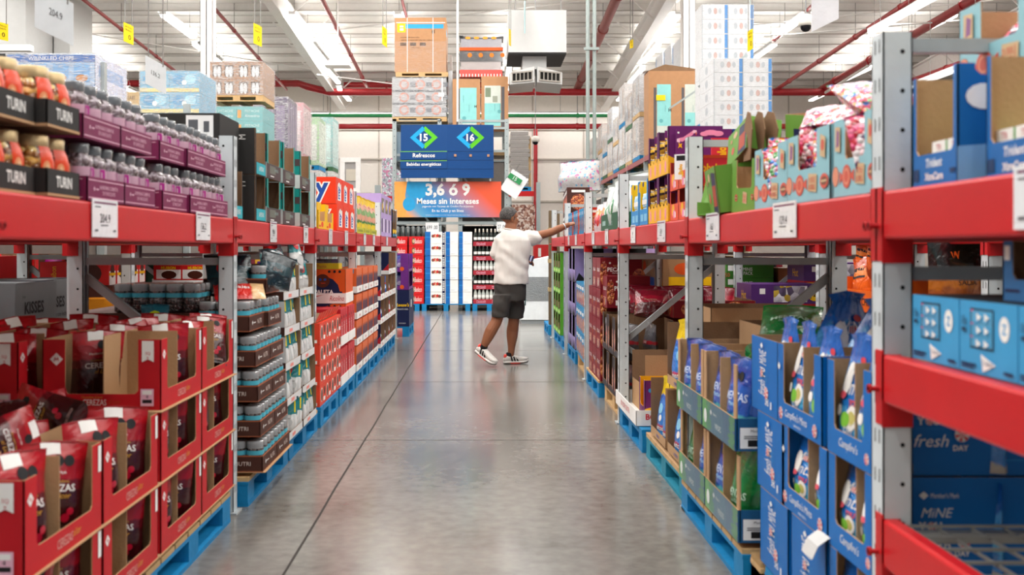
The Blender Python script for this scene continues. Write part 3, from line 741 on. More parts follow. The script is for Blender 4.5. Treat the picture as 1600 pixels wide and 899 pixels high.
# ---------------------------------------------------------------- pallets
pblue = mat('#0f80b8', .55, bump=.35, bscale=25, var=.12, vscale=6, name='blue_pallet_paint'); pwood = mat('#c9a777', .7, bump=.3, bscale=20, var=.12, name='raw_pallet_wood'); pteal = mat('#1f86a0', .6, bump=.3, var=.12, name='faded_pallet_paint')
pteal2 = pblue
def pallet(x0, x1, d0, d1, m, lab, top=None, H=.145, long='y', group=None):
    """deck boards over stringer blocks over base runners"""
    top = top or m; r = empty('pallet', (x0, d0, 0)); W = x1 - x0; D = d1 - d0
    b = B(); n = 7
    if long == 'y':
        for i in range(n): y = D * i / n; b.box(0, W, y + .008, y + D / n - .008, H - .02, H, top)
        for x in (0, W / 2 - .05, W - .1): b.box(x, x + .1, 0, D, H - .038, H - .0205, m)
    b.obj('deck', r)
    for ix in (0, W / 2 - .05, W - .1):
        for iy in (0, D / 2 - .07, D - .14):
            c = B(); c.box(ix + .002, ix + .098, iy, iy + .14, .02, H - .039, m); c.obj('block', r)
        c = B(); c.box(ix, ix + .1, 0, D, 0, .0195, m); c.obj('runner', r)
    return tag(r, lab, 'pallet', group)
# ================================================================ WEST SIDE GOODS (their fronts face +X)
RG = random.Random(11)
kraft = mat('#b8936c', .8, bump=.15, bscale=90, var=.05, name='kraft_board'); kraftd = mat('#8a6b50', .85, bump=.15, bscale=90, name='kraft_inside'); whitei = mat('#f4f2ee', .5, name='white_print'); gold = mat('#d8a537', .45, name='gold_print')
RZL, RZR = PI / 2, -PI / 2
def pl(p, x, d, z, lab, cat='box', group=None, **k): return put(p, (-x, d, z), RZL + k.pop('dr', 0), lab, cat, group, **k)
def diamond(cx, cz, sx, sz, m): return ('p', [(cx - sx, cz), (cx, cz - sz), (cx + sx, cz), (cx, cz + sz)], m)
# --- black trays of orange labelled jars
blk = mat('#2c2b2a', .7, name='black_card'); org = mat('#dd3f08', .35, coat=.3, name='orange_label')
b = case(.232, .27, .078, blk, kraftd, pr={'f': [('r', 0, 0, 1, .1, kraft), ('t', 'TURIN', .5, .55, .42, .48, whitei, dict(bold=.02))], 'l': [('r', 0, 0, 1, .1, kraft), ('t', 'TURIN', .5, .55, .42, .42, whitei, dict(bold=.02))]})
P_TUR = proto(b, 'jar_tray')
sweets = cellmat('gold_wrapped_nuts', ['#a3661c', '#d9a24a', '#5c3413', '#f0d080', '#7c4a1c'], 55, .15, .9, 1.0)
b = B(); b.lathe([(.02, .004), (.05, .006), (.056, .03), (.057, .09), (.05, .125), (.043, .135), (.043, .14)], sweets, seg=20)
c = B(); c.lathe([(.045, .138), (.046, .168), (.042, .172), (.001, .172)], mat('#b9a27a', .35, .6, name='gold_lid'), seg=20)
lb = B(); a0, a1 = math.radians(-128), math.radians(-5)
lb.lathe([(.0578, .028), (.0585, .06), (.0585, .095), (.052, .122), (.046, .138)], org, seg=14, a0=a0, a1=a1)
def onjar(r, ang, dz):
    return lambda x, z: (r * math.cos(ang + x / r), r * math.sin(ang + x / r), dz + z)
lb.text('Mango', (0, 0, 0), 0, 0, .012, whitei, .05, fn=onjar(.0592, math.radians(-75), .042)); 
for an, rr in ((-60, .02), (-110, .016)):
    f = onjar(.0592, math.radians(an), .078); lb.add([f(rr * .8 * math.cos(t * PI / 6), rr * 1.2 * math.sin(t * PI / 6)) for t in range(12)], [tuple(range(12))], mat('#f0a070', .4, name='peach_print'))
    f = onjar(.0596, math.radians(an) + .02, .074); lb.add([f(rr * .4 * math.cos(t * PI / 6), rr * .9 * math.sin(t * PI / 6)) for t in range(12)], [tuple(range(12))], mat('#f8c79a', .4, name='peach_print_light'))
f = onjar(.059, math.radians(-48), .105)
for sx in (-.008, .008): lb.add([f(sx + .008 * math.cos(t * PI / 4 + PI / 8), .009 * math.sin(t * PI / 4 + PI / 8)) for t in range(8)], [tuple(range(8))], ink)
P_JAR = proto(b, 'sweet_jar', [('lid', c), ('label_sleeve', lb)])
for col, xo in ((0, 0), (1, .28)):
    for ti in range(2):
        for k, d in enumerate((2.645, 2.885)):
            xx = 1.235 + xo + (.02 if k == 0 else -.012) + 0
            z = BT + .004 + ti * .196
            w1 = ['lower', 'upper'][ti]; w2 = ['at the photo edge', 'next to the purple trays'][k]; w3 = ['front', 'rear'][col]
            pl(P_TUR, xx, d, z, f'black jar tray with white lettering, {w1} {w3} one {w2}', 'tray')
            for i in range(2):
                for j in range(2):
                    pl(P_JAR, xx + .075 + j * .14, d + .06 + i * .113, z + .004, f'orange labelled jar, {["aisle", "inner"][j]} side {["near", "far"][i]} corner of {w1} {w3} black tray {["at photo edge", "by purple trays"][k]}', 'jar', 'orange labelled sweet jars', dr=RG.uniform(-.3, .1), scale=(1, 1.14, 1))
# --- purple trays of nut bottles
pur = mat('#7b2450', .55, name='plum_card'); pink = mat('#e9b8cc', .5, name='pale_pink_print')
b = case(.325, .3, .075, pur, pur, pr={'f': [('r', .02, .1, .98, .14, pink), ('r', .02, .84, .98, .88, pink), ('t', 'ALMENDRAS CUBIERTAS', .55, .6, .16, .5, pink), ('t', 'DE CHOCOLATE', .55, .36, .16, .34, pink), diamond(.16, .5, .02, .11, pink), ('r', .2, .46, .27, .52, pink)],
     'l': [('r', .05, .1, .95, .13, pink), ('r', .05, .86, .95, .89, pink)]})
P_PTR = proto(b, 'bottle_tray')
nuts = cellmat('chocolate_almonds_in_clear_plastic', ['#5c4a4c', '#7c6c70', '#94868e', '#4a3a3c', '#86767e', '#b4aab2'], 70, .2, .5, .7)
b = B(); b.lathe([(.03, .002), (.043, .005), (.046, .02), (.046, .09), (.043, .105), (.046, .115), (.043, .132), (.03, .142), (.03, .148)], nuts, seg=14)
c = B(); c.lathe([(.031, .146), (.033, .172), (.03, .176), (.001, .176)], mat('#666b70', .12, coat=1, name='smoky_clear_lid'), seg=14)
lb = B(); lb.lathe([(.0466, .05), (.047, .06), (.047, .09), (.0455, .102)], mat('#c9a0b4', .3, coat=.4, name='mauve_label'), seg=14)
for an in (-95, 10, 150):
    f = onjar(.0476, math.radians(an), .078); lb.add([f(-.012, -.03), f(.012, -.03), f(.012, .022), f(-.012, .022)], [(0, 1, 2, 3)], mat('#a81f86', .35, name='magenta_patch'))
P_BOT = proto(b, 'nut_bottle', [('lid', c), ('label_band', lb)])
sp = {0: [3.16, 3.49, 3.945, 4.275, 4.605], 1: [3.15, 3.48, 3.94, 4.27, 4.605]}
tn = ['beside the black trays', 'second from the black trays', 'middle', 'second from the post', 'touching the post']
for ti in range(2):
    for k, d in enumerate(sp[ti]):
        z = BT + .004 + ti * .193; xx = 1.215 + (0, .0, .012, .0, .006)[k] + (.01 if ti else 0)
        w1 = ['lower', 'upper'][ti]
        pl(P_PTR, xx, d, z, f'plum coloured bottle tray, {w1} tier, {tn[k]}', 'tray')
        for i in range(3):
            for j in range(3):
                pl(P_BOT, xx + .052 + j * .097, d + .06 + i * .102, z + .004, f'nut bottle, {ORD[j]} from aisle, {ORD[i]} along, {w1} tray {["by black trays", "second from black", "in middle", "second from post", "by the post"][k]}', 'bottle', 'nut bottles in the plum trays', dr=RG.uniform(-.5, .5))
# --- teal display cases
tealp = mat('#0d8a82', .5, name='teal_card'); umber = mat('#4c3a3c', .6, name='dark_brown_card'); greyt = mat('#8fb3ad', .5, name='pale_teal_print'); pale = mat('#c8cfce', .5, name='pale_grey_card'); cyan = mat('#18a9b8', .5, name='cyan_card')
b = case(.40, .36, .25, tealp, kraftd, cut={'f': (.085, .045)}, pr={'f': [('r', 0, 0, 1, .335, umber), ('r', .2, .12, .62, .3, mat('#6c6f66', .6)), ('t', 'ALMENDRAS', .68, .22, .07, .26, greyt), ('r', .25, .05, .5, .075, whitei)],
     'l': [('r', 0, 0, 1, .36, pale), ('r', 0, .60, 1, .78, umber), ('t', '70%', .8, .69, .09, .3, greyt)], 'r': [('r', 0, 0, 1, .36, pale), ('r', 0, .6, 1, .78, umber)]})
P_TEAL = proto(b, 'display_case')
b = case(.42, .36, .25, blk, kraftd, cut={'f': (.07, .03)}, pr={'f': [('r', .1, .02, .98, .27, cyan), ('t', 'ALMENDRAS', .58, .15, .1, .62, whitei)], 'l': [('v', 'M', .8, .8, .1, .1, whitei)]})
P_BLKC = proto(b, 'display_case')
b = pouch(.15, .2, .07, bandmat('dark_teal_bag', [(0, '#2a1d20'), (.55, '#3a2a2c'), (.72, '#1aa9ae')], rough=.22), 4, [('t', 'Almendras', 0, .6, .06, .6, whitei), ('c', 1, 0, .35, .2, mat('#7a4a30', .4))])
P_DTB = proto(b, 'chocolate_bag')
for ti in range(2):
    w1 = ['lower', 'upper'][ti]
    for k, d in enumerate((5.085, 5.33)):
        if ti == 1 and k == 0: continue
        pl(P_BLKC, 1.24 - .02 * k, d + (.2 if k else -.0), BT + .003 + ti * .253, f'black corrugated display case with cyan lip, {w1} one {["behind the post", "touching the teal cases"][k]}', 'display case', scale=(.56 if k == 0 else .62, 1, 1))
    for k, d in enumerate((5.80, 6.27, 6.86)):
        pl(P_TEAL, 1.215, d, BT + .003 + ti * .253, f'teal and brown window display case, {w1} tier, {["next to the black cases", "middle one", "touching the post"][k]}', 'display case')
        if (ti, k) in ((0, 0), (1, 0), (0, 2), (1, 1)):
            for j in range(2): pl(P_DTB, 1.29 + .1 * j, d + .12 + .02 * j, BT + .009 + ti * .253, f'dark bag with cyan top standing in {w1} {["first", "middle", "last"][k]} teal case, {["front", "rear"][j]}', 'bag', dr=-.3)
for k in range(1, 2): pl(P_DTB, 1.32, 5.2 + .42 * k, BT + .262, f'dark bag with cyan top inside the upper black case {["behind the post", "touching teal cases"][k]}', 'bag', dr=.3, scale=.8)
shipb = carton(.4, .4, .27, blk, {'l': [('r', .58, .5, .92, .96, paper), ('r', .61, .6, .73, .88, grey), ('r', .8, .65, .87, .85, grey)]})
pl(proto(shipb, 'carton'), 1.30, 5.09, BT + .257, 'black carton with a white shipping label on top of the black cases', 'carton')
b = case(.4, .3, .4, blk, kraftd, cut={'f': (.07, .03)}); pl(proto(b, 'display_case'), 1.71, 5.09, BT + .003, 'tall black display case behind the post top', 'display case')
# --- red orange cartons with a blue letter
ror = mat('#ea3d1c', .45, var=.04, name='red_orange_card'); bluep = mat('#1d4fa8', .45, name='blue_print'); ylw = mat('#f3c00e', .45, name='yellow_card_board')
b = carton(.385, .5, .225, ror, {'f': [('r', .3, .15, .85, .75, whitei), ('v', 'my', .57, .45, .36, .5, bluep, dict(bold=.05)), ('p', [(.3, .75), (.5, .85), (.7, .72), (.85, .82), (.85, .75)], whitei)],
       'l': [('t', 'y', .76, .42, .8, .4, whitei, dict(bold=.09)), ('t', 'y', .76, .42, .72, .34, bluep, dict(bold=.03))]})
P_ROR = proto(b, 'snack_carton')
for ti in range(2):
    for k in range(3): pl(P_ROR, 1.215 + (.0 if ti == 0 else .01), 8.62 + .4 * k, BT + .003 + ti * .228, f'red orange snack carton with blue letters, {["lower", "upper"][ti]} tier, {ORD[k]} from the yellow boxes', 'carton')
b = case(.4, .3, .14, ylw, kraft, cut={'f': (.06, .08)}, pr={'f': [('e', .5, .25, .14, .16, ror), ('r', .1, .1, .3, .2, ror)], 'l': [('e', .5, .5, .3, .3, mat('#e58f10', .5)), ('r', .1, .8, .9, .9, ror)]})
b.box(.02, .2, .01, .2, .14, .2, ylw); P_YEL = proto(b, 'snack_box')
for k in range(2): pl(P_YEL, 1.22 + .01 * k, 7.66 + .45 * k, BT + .003, f'small yellow open snack box {["touching the post", "against the red orange cartons"][k]}', 'box')
b = pouch(.16, .2, .07, bandmat('beige_pack', [(0, '#d8b68c'), (.3, '#efd9b8'), (.7, '#c99a62')], rough=.3), 9); pl(proto(b, 'biscuit_bag'), 1.3, 7.58, BT + .15, 'beige biscuit bag behind the post above the yellow boxes', 'bag')
# --- yellow and green packs, hung in rows
b = pouch(.2, .34, .06, bandmat('yellow_green_pack', [(0, '#e8d23a'), (.2, '#3e8a4a'), (.27, '#e6a98c'), (.45, '#7fa86a'), (.62, '#e9b6a0'), (.78, '#f2c80f')], rough=.3, noise_amt=.06), 21, [('t', 'Mix', 0, .72, .07, .5, mat('#c23a2a', .4))])
P_YG = proto(b, 'snack_pack')
for k in range(9): pl(P_YG, 1.26 + .012 * (k % 2), 10.06 + .215 * k, BT + .055, f'tall yellow and green snack pack, {ORD[k]} from the red orange cartons', 'pack', 'yellow green snack packs', dr=RG.uniform(-.3, .1))
for k in range(3):
    b = case(.62, .3, .06, mat('#c7c23a', .5), kraft, pr={'f': [('t', 'SNACK SNACK SNACK', .5, .5, .45, .8, mat('#3e7a3a', .5))]}); pl(proto(b, 'pack_tray'), 1.215, 10.0 + .64 * k, BT + .003, f'low yellow green tray under the snack packs, {ORD[k]} of three', 'tray')
lil = mat('#b9a0d6', .5, name='lilac_card'); lil2 = mat('#9d86c0', .5, name='deep_lilac')
b = carton(.46, .9, .52, lil, {'l': [('e', .55, .86, .09, .03, mat('#5a4a2c', .6)), ('r', .0, .0, 1, .7, mat('#c9d3cb', .5)), ('t', 'leche', .75, .78, .07, .3, whitei)], 'f': [('r', .15, .1, .4, .42, mat('#40364c', .5)), ('r', .6, .1, .85, .42, mat('#e8e0f0', .4)), ('r', .15, .56, .85, .9, mat('#7a7466', .4)), ('c', .35, .7, .1, ylw), ('c', .65, .75, .1, whitei)]})
P_LIL = proto(b, 'lilac_display_box')
for k in range(3): pl(P_LIL, 1.215, 12.42 + .48 * k, BT + .003, f'tall lilac display box with cut-outs, {ORD[k]} beyond the yellow packs', 'display box')
b = case(.3, .3, .38, mat('#1a1c24', .5), kraftd, cut={'f': (.1, .03)}, pr={'f': [('p', [(.0, .2), (.3, .1), (1, .2), (1, .26), (.0, .3)], ylw), ('r', .1, .05, .9, .12, mat('#2a9ad0', .4)), ('p', [(.1, .6), (.1, .9), (.0, .9), (.0, .5)], mat('#2a9ad0', .4))]})
P_BKB = proto(b, 'black_blue_case')
for k in range(2): pl(P_BKB, 1.2, 13.87 + .32 * k, BT + .003, f'black case with blue and yellow flashes, {["beside the lilac boxes", "ending the shelf"][k]}', 'display case')
b = pouch(.28, .3, .06, shm, 31); p = proto(b, 'plastic_flag')
# ---------------------------------------------------------------- lower west: cherry chocolate boxes
crd = mat('#c01722', .5, var=.04, name='cherry_red_card'); crdd = mat('#8f0f1c', .5, name='dark_cherry_print'); wht = whitei
def M_ops(cx, cz, s, W, H):
    sx, sz = s / W, s / H; lw = .16
    m = crd
    return [diamond(cx, cz, sx, sz, wht), ('p', [(cx - sx * .42, cz - sz * .3), (cx - sx * .28, cz - sz * .3), (cx - sx * .2, cz + sz * .1), (cx, cz - sz * .25), (cx + sx * .2, cz + sz * .1), (cx + sx * .28, cz - sz * .3), (cx + sx * .42, cz - sz * .3), (cx + sx * .25, cz + sz * .35), (cx, cz + sz * .02), (cx - sx * .25, cz + sz * .35)], m)]
W_, D_, H_ = .54, .44, .262
front = M_ops(.065, .78, .019, W_, H_) + [('t', 'CEREZAS', .48, .13, .1, .2, mat('#e0a9a0', .5)), ('t', 'al licor', .64, .15, .08, .1, gold, dict(shear=.3)), ('r', .94, .66, .985, .97, wht)]
side = M_ops(.12, .72, .024, D_, H_) + [('t', 'CEREZAS', .44, .11, .085, .2, wht), ('t', 'Chocolate al licor', .42, .185, .03, .18, gold), ('t', 'al Licor', .61, .12, .07, .1, mat('#b5481f', .5), dict(shear=.3)), diamond(.05, .1, .018, .03, wht), ('t', "Member's Mark", .14, .1, .04, .15, wht),
    ('p', [(.84, .68), (.89, .72), (.94, .68), (.94, .98), (.84, .98)], wht), ('t', 'SQ', .89, .8, .05, .05, crd), ('t', 'x', .89, .74, .03, .02, crd), ('r', .83, .06, .94, .3, pink), ('r', .845, .1, .925, .15, ink), ('t', '4', .885, .19, .05, .03, ink), ('p', [(.845, .22), (.925, .22), (.925, .28), (.845, .28)], wht)]
b = case(W_, D_, H_, crd, kraft, cut={'f': (.07, .075), 'l': (.06, .085), 'r': (.06, .085)}, pr={'f': front, 'l': side})
c = B(); c.box(W_ / 2 - .002, W_ / 2 + .002, .02, D_ - .02, .005, H_ + .01, kraft); c.box(.02, W_ - .02, D_ / 2 - .002, D_ / 2 + .002, .005, H_ + .01, kraft)
P_CH = proto(b, 'display_box', [('divider', c)])
crim = bandmat('cherry_bag', [(0, '#22060b'), (.14, '#3a070f'), (.5, '#5c0a16'), (.62, '#9a1020'), (.82, '#b3121f')], rough=.25, bump=.45, bscale=9, coat=.3)
def cherry(seed, lean):
    return pouch(.215, .305, .125, crim, seed, [('r', 0, -.15, .93, .3, .13, wht), ('c', 1, .42, .8, .085, ink), ('c', 1, .08, .8, .085, ink), ('t', "Member's Mark", -.05, .68, .03, .4, wht), ('t', 'CEREZAS', 0, .52, .075, .72, wht, dict(bold=.01)), ('t', 'al Licor', .1, .44, .055, .45, gold, dict(shear=.3)),
        ('t', 'Chocolates rellenos', 0, .59, .025, .5, gold), ('t', 'CHOCOLATE CON CEREZA', 0, .07, .035, .7, mat('#c9a8a0', .4)), ('c', 1.2, -.25, .25, .12, mat('#2e0d0a', .2, coat=.6)), ('c', 1, .3, .2, .07, mat('#b01030', .2, coat=.8)), ('c', 1, .45, .27, .06, mat('#c01838', .2, coat=.8))], lean=lean)
P_CB = [proto(cherry(s, l), 'cherry_chocolate_bag') for s, l in ((41, 0), (42, .12), (43, -.1))]
Z0 = .168; DZ = .266; D0s = [2.655, 3.21, 3.79, 4.345]
pn = ['at the photo edge', 'second from the photo edge', 'second from the post', 'against the post']
for ti in range(3):
    for col in range(2):
        for k, d in enumerate(D0s):
            if ti == 2 and k < 2: continue
            if col == 1 and ti == 0: continue
            x = 1.185 + col * .47; z = Z0 + ti * DZ
            if ti == 2 and col == 1: x = 1.66; d -= .12
            w1 = ['bottom', 'middle', 'top'][ti]; w3 = ['aisle row', 'inner row'][col]
            pl(P_CH, x, d, z, f'red cherry chocolate display box, {w1} tier of {w3}, {pn[k]}', 'display box')
            for i in range(2):
                for j in range(2):
                    if RG.random() < .06: continue
                    a = RG.uniform(-.25, .1) - (1.0 if i == 1 or (k == 2 and ti == 2) else .5)
                    pl(P_CB[RG.randrange(3)], x + (.12 if i else .1) + j * .2, d + .16 + i * .27, z + .006, f'crimson cherry bag, {["near", "far"][i]} {["aisle", "inner"][j]} corner of {w1} {w3} box {pn[k]}', 'bag', dr=a, scale=RG.uniform(.9, 1.0), tilt=(RG.uniform(-.07, .07), RG.uniform(-.09, .09)))
def sheet(x0, x1, d0, d1, z, lab, m=kraft, t=.003):
    b = B(); b.box(x0, x1, d0, d1, z, z + t, m); return tag(b.obj('cardboard_sheet'), lab, 'cardboard sheet')
sheet(-2.1, -1.17, 3.75, 4.91, Z0 + 2 * DZ - .0035, 'kraft cardboard sheet under the top tier of cherry boxes'); sheet(-1.64, -1.175, 2.64, 4.91, Z0 + DZ - .0035, 'kraft cardboard sheet under the middle tier of cherry boxes')
sheet(-1.64, -1.18, 2.64, 4.91, Z0 - .0035, 'kraft cardboard sheet on the pallet under the cherry boxes')
b = B(); b.box(-2.12, -1.67, 2.66, 4.9, .15, .41, crd); struct_o = b.obj('carton_block'); tag(struct_o, 'closed red cartons hidden behind the bottom tier of cherry boxes', 'carton')
b = case(.5, .5, .2, kraft, kraftd); pl(proto(b, 'kraft_box'), 1.69, 3.05, Z0 + 2 * DZ, 'plain kraft box beside the top cherry boxes at the photo edge', 'box')
# loose bags lying on the top tier
for k, (x, d, z, r, t) in enumerate(((1.6, 4.3, .84, .3, 1.25), (1.42, 4.66, .84, .1, -1.3), (1.26, 4.72, .76, .5, .1), (1.98, 3.95, .84, .1, 1.3), (1.5, 2.95, .69, .4, 1.35), (1.38, 3.5, .69, .2, -1.3), (1.66, 3.5, .68, -.1, 1.35), (1.84, 3.1, .9, .2, 1.2))):
    put(P_CB[k % 3], (-x, d, z), r, f'loose crimson cherry bag lying across the box tops, {["second tier-three box", "far corner of the top tier", "leaning by the post", "inner top row", "open middle tier box at photo edge", "aisle side of middle tier", "inner side of middle tier", "kraft box"][k]}', 'bag', tilt=(-.45, t), scale=.82)
# pallets of the west side
pallet(-2.2, -1.19, 3.63, 4.86, pblue, 'bright blue pallet under the cherry boxes, the one ending at the post', top=pwood); pallet(-2.2, -1.19, 2.35, 3.58, pblue, 'bright blue pallet under the cherry boxes at the photo edge', top=pblue)
for d0, d1, x, lab in ((5.14, 6.2, 1.17, 'under the brown trays of clear tubs'), (6.25, 7.32, 1.17, 'under the white and teal bags'), (7.4, 8.32, 1.16, 'under the orange round-window boxes'), (8.4, 9.4, 1.16, 'under the red and white boxes'),
                       (9.5, 10.5, 1.16, 'under the first orange wafer packs'), (10.6, 11.6, 1.16, 'under the second orange wafer packs'), (11.75, 12.75, 1.17, 'under the blue candy bags'), (12.9, 13.9, 1.17, 'under the flag coloured bags')):
    pallet(-x - 1.0, -x, d0, d1, pblue, 'blue wooden pallet ' + lab, top=pwood if d0 < 7 else None)
# --- brown trays of clear tubs
brn = mat('#4b2a20', .6, name='brown_card'); rust = mat('#a05a3a', .6, name='rust_edge')
b = case(.36, .34, .082, brn, rust, pr={'f': [('r', 0, .93, 1, 1, rust), ('r', 0, 0, 1, .06, rust), ('t', 'NUTRI', .66, .5, .3, .3, mat('#e6d6cc', .5)), diamond(.2, .5, .035, .16, wht), ('r', .26, .46, .4, .52, wht)],
     'l': [('r', 0, .93, 1, 1, rust), ('r', 0, 0, 1, .06, rust), ('t', 'NUTRI', .7, .5, .25, .3, mat('#e6d6cc', .5)), ('r', .1, .2, .35, .6, wht)]})
P_BT = proto(b, 'tub_tray')
beans = cellmat('chocolate_beans_painted_highlights', ['#2a1e1c', '#4c3a36', '#241818', '#8a7e7c', '#3c3030', '#6a5c58'], 95, .15, .9, .9)  # dark bean tones, with highlights painted in as paler cells
b = B(); b.lathe([(.03, .001), (.04, .004), (.041, .02), (.041, .1), (.039, .112)], beans, seg=12, sq=3)
c = B(); c.lathe([(.0395, .11), (.041, .125), (.041, .143), (.037, .147), (.001, .147)], mat('#95999b', .12, coat=1, name='clear_lid'), seg=12, sq=3)
d_ = B(); d_.lathe([(.0418, .078), (.0418, .1)], mat('#4fb6cc', .35, name='sky_band'), seg=12, sq=3)
P_TUB = proto(b, 'clear_tub', [('lid', c), ('label_band', d_)])
for ti in range(6):
    for k in range(2):
        if ti == 5 and k == 0: continue
        x = 1.105 + ti * .012 + (.02 if k == 0 and ti > 3 else 0); d = 5.175 + k * .365; z = .168 + ti * .177
        pl(P_BT, x, d, z, f'brown tray of clear tubs, {tiern(ti, 6)} tier, {["touching the post", "beside the teal bags"][k]}', 'tray')
        for i in range(4):
            for j in range(3 if i == 0 and k == 0 else 1):
                if ti == 5 and i > 1 and k: continue
                pl(P_TUB, x + .048 + j * .086, d + .05 + i * .087, z + .005, f'clear tub, {ORD[i]} from camera end, {ORD[j]} row in, {tiern(ti, 6)} tier tray {["by post", "by teal bags"][k]}', 'tub', 'clear chocolate tubs')
sheet(-1.8, -1.09, 5.17, 5.92, .1645, 'kraft sheet on the pallet under the brown trays')
b = B(); b.box(-2.1, -1.5, 5.2, 5.9, .15, .95, brn); b.box(-2.1, -1.43, 5.2, 5.9, .951, .97, brn); tag(b.obj('carton_block'), 'dark brown cartons stacked behind the trays of clear tubs', 'carton')
for i in range(3):
    for j in range(5): pl(P_TUB, 1.48 + .088 * j, 5.25 + .09 * i, .971, f'clear tub on the rear brown cartons, {ORD[j]} from aisle, {ORD[i]} from camera', 'tub', 'clear chocolate tubs')
# --- teal and white bags
tw = bandmat('teal_white_bag', [(0, '#4a2b33'), (.1, '#e9ebea'), (.46, '#dfe5e4'), (.52, '#0f7f86'), (.9, '#0b4f5c')], rough=.22, bump=.5, bscale=10, coat=.5)
b = pouch(.17, .23, .08, tw, 51, [('r', 0, .7, .72, .06, .3, mat('#e7d21a', .4)), ('r', 0, .7, .3, .12, .45, mat('#d8dcdc', .4)), ('c', 1, -.3, .72, .2, mat('#c8202c', .4)), ('t', '50', -.3, .76, .07, .22, wht), ('t', 'PZAS', -.3, .69, .045, .26, wht), ('c', .6, -.1, .3, .28, mat('#c9cdcd', .4)), ('t', 'Mentas', 0, .42, .05, .5, ink)])
P_TW = proto(b, 'white_teal_bag')
b = case(.5, .36, .2, mat('#d8dada', .5, name='pale_card'), kraftd, hs={'f': .045, 'r': .2, 'l': .2}, pr={'l': [('r', 0, .0, 1, .25, brn), ('t', 'SAL', .3, .75, .1, .3, ink), ('c', .4, .45, .16, mat('#b4b8ba', .5))], 'f': [('r', .3, .05, .5, .15, mat('#e88a80', .5))]})
P_TWT = proto(b, 'bag_tray')
for ti in range(5):
    for k in range(2):
        x = 1.125 + .006 * ti; d = 5.95 + k * .53; z = .168 + ti * .207
        pl(P_TWT, x, d, z, f'pale corner tray of teal bags, {tiern(ti, 5)} tier, {["beside the brown trays", "touching the next post"][k]}', 'tray')
        for i in range(3): pl(P_TW, x + .075, d + .11 + i * .165, z + .006, f'white and teal bag, {ORD[i]} along {tiern(ti, 5)} tray {["beside the brown trays", "by the next post"][k]}', 'bag', dr=RG.uniform(-1.1, -.3), tilt=(0, RG.uniform(-.1, .1)))
for k, (d, z, rz, tl) in enumerate(((6.05, 1.06, 1.2, -.2), (6.35, 1.06, 1.5, -.15), (6.75, 1.16, 1.4, -.1))): put(P_TW, (-1.22, d, z - .02), rz, f'teal bag standing on top of the pile, {ORD[k]} from the brown trays', 'bag', tilt=(tl, 0), scale=1.15)
dkt = bandmat('dark_teal_foil', [(0, '#0d2a33'), (.4, '#0f3c46'), (.7, '#0a2028')], rough=.2, bump=.6, coat=.6)
b = pouch(.24, .22, .1, dkt, 61, [('t', 'Dark', 0, .5, .1, .5, mat('#7a5a50', .4))]); put(proto(b, 'dark_foil_bag'), (-1.15, 5.62, 1.09), .5, 'dark teal foil bag tilted on top of the brown trays', 'bag', tilt=(-.1, .3), scale=.85)
b = pouch(.26, .24, .08, dkt, 62, [('c', 1, -.2, .6, .2, mat('#b01c28', .4))]); put(proto(b, 'dark_foil_bag'), (-1.34, 5.5, 1.05), .5, 'dark foil bag slumped behind the red biscuit bag', 'bag', tilt=(-.4, 0))
rb = bandmat('red_biscuit_bag', [(0, '#b8171c'), (.5, '#d02a20'), (.75, '#d9b07a')], rough=.25, bump=.5, axis='u')
b = pouch(.26, .2, .06, rb, 63, [('t', 'Cookies', -.1, .5, .2, .5, whitei)], kind='pillow'); put(proto(b, 'red_biscuit_bag'), (-1.25, 5.32, 1.035), .3, 'red biscuit bag lying on the brown tray next to the post', 'bag', tilt=(-1.2, 0))
b = pouch(.14, .15, .05, bandmat('vegan_bag', [(0, '#0e7f96'), (.6, '#0d6478')], rough=.3), 64, [('c', 1, 0, .5, .3, mat('#c8d820', .4)), ('t', 'V', 0, .52, .2, .2, mat('#2a6a2a', .4))]); put(proto(b, 'vegan_bag'), (-1.64, 5.15, 1.0 - .13), .1, 'small teal bag with a yellow green round badge', 'bag')
# --- orange boxes with round windows
b = carton(.27, .2, .15, mat('#e2442a', .45, name='coral_card'), {'f': [('e', .33, .52, .2, .36, mat('#f2d9cc', .5)), ('e', .34, .5, .16, .3, mat('#5a3325', .4)), ('r', .62, .15, .92, .35, wht), ('e', .8, .65, .12, .2, mat('#5a3325', .4))], 'l': [('e', .5, .5, .3, .35, mat('#5a3325', .4)), ('r', .1, .05, .9, .2, wht)]})
P_OW = proto(b, 'round_window_box')
for ti in range(4):
    for k in range(4):
        for j in range(2 if k == 0 else 1): pl(P_OW, 1.17 + j * .21, 7.42 + .274 * k, .147 + .152 * ti, f'coral box with round chocolate picture, {tiern(ti, 4)} tier, {ORD[k]} along, {["aisle", "inner"][j]} row', 'box', 'coral round picture boxes')
b = B(); b.box(0, 1.09, .0, .3, 0, .004, kraftd)
for k in range(8): x = .02 + k * .135; b.hexa([(x, 0, .004), (x + .1, 0, .004), (x + .1, .004, .004), (x, .004, .004), (x, -.03, .07), (x + .1, -.03, .07), (x + .1, -.026, .07), (x, -.026, .07)], mat('#e2442a', .45, name='coral_card'))
pl(proto(b, 'torn_flap'), 1.2, 7.42, .757, 'torn coral and kraft flaps on top of the round picture boxes', 'cardboard')
b = case(.5, .4, .16, wht, kraftd); pl(proto(b, 'open_carton'), 1.45, 7.9, .762, 'open white and kraft carton behind the coral boxes', 'carton')
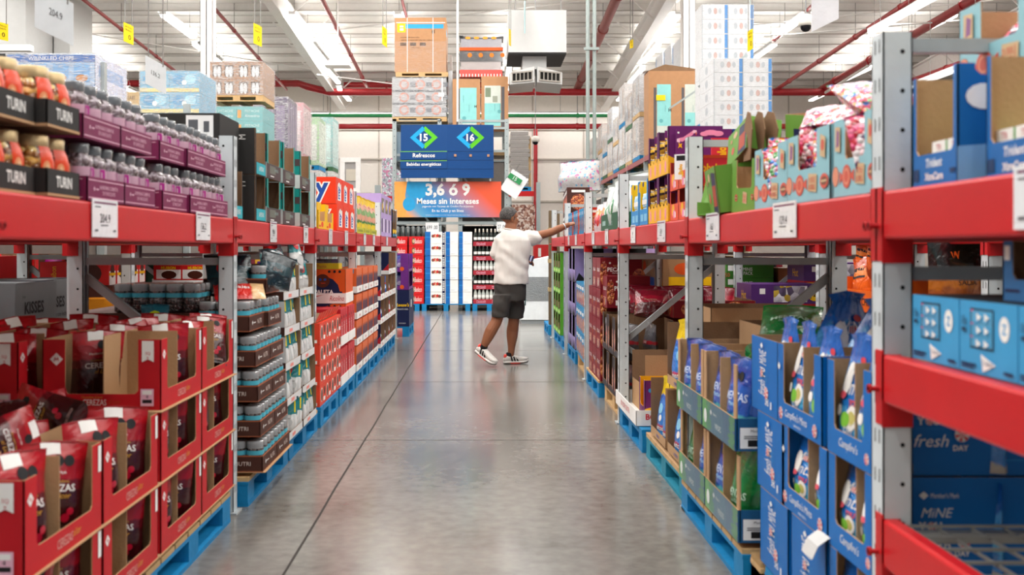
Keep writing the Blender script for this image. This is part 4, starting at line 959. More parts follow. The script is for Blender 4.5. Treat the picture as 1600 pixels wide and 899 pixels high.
# --- red spines in white trays
b = carton(.14, .3, .3, mat('#c4242f', .45, name='spine_red'), {'f': [('r', .3, .72, .5, .8, ink), ('v', 'ChocoTri', .5, .38, .4, .5, wht), ('r', .2, .08, .8, .12, bluep)], 'l': [('t', 'Chocotri', .5, .5, .15, .8, wht)]})
P_RS = proto(b, 'red_upright_box')
b = case(.47, .32, .08, wht, wht); P_WT = proto(b, 'white_tray')
for ti in range(2):
    for k in range(2):
        d = 8.52 + k * .49; z = .147 + ti * .335
        pl(P_WT, 1.165, d, z, f'white tray of red upright boxes, {["lower", "upper"][ti]}, {["beside the coral boxes", "by the post"][k]}', 'tray')
        for i in range(3): pl(P_RS, 1.172, d + .02 + i * .147, z + .006, f'red upright box, {ORD[i]} in {["lower", "upper"][ti]} white tray {["beside the coral boxes", "by the post"][k]}', 'box')
navy = mat('#17204a', .45, name='navy_print'); orb = mat('#e0581a', .45, name='orange_card')
b = case(.5, .42, .3, orb, kraft, pr={'l': [('r', .1, .0, .93, .35, navy), ('e', .5, .35, .38, .45, navy), ('e', .52, .66, .15, .2, mat('#5a2a1a', .4)), ('e', .47, .7, .03, .035, bluep), ('e', .57, .7, .03, .035, bluep), ('r', .48, .585, .58, .6, ror), ('r', .02, .8, .22, 1, mat('#38a0c8', .4)), ('t', '18', .12, .92, .1, .13, wht), ('c', .66, .93, .04, ink), ('c', .77, .93, .04, ink), ('c', .88, .93, .04, ink), ('t', 'PALETA', .55, .34, .12, .6, wht, dict(bold=.03)), ('t', 'Payaso', .25, .45, .07, .25, mat('#e87a8a', .4))]})
b.box(.01, .49, .02, .4, .006, .29, mat('#d9541c', .5))
c = B(); c.box(-.004, .504, -.004, .424, .0, .09, wht); c.prints('l', .504, .42, .09, [('t', 'Ricolino', .82, .5, .5, .3, mat('#c02028', .5), dict(shear=.3)), ('p', [(.05, .5), (.15, .3), (.22, .6), (.55, .85), (.25, .45), (.15, .15)], mat('#c02028', .5))], e=.006)
P_PAL = proto(b, 'lollipop_box', [('white_sleeve', c)])
for k, z in enumerate((.815, .51)):
    put(P_PAL, (-1.19 - .0 * k, 8.98, z), RZL, f'orange and navy lollipop box with a smiling face, {["top", "lower"][k]} one', 'box')
b = carton(.2, .3, .05, mat('#c9b020', .5), {'l': [('t', 'Pasita', .5, .5, .5, .6, mat('#a8283a', .5))]}); put(proto(b, 'yellow_flat_box'), (-1.25, 8.99, 1.116), RZL, 'flat yellow box lying on the lollipop box', 'box')
# --- orange wafer spines
b = carton(.085, .25, .22, mat('#e06a35', .45, name='wafer_orange'), {'f': [('p', [(.1, .0), (.9, .0), (.9, .6), (.5, .75), (.1, .6)], navy), ('r', .3, .1, .7, .25, wht)], 'l': [('r', .6, .8, .9, 1, mat('#38a0c8', .4)), ('e', .4, .5, .3, .4, navy)]})
P_WF = proto(b, 'wafer_box'); b = case(.45, .28, .06, wht, wht, pr={'f': [('t', 'Ricolino', .5, .5, .5, .5, mat('#c02028', .5), dict(shear=.3))]}); P_WTR = proto(b, 'white_tray')
for ti in range(4):
    for k in range(4):
        d = 9.55 + k * .51; z = .147 + ti * .245
        pl(P_WTR, 1.16, d, z, f'white lettered tray of orange wafer boxes, {tiern(ti, 4)} tier, {ORD[k]} from the post', 'tray')
        for i in range(5): pl(P_WF, 1.166, d + .01 + i * .0875, z + .005, f'slim orange and navy wafer box, {ORD[i]} in tray, {tiern(ti, 4)} tier {ORD[k]} from post', 'box', 'orange navy wafer boxes')
# --- blue candy bags, flag coloured bags
bb = bandmat('blue_candy_bag', [(0, '#1558a8'), (.4, '#2a7fd0'), (.6, '#c03040'), (.7, '#1a5fb4')], rough=.25, coat=.5, bump=.5)
P_BC = proto(pouch(.2, .26, .09, bb, 71, [('c', 1, 0, .5, .2, wht)]), 'blue_candy_bag')
fb = bandmat('flag_bag', [(0, '#c0202c'), (.35, '#e9e9ee'), (.6, '#b81e2a'), (.8, '#1c2c5c')], rough=.3, coat=.4)
P_FB = proto(pouch(.2, .26, .09, fb, 72, [('t', 'Bon', 0, .5, .1, .5, bluep)]), 'red_white_bag')
b = case(.48, .3, .27, mat('#27304e', .5), kraftd, hs={'f': .07}, pr={'f': [('r', 0, 0, 1, .26, wht), ('t', 'Ricolino', .5, .13, .12, .6, mat('#c02028', .5))], 'l': [('r', 0, 0, 1, 1, navy), ('p', [(0, .1), (.5, .4), (.3, 1), (0, 1)], wht), ('p', [(.6, 0), (1, .0), (1, .5)], mat('#c0202c', .4)), ('r', 0, 0, 1, .18, wht)]})
P_FT = proto(b, 'bag_case')
for ti in range(4):
    for k in range(4):
        d = 11.8 + k * .52; z = .147 + ti * .275
        if ti == 3 and k < 2: continue
        pl(P_FT, 1.16, d, z, f'white lipped navy bag case, {tiern(ti, 4)} tier, {ORD[k]} beyond the wafer boxes', 'case')
        for i in range(2): pl((P_BC if k < 2 else P_FB), 1.235, d + .12 + .22 * i, z + .006, f'{"blue candy" if k < 2 else "red and white"} bag, {["near", "far"][i]} one in {tiern(ti, 4)} tier case {ORD[k]} beyond wafers', 'bag', dr=RG.uniform(-.5, .1))
# --- tall pallet boxes closing the row
b = carton(1.0, .62, .53, mat('#18204a', .45, name='midnight_blue_card'), {'l': [('t', "Reese's", .84, .6, .1, .34, ylw, dict(shear=.2, bold=.03)), ('t', 'MINIATURES', .84, .48, .04, .3, wht), ('t', 'ONE BOX', .84, .09, .03, .2, wht)], 'f': [('r', .35, .5, .5, .72, paper)]})
put(proto(b, 'pallet_box'), (-1.06, 15.05, .148), RZL, 'midnight blue pallet box with yellow lettering at the row end', 'pallet box')
pallet(-1.72, -1.06, 15.03, 16.1, pblue, 'blue pallet under the midnight blue pallet box')
violet = mat('#6d2a80', .45, name='violet_card')
b = case(.9, .5, .265, violet, violet, cut={'l': (.06, .12), 'f': (.04, .1)}, pr={'l': [('c', .8, .16, .12, orb)], 'f': [('c', .9, .2, .08, orb)]}); P_VI = proto(b, 'violet_case')
vb = bandmat('violet_bag', [(0, '#2a2f7a'), (.3, '#b9a7c8'), (.5, '#5a3a8a'), (.75, '#1c2a8a')], rough=.25, noise_amt=.15)
P_VB = proto(pouch(.26, .24, .1, vb, 75), 'violet_bag')
for ti in range(2):
    put(P_VI, (-1.07, 15.1, .684 + ti * .268), RZL, f'violet open case of bags on the midnight blue pallet box, {["lower", "upper"][ti]}', 'case')
    for j in range(2): put(P_VB, (-1.2 - .2 * j, 15.2, .69 + ti * .268), .1, f'violet and blue sweet bag in {["lower", "upper"][ti]} violet case, {["aisle", "inner"][j]} one', 'bag')
    put(P_VB, (-1.18, 15.65, .69 + ti * .268), RZL, f'violet and blue sweet bag at the far side of the {["lower", "upper"][ti]} violet case', 'bag')
# ---------------------------------------------------------------- rack behind, seen under the beams
gk = mat('#6f7476', .55, name='grey_kraft'); 
b = carton(.5, .42, .322, gk, {'f': [('t', 'KISSES', .45, .6, .2, .62, ink, dict(bold=.03)), ('t', 'Chocolate con leche', .45, .38, .08, .62, ink), ('t', 'XXX', .2, .78, .04, .12, ink)], 'l': [('t', 'KISSES', .7, .3, .2, .5, ink, dict(bold=.03)), ('t', 'BARRA', .6, .55, .06, .3, ink)]})
b.box(.01, .24, -.001, .41, .3225, .326, gk); b.box(.27, .49, .01, .2, .3225, .327, mat('#24262e', .6)); P_KI = proto(b, 'chocolate_carton')
for ti in range(3):
    for k in range(2): pl(P_KI, 2.35 + .1 * k, 5.16 + .52 * k, .147 + ti * .325, f'dark grey chocolate carton, {tiern(ti, 3)} tier, {["nearer the photo edge", "behind the grey post"][k]}', 'carton')
    pl(P_KI, 2.78, 5.16, .147 + ti * .325, f'dark grey chocolate carton, {tiern(ti, 3)} tier, inner one at the photo edge', 'carton')
pallet(-3.3, -2.33, 5.14, 6.25, pblue, 'blue pallet under the dark grey chocolate cartons')
oc = mat('#e08a12', .5, name='amber_card')
b = carton(.25, .42, .2, oc, {'l': [('t', 'KISSES', .55, .52, .3, .8, ink, dict(bold=.03)), ('t', 'Chocolate con leche', .5, .16, .14, .8, ink)], 'f': [('t', '800 g', .5, .4, .25, .7, ink), ('r', .3, .72, .6, .78, ink)]})
P_AM = proto(b, 'chocolate_carton')
for ti in range(4): pl(P_AM, 2.35, 6.97, .147 + ti * .202, f'amber chocolate carton with dark lettering, {tiern(ti, 4)} tier', 'carton')
b = carton(.8, .6, .3, mat('#5a2d22', .5, name='cocoa_card'), {'f': [('t', 'HN', .4, .4, .2, .3, mat('#d89a90', .5))]}); P_CO = proto(b, 'cocoa_carton'); pallet(-2.9, -2.3, 6.9, 7.3, pblue, 'blue pallet under the amber cartons'); pallet(-3.0, -2.35, 8.95, 9.6, pblue, 'blue pallet under the wafer carton stack')
for ti in range(3): pl(P_CO, 2.68, 7.45, .1 + ti * .303 + .02, f'cocoa brown carton behind the amber ones, {tiern(ti, 3)} tier', 'carton')
mub = mat('#d11f1f', .45, name='cookie_red')
b = carton(.55, .48, .085, wht, {'l': [('t', 'MUIBON MUIBON MUIBON', .5, .5, .4, .95, ylw, dict(bold=.06)), ('t', 'MUIBON MUIBON MUIBON', .5, .5, .36, .93, mat('#6a1a10', .5), dict(bold=.0))], 'f': [('t', 'MUIBON', .5, .5, .4, .6, ylw, dict(bold=.04))]}); P_MW = proto(b, 'wafer_carton')
b = carton(.55, .48, .13, mub, {'l': [('r', .05, .08, .5, .7, wht), ('r', .53, .08, .98, .7, wht), ('e', .28, .35, .14, .28, mat('#4a2015', .4)), ('e', .76, .35, .14, .28, mat('#4a2015', .4)), ('t', 'MUIBON', .27, .82, .2, .4, ylw, dict(bold=.04)), ('t', 'MUIBON', .76, .82, .2, .4, ylw, dict(bold=.04))], 'f': [('v', 'MUIBON', .2, .5, .2, .8, ylw)]}); P_MR = proto(b, 'wafer_carton')
z = .147
for i, p in enumerate((P_MW, P_MW, P_MR, P_MW, P_MW, P_MW, P_MW, P_MR, P_MW, P_MR)):
    if i > 9: break
    pl(p, 2.4, 9.0, z, f'{"red pictured" if p is P_MR else "white lettered"} wafer carton, {ORD[i]} from the bottom of the wafer stack', 'carton'); z += (.132 if p is P_MR else .087)
b = carton(.16, .5, .17, mub, {'l': [('v', 'MUIBON', .5, .5, .12, .8, ylw, dict(bold=.04)), ('v', 'muibon', .2, .45, .08, .7, ylw), ('e', .75, .5, .15, .42, mat('#4a2015', .4))], 'f': [('r', .1, .0, .9, .6, wht), ('e', .5, .6, .25, .3, mat('#4a2015', .4)), ('r', .1, .4, .9, .52, ylw)]})
P_MS = proto(b, 'wafer_box')
for k in range(5): pl(P_MS, 2.72, 7.47 + k * .165, 1.03, f'red standing wafer box on the cocoa cartons, {ORD[k]} from the grey post', 'box')
rc = mat('#cf2b2b', .5, name='case_red')
mg = bandmat('magenta_bag', [(0, '#a51a80'), (.2, '#e3c21a'), (.42, '#c01f93'), (.6, '#e8b0dc'), (.72, '#b31688')], rough=.22, noise_amt=.1, coat=.5)
P_MG = proto(pouch(.15, .25, .07, mg, 77), 'magenta_bag'); b = case(.25, .24, .28, rc, kraftd, cut={'l': (.03, .03)}); P_RC = proto(b, 'red_case')
b = B(); b.box(0, .6, 0, .6, 0, .82, mat('#7a1218', .6)); P_SUB = proto(b, 'carton_block')
put(P_SUB, (-3.75, 8.0, .147), 0, 'plain dark red cartons under the magenta bags', 'carton')
for k, x in enumerate((3.26, 3.55)):
    put(P_RC, (-x + .02, 7.98, .975), RZL, f'red case holding a magenta bag, {["beside the inner post", "further from it"][k]}', 'case'); put(P_MG, (-x - .1, 8.06, .98), 0, f'magenta and yellow bag in the red case {["beside the inner post", "further out"][k]}', 'bag')
b = carton(.5, .5, .4, mat('#a81a1c', .5), {'l': [('t', 'Ver', .6, .6, .3, .6, orb), ('r', .7, .75, .98, .98, orb)]}); put(proto(b, 'red_carton'), (-3.62, 7.6, .84), RZL, 'dark red carton with orange lettering at the photo edge', 'carton')
put(P_SUB, (-4.2, 7.62, .02), 0, 'plain dark red cartons under the orange lettered carton', 'carton')
cols = ['#5a2d82', '#23263a', '#c9342a', '#d9cbb0', '#2d6ea8', '#7d1f2c', '#e0b020', '#888c90', '#264f38', '#b8452a']
def filler(side, x0, x1, d0, d1, z0, z1, rows, lab, seed, hues=cols, w=.42, prints=True):
    """stacked printed cartons deeper in the shop"""
    rg = random.Random(seed); n = 0; out = []
    for ti in range(rows):
        h = (z1 - z0) / rows; d = d0; k = 0
        while d + w <= d1 + .01:
            c = rg.choice(hues); c2 = rg.choice([wht, ylw, kraft, rc, bluep])
            b = carton(w - .015, abs(x1 - x0), h - .004, mat(c, .5), {'f': [('r', .12, .15, .88, .45, c2), ('e', .5, .68, .25, .2, rg.choice([wht, kraft, orb]))], 'l': [('r', .1, .2, .9, .5, c2), ('e', .4, .7, .2, .15, orb), ('r', .6, .62, .9, .8, ink)], 'r': [('r', .1, .2, .9, .5, c2), ('e', .4, .7, .2, .15, orb), ('r', .6, .62, .9, .8, ink)]})
            o = b.obj('stock_carton'); n += 1
            if side < 0: o.location = (-x0, d, z0 + ti * h); o.rotation_euler = (0, 0, RZL)
            else: o.location = (x0, d + w, z0 + ti * h); o.rotation_euler = (0, 0, RZR)
            tag(o, f'{lab}, {tiern(ti, rows)} tier, {ORD[k]} along', 'carton')
            d += w; k += 1
filler(-1, 2.6, 3.4, 2.7, 4.9, .02, 1.05, 3, 'printed carton in the rear rack at the photo edge', 5, w=.54)
filler(-1, 2.45, 3.3, 10.0, 14.4, .02, 1.2, 3, 'printed carton in the rear rack beyond the wafers', 6, w=.55)
filler(-1, 1.62, 2.1, 9.6, 11.6, .02, 1.18, 3, 'dim printed carton behind the wafer boxes', 7, w=.5, hues=['#5a2d82', '#8a1420', '#23263a'])
filler(-1, 2.6, 3.3, 2.6, 4.6, BT + .003, 1.9, 2, 'carton on the rear rack shelf behind the jars', 8, w=.5, hues=['#d9cbb0', '#c4d6e4', '#7d8a90'])
filler(-1, 2.6, 3.3, 5.2, 14.2, BT + .003, 1.95, 2, 'carton on the rear rack shelf behind the teal cases', 9, w=.5, hues=['#c9342a', '#d9cbb0', '#c4d6e4', '#e0b020', '#9aa0a4'])
# third rack with its own goods far behind the openings
for i, D in enumerate((7.5, 10.0, 12.5)): upright(-1, 5.6, 6.4, D, TOP, f'{ORD[i]} grey frame of the far west rack', brace=False)
for i, D in enumerate((7.5, 10.0)):
    shelf_beam(-1, 5.6, D, D + 2.5, BB, BT, f'{ORD[i]} red beam of the far west rack')
filler(-1, 5.62, 6.3, 7.6, 12.4, .15, 1.2, 3, 'carton stacked in the far west rack', 15, w=.6, hues=['#c9342a', '#7d1f2c', '#2d6ea8', '#d9cbb0', '#5a2d82'])
filler(-1, 5.62, 6.3, 7.6, 12.4, 1.45, 1.9, 2, 'carton on top of the far west rack', 16, w=.6, hues=['#d9cbb0', '#c4d6e4', '#6f9cc8', '#c98a5a'])
# ================================================================ EAST SIDE GOODS (their fronts face -X)
RG = random.Random(23)
def pr(p, x, d, w, z, lab, cat='box', group=None, **k): return put(p, (x, d + w, z), RZR + k.pop('dr', 0), lab, cat, group, **k)
# --- blue gum cases on the top beam at the photo edge
gb = mat('#1668b0', .45, name='gum_blue'); gbl = mat('#7db4e4', .45, name='gum_light_blue'); grn = mat('#3f9a3e', .4, name='mint_green')
b = case(.235, .3, .265, gb, kraft, cut={'f': (.075, .02), 'r': (.24, .04)}, pr={'f': [('t', 'Trident', .5, .2, .08, .62, mat('#dfe8f0', .4), dict(shear=.2, bold=.03)), ('t', 'XtraCare', .5, .08, .07, .62, wht, dict(bold=.03)), ('r', .03, .05, .16, .16, mat('#1a3c66', .4)), ('r', .85, .09, .97, .13, mat('#1a3c66', .4))],
    'r': [('p', [(0, 0), (1, 0), (1, .22), (.6, .35), (0, .3)], gbl), ('t', 'Z', .62, .5, .16, .3, wht), ('e', .2, .72, .14, .11, wht), ('r', .62, .55, .8, .8, mat('#14335e', .6)), ('r', .62, .25, .8, .45, mat('#14335e', .6))]})
P_GC = proto(b, 'gum_case')
b = carton(.07, .12, .1, mat('#8fc98a', .4, name='gum_pack_green'), {'f': [('r', .0, .7, 1, 1, wht), ('c', .5, .35, .3, grn), ('t', 'TR', .5, .85, .15, .6, mat('#c03050', .4))], 't': [('c', .5, .5, .3, wht)]})
P_GP = proto(b, 'gum_pack')
for k, (d, x) in enumerate(((2.28, 1.06), (1.975, 1.09), (1.70, 1.1))):
    pr(P_GC, x, d, .235, BT + .003, f'blue open gum case with white lettering, {["touching the grey post", "second from the grey post", "cut by the photo edge"][k]}', 'case')
    for j in range(3):
        pr(P_GP, x + .02 + .09 * (j // 2), d + .02 + .08 * (j % 2) + (.06 if k else 0), .07, BT + .008, f'small green and white gum pack, {ORD[j]} inside the blue case {["touching the post", "second from the post", "at the edge"][k]}', 'gum pack')
pale_b = mat('#8ec0ca', .5, var=.04, name='pale_blue_card'); salm = mat('#dd8f72', .5, name='salmon_print'); sred = mat('#cf5a48', .5, name='faded_red_print'); tan = mat('#cdb087', .5, name='tan_print'); brnp = mat('#7c4b3a', .5, name='brown_print')
def candy(cx, cz, s, kind):
    if kind == 0: return [('e', cx, cz, s * .5, s * .85, brnp), ('e', cx, cz, s * .46, s * .8, salm)]
    if kind == 1: return [('p', [(cx - s * 1.0, cz - s * .5), (cx - s * .4, cz), (cx - s * 1.0, cz + s * .5)], sred), ('p', [(cx + s * 1.0, cz - s * .5), (cx + s * .4, cz), (cx + s * 1.0, cz + s * .5)], sred), ('e', cx, cz, s * .6, s * .9, sred), ('e', cx, cz, s * .42, s * .65, salm), ('e', cx, cz, s * .3, s * .45, sred)]
    if kind == 2: return [('p', [(cx - s * .55, cz - s * .6), (cx + s * .55, cz - s * .75), (cx + s * .6, cz + s * .65), (cx - s * .45, cz + s * .8)], tan), ('t', 'DUBBLE', cx, cz + s * .25, s * .45, s * .9, sred), ('t', 'BUBBLE', cx, cz - s * .3, s * .45, s * .9, sred)]
    return [('e', cx, cz, s * .6, s * .7, sred), ('e', cx, cz, s * .45, s * .4, brnp), ('r', cx - s * .4, cz - s * .1, cx + s * .4, cz + s * .1, tan)]
fr = candy(.06, .27, .16, 0) + candy(.33, .25, .17, 1) + candy(.63, .25, .18, 2) + candy(.9, .25, .15, 3) + [('p', [(.08, .6), (.2, .58), (.2, .9), (.08, .92)], tan), ('p', [(.11, .64), (.17, .66), (.18, .84), (.12, .88)], mat('#8a5a8a', .5))] + [('p', [(.82, .6), (.93, .56), (.94, .84), (.83, .9)], tan), ('e', .88, .74, .035, .08, sred)]
b = case(.425, .44, .222, pale_b, kraft, cut={'f': (.105, .12), 'r': (.16, .1)}, pr={'f': fr, 'r': candy(.3, .4, .12, 2) + candy(.7, .4, .12, 1)})
P_PB = proto(b, 'candy_box')
c1 = cellmat('mixed_wrapped_sweets', ['#d02a3c', '#e3d1d8', '#3f7fd0', '#e08aac', '#d0346a', '#e59030', '#e8e4e4', '#53a05a', '#b01a38'], 58, .2, .45, .6)
c2 = cellmat('pink_red_sweets', ['#d0203a', '#f2d8de', '#e0447a', '#5a2a5a', '#b01028', '#e8e0e2', '#e87a9a'], 52, .2, .45, .7)
P_CAN = [proto(pouch(.3, .34, .13, c, s, kind='pillow', wr=.02), 'candy_bag') for s, c in ((81, c1), (82, c2), (83, c1))]
pbx = [(2.665, .0, 'against the near post'), (3.0, .0, 'middle one'), (3.47, .01, 'beside the green cartons')]
for k, (d, dx, lab) in enumerate(((2.67, .0, 'against the post with slotted face'), (3.04, .0, 'in the middle'), (3.49, .01, 'beside the crushed green cartons'))):
    sc = (.8, 1, 1) if k == 0 else (1, 1, 1)
    put(P_PB, (1.035 + dx, d + .425 * sc[0], BT + .003), RZR, f'pale blue candy box with drawn sweets, {lab}', 'box', scale=sc)
    for j, (dx_, dy_, dz, t) in enumerate(((.13, .33, .02, .1), (.12, .16, .0, .2), (.25, .3, .03, .3), (.33, .2, .04, .4))):
        put(P_CAN[(k + j) % 3], (1.035 + dx_, d + dy_ * sc[0], BT + dz), RG.uniform(-.5, .1), f'clear sweets bag, {ORD[j]} from aisle, in pale blue box {["against the slotted post", "in the middle", "beside green cartons"][k]}', 'bag', tilt=(-t, RG.uniform(-.2, .2)), scale=.74)
for k, (x, d, z, rz, t) in enumerate(((1.12, 3.2, 1.70, .3, 1.3), (1.25, 3.5, 1.71, 1.2, 1.2), (1.15, 3.72, 1.67, -.6, 1.35), (1.45, 3.3, 1.66, .8, 1.2), (1.32, 3.9, 1.68, .1, 1.1), (1.22, 2.85, 1.68, 1.7, 1.15), (1.3, 4.2, 1.66, .6, 1.3))):
    put(P_CAN[k % 3], (x, d + .1, z), RZR + rz, f'clear bag of wrapped sweets lying on the pale blue boxes, {ORD[k]} of the loose heap', 'bag', tilt=(-t, .1), scale=.85)
for k, (x, d, z) in enumerate(((1.5, 2.7, BT + .003), (1.5, 3.2, BT + .003), (1.5, 3.7, BT + .003), (1.3, 2.36, 1.72))):
    put(P_PB, (x, d + .425, z), RZR, f'pale blue candy box in the rear row, {["behind the near post", "in the middle", "behind the green cartons", "perched above the blue gum cases"][k]}', 'box')
put(P_CAN[0], (1.45, 2.5, 1.86), RZR, 'clear bag of wrapped sweets in the pale blue box perched above the blue gum cases', 'bag', tilt=(-.9, 0)); put(P_CAN[1], (1.42, 2.62, 1.83), RZR + .6, 'clear red and white bag of sweets beside the perched pale blue box', 'bag', tilt=(-1.1, 0), scale=.8)
lime = mat('#689a3a', .5, var=.05, name='lime_card')
b = case(.3, .24, .215, lime, kraft, cut={'f': (.1, .06)}, hs={'l': .19}, pr={'f': candy(.2, .28, .1, 3) + candy(.55, .28, .15, 2) + candy(.85, .3, .08, 3)}); P_GR = proto(b, 'crushed_carton')
b = case(.34, .2, .2, lime, kraftd, hs={'l': .15, 'b': .12}, pr={'f': [('p', [(.55, .05), (.95, .0), (.95, .85), (.6, .9)], navy), ('r', .6, .15, .9, .6, mat('#b0452e', .5)), ('e', .3, .35, .07, .12, sred), ('e', .4, .8, .1, .1, tan)] + candy(.2, .7, .08, 2)}); P_GR2 = proto(b, 'crushed_carton')
put(P_GR, (1.04, 4.26, BT + .004), RZR + .08, 'crushed lime green carton standing beside the pale blue candy box', 'carton', tilt=(0, .05))
put(P_GR2, (1.04, 4.66, BT + .004), RZR - .1, 'battered lime green carton with a bottle picture, next to the punched post', 'carton', tilt=(.12, .0))
put(P_GR2, (1.06, 4.42, BT + .2), RZR + .1, 'torn lime green carton tipped over on top of the crushed one', 'carton', tilt=(-.15, -.28), scale=.72)
b = B(); b.hexa([(0, 0, 0), (.2, -.05, 0), (.26, .1, .0), (0, .08, 0), (.02, 0, .03), (.2, -.05, .06), (.25, .1, .05), (0, .08, .02)], lime); b.hexa([(0, 0, .02), (.12, .02, .03), (.12, .04, .03), (0, .02, .02), (.02, .03, .17), (.1, .05, .16), (.1, .055, .16), (.02, .035, .17)], lime)
pr(proto(b, 'flattened_flap'), 1.03, 4.55, .3, BT + .004, 'squashed lime green flap lying on the beam edge at the punched post', 'cardboard')
b = B()
rg = random.Random(5)
for k in range(3):
    y = .03 * k; x = rg.uniform(-.02, .02); pts = [(x, 0), (x + .1, .0), (x + .13, .12), (x + .1, .19), (x + .06, .2), (x + .02, .16), (x - .01, .08)]
    b.prism(pts, (0, y, 0), (1, .15 * k, 0), (0, 0, 1), .004, kraftd)
pr(proto(b, 'torn_cardboard'), 1.09, 4.16, .1, BT + .215, 'torn brown cardboard flap sticking up behind the lime green cartons', 'cardboard', tilt=None)
b = case(.3, .3, .24, lime, kraft, pr={'f': [('r', .3, .3, .7, .7, navy)]}); put(proto(b, 'lime_carton'), (1.22, 4.1, BT + .21), RZR + .2, 'lime green carton tipped up behind the heap of sweets', 'carton', tilt=(.1, .15), scale=.75); put(P_GR, (1.42, 4.35, BT + .003), RZR, 'lime green carton standing in the rear row by the punched post', 'carton')
# --- purple and yellow display
dpu = mat('#6a2064', .45, name='plum_purple'); yel2 = mat('#f2b316', .45, name='warm_yellow'); pk = mat('#ef8fb0', .45, name='candy_pink')
wav = [(0, 0)] + [(1, 0), (1, .42)] + [(1 - (i + .5) / 6, .42 if i % 2 else .33) for i in range(6)] + [(0, .4)]
b = case(.33, .3, .262, dpu, mat('#4a1a48', .6), cut={'f': (.085, .03)}, pr={'f': [('p', wav, yel2), ('e', .25, .17, .07, .13, pk), ('e', .75, .17, .07, .13, pk)], 'r': [('p', [(0, 0), (1, 0), (1, .15), (.7, .22), (.4, .32), (.15, .3), (0, .38)], yel2)]})
c = B(); c.box(.163, .167, .01, .29, .004, .255, dpu); P_PY = proto(b, 'display_case', [('divider', c)])
gbag = bandmat('gold_black_bag', [(0, '#d8a022'), (.3, '#2a1c12'), (.5, '#e8b52a'), (.75, '#3a2a1a'), (.85, '#e0a828')], rough=.2, noise_amt=.08, coat=.6)
P_GB = proto(pouch(.14, .075, .05, gbag, 85, kind='pillow', nu=6, nv=6), 'small_sweet_bag')
for ti in range(2):
    for k in range(2):
        d = 5.64 + .335 * k
        pr(P_PY, 1.03, d, .33, BT + .003 + ti * .264, f'purple display case with scalloped yellow lip, {["lower", "upper"][ti]} tier, {["nearer the punched post", "nearer the blue bottle pack"][k]}', 'display case')
        for i in range(2):
            for j in range(2): put(P_GB, (1.105, d + .12 + .165 * i, BT + .07 + ti * .264 + .07 * j), -.2, f'small gold and black bag, {["lower", "upper"][j]} {["near", "far"][i]} slot of {["lower", "upper"][ti]} purple case {["by post", "by bottles"][k]}', 'bag', 'small gold bags in the purple cases')
b = carton(.04, .3, .5, dpu, {'r': [('p', [(.04, .87), (.1, .86), (.28, .93), (.34, .97), (.3, .985), (.12, .91), (.04, .9)], pk), ('p', [(.0, .86), (.06, .85), (.05, .9), (.0, .89)], mat('#f6c6d6', .45)), ('p', [(.28, .96), (.37, .95), (.36, .985), (.3, .99)], mat('#f6c6d6', .45)), ('c', .03, .96, .018, wht), ('p', [(.02, .79), (.06, .805), (.1, .79), (.085, .82), (.1, .845), (.06, .835), (.03, .85), (.04, .82)], yel2), ('c', .3, .84, .02, pk), ('c', .4, .87, .02, yel2), ('e', .62, .96, .14, .03, pk), ('e', .75, .95, .1, .03, pk), ('e', .5, .945, .08, .025, pk), ('c', .2, .8, .015, wht), ('e', .35, .95, .01, .02, sred), ('c', .3, .5, .06, yel2)]})
o = put(proto(b, 'display_board'), (1.07, 5.63, BT + .005), RZR, 'tall purple side panel printed with a wrapped pink sweet', 'panel'); o.location = (1.065, 5.62, BT + .005)
b = carton(.04, .08, .5, mat('#1d3f86', .45), {}); put(proto(b, 'display_board'), (1.37, 5.62, BT + .005), RZR, 'narrow dark blue panel beside the purple side panel', 'panel')
cor = mat('#e4502e', .45, name='coral_red')
b = case(.24, .22, .21, cor, mat('#a02a1a', .6), cut={'f': (.12, .02)}, pr={'f': [('e', .4, .35, .15, .22, yel2), ('e', .5, .22, .13, .15, pk), ('r', .6, .1, .7, .3, wht)], 'r': [('r', .1, .1, .9, .9, mat('#d02a3a', .45)), ('t', 'Bubbaloo', .5, .6, .25, .8, yel2, dict(bold=.03))]})
P_BB = proto(b, 'gum_box')
for k in range(2):
    for ti in range(2): pr(P_BB, 1.035, 5.13 + .245 * k, .24, BT + .003 + .162 * ti, f'coral red gum box, {["lower", "upper"][ti]} one {["beside the punched post", "beside the purple panel"][k]}', 'box', scale=(1, 1, .75))
b = B(); b.box(0, .16, 0, .02, 0, .2, mat('#d32a3a', .45)); b.prints('f', .16, .02, .2, [('v', 'Bubbaloo', .32, .5, .3, .8, yel2, dict(bold=.05)), ('e', .7, .45, .2, .25, pk), ('e', .8, .3, .1, .2, sred)]); put(proto(b, 'gum_card'), (1.17, 5.2, BT + .215), 0, 'red dotted gum card with yellow lettering seen through the punched frame', 'card'); 
b = carton(.2, .2, .23, violet, {'f': [('v', 'Trios', .5, .5, .3, .8, wht)]}); put(proto(b, 'violet_box'), (1.35, 5.3, BT + .213), 0, 'violet box with white lettering behind the punched frame', 'box')
put(P_BB, (1.28, 5.5, BT + .003), RZR, 'coral red gum box in the rear row behind the punched frame', 'box'); b = B(); b.box(0, .4, 0, .2, 0, .21, cor); put(proto(b, 'red_base_box'), (1.16, 5.22, BT + .003), 0, 'plain coral red box under the dotted gum card', 'box')
b = B(); b.box(0, .07, 0, .004, 0, .13, paper); b.prints('f', .07, .004, .13, [('r', .15, .75, .85, .95, ink), ('v', 'Bubu', .45, .4, .3, .4, yel2, dict(bold=.04))]); put(proto(b, 'barcode_card'), (1.0, 5.3, BT + .21), -.5, 'white barcode card stuck out in front of the coral gum boxes', 'card')
skyb = mat('#2a8fd0', .45, name='sky_card')
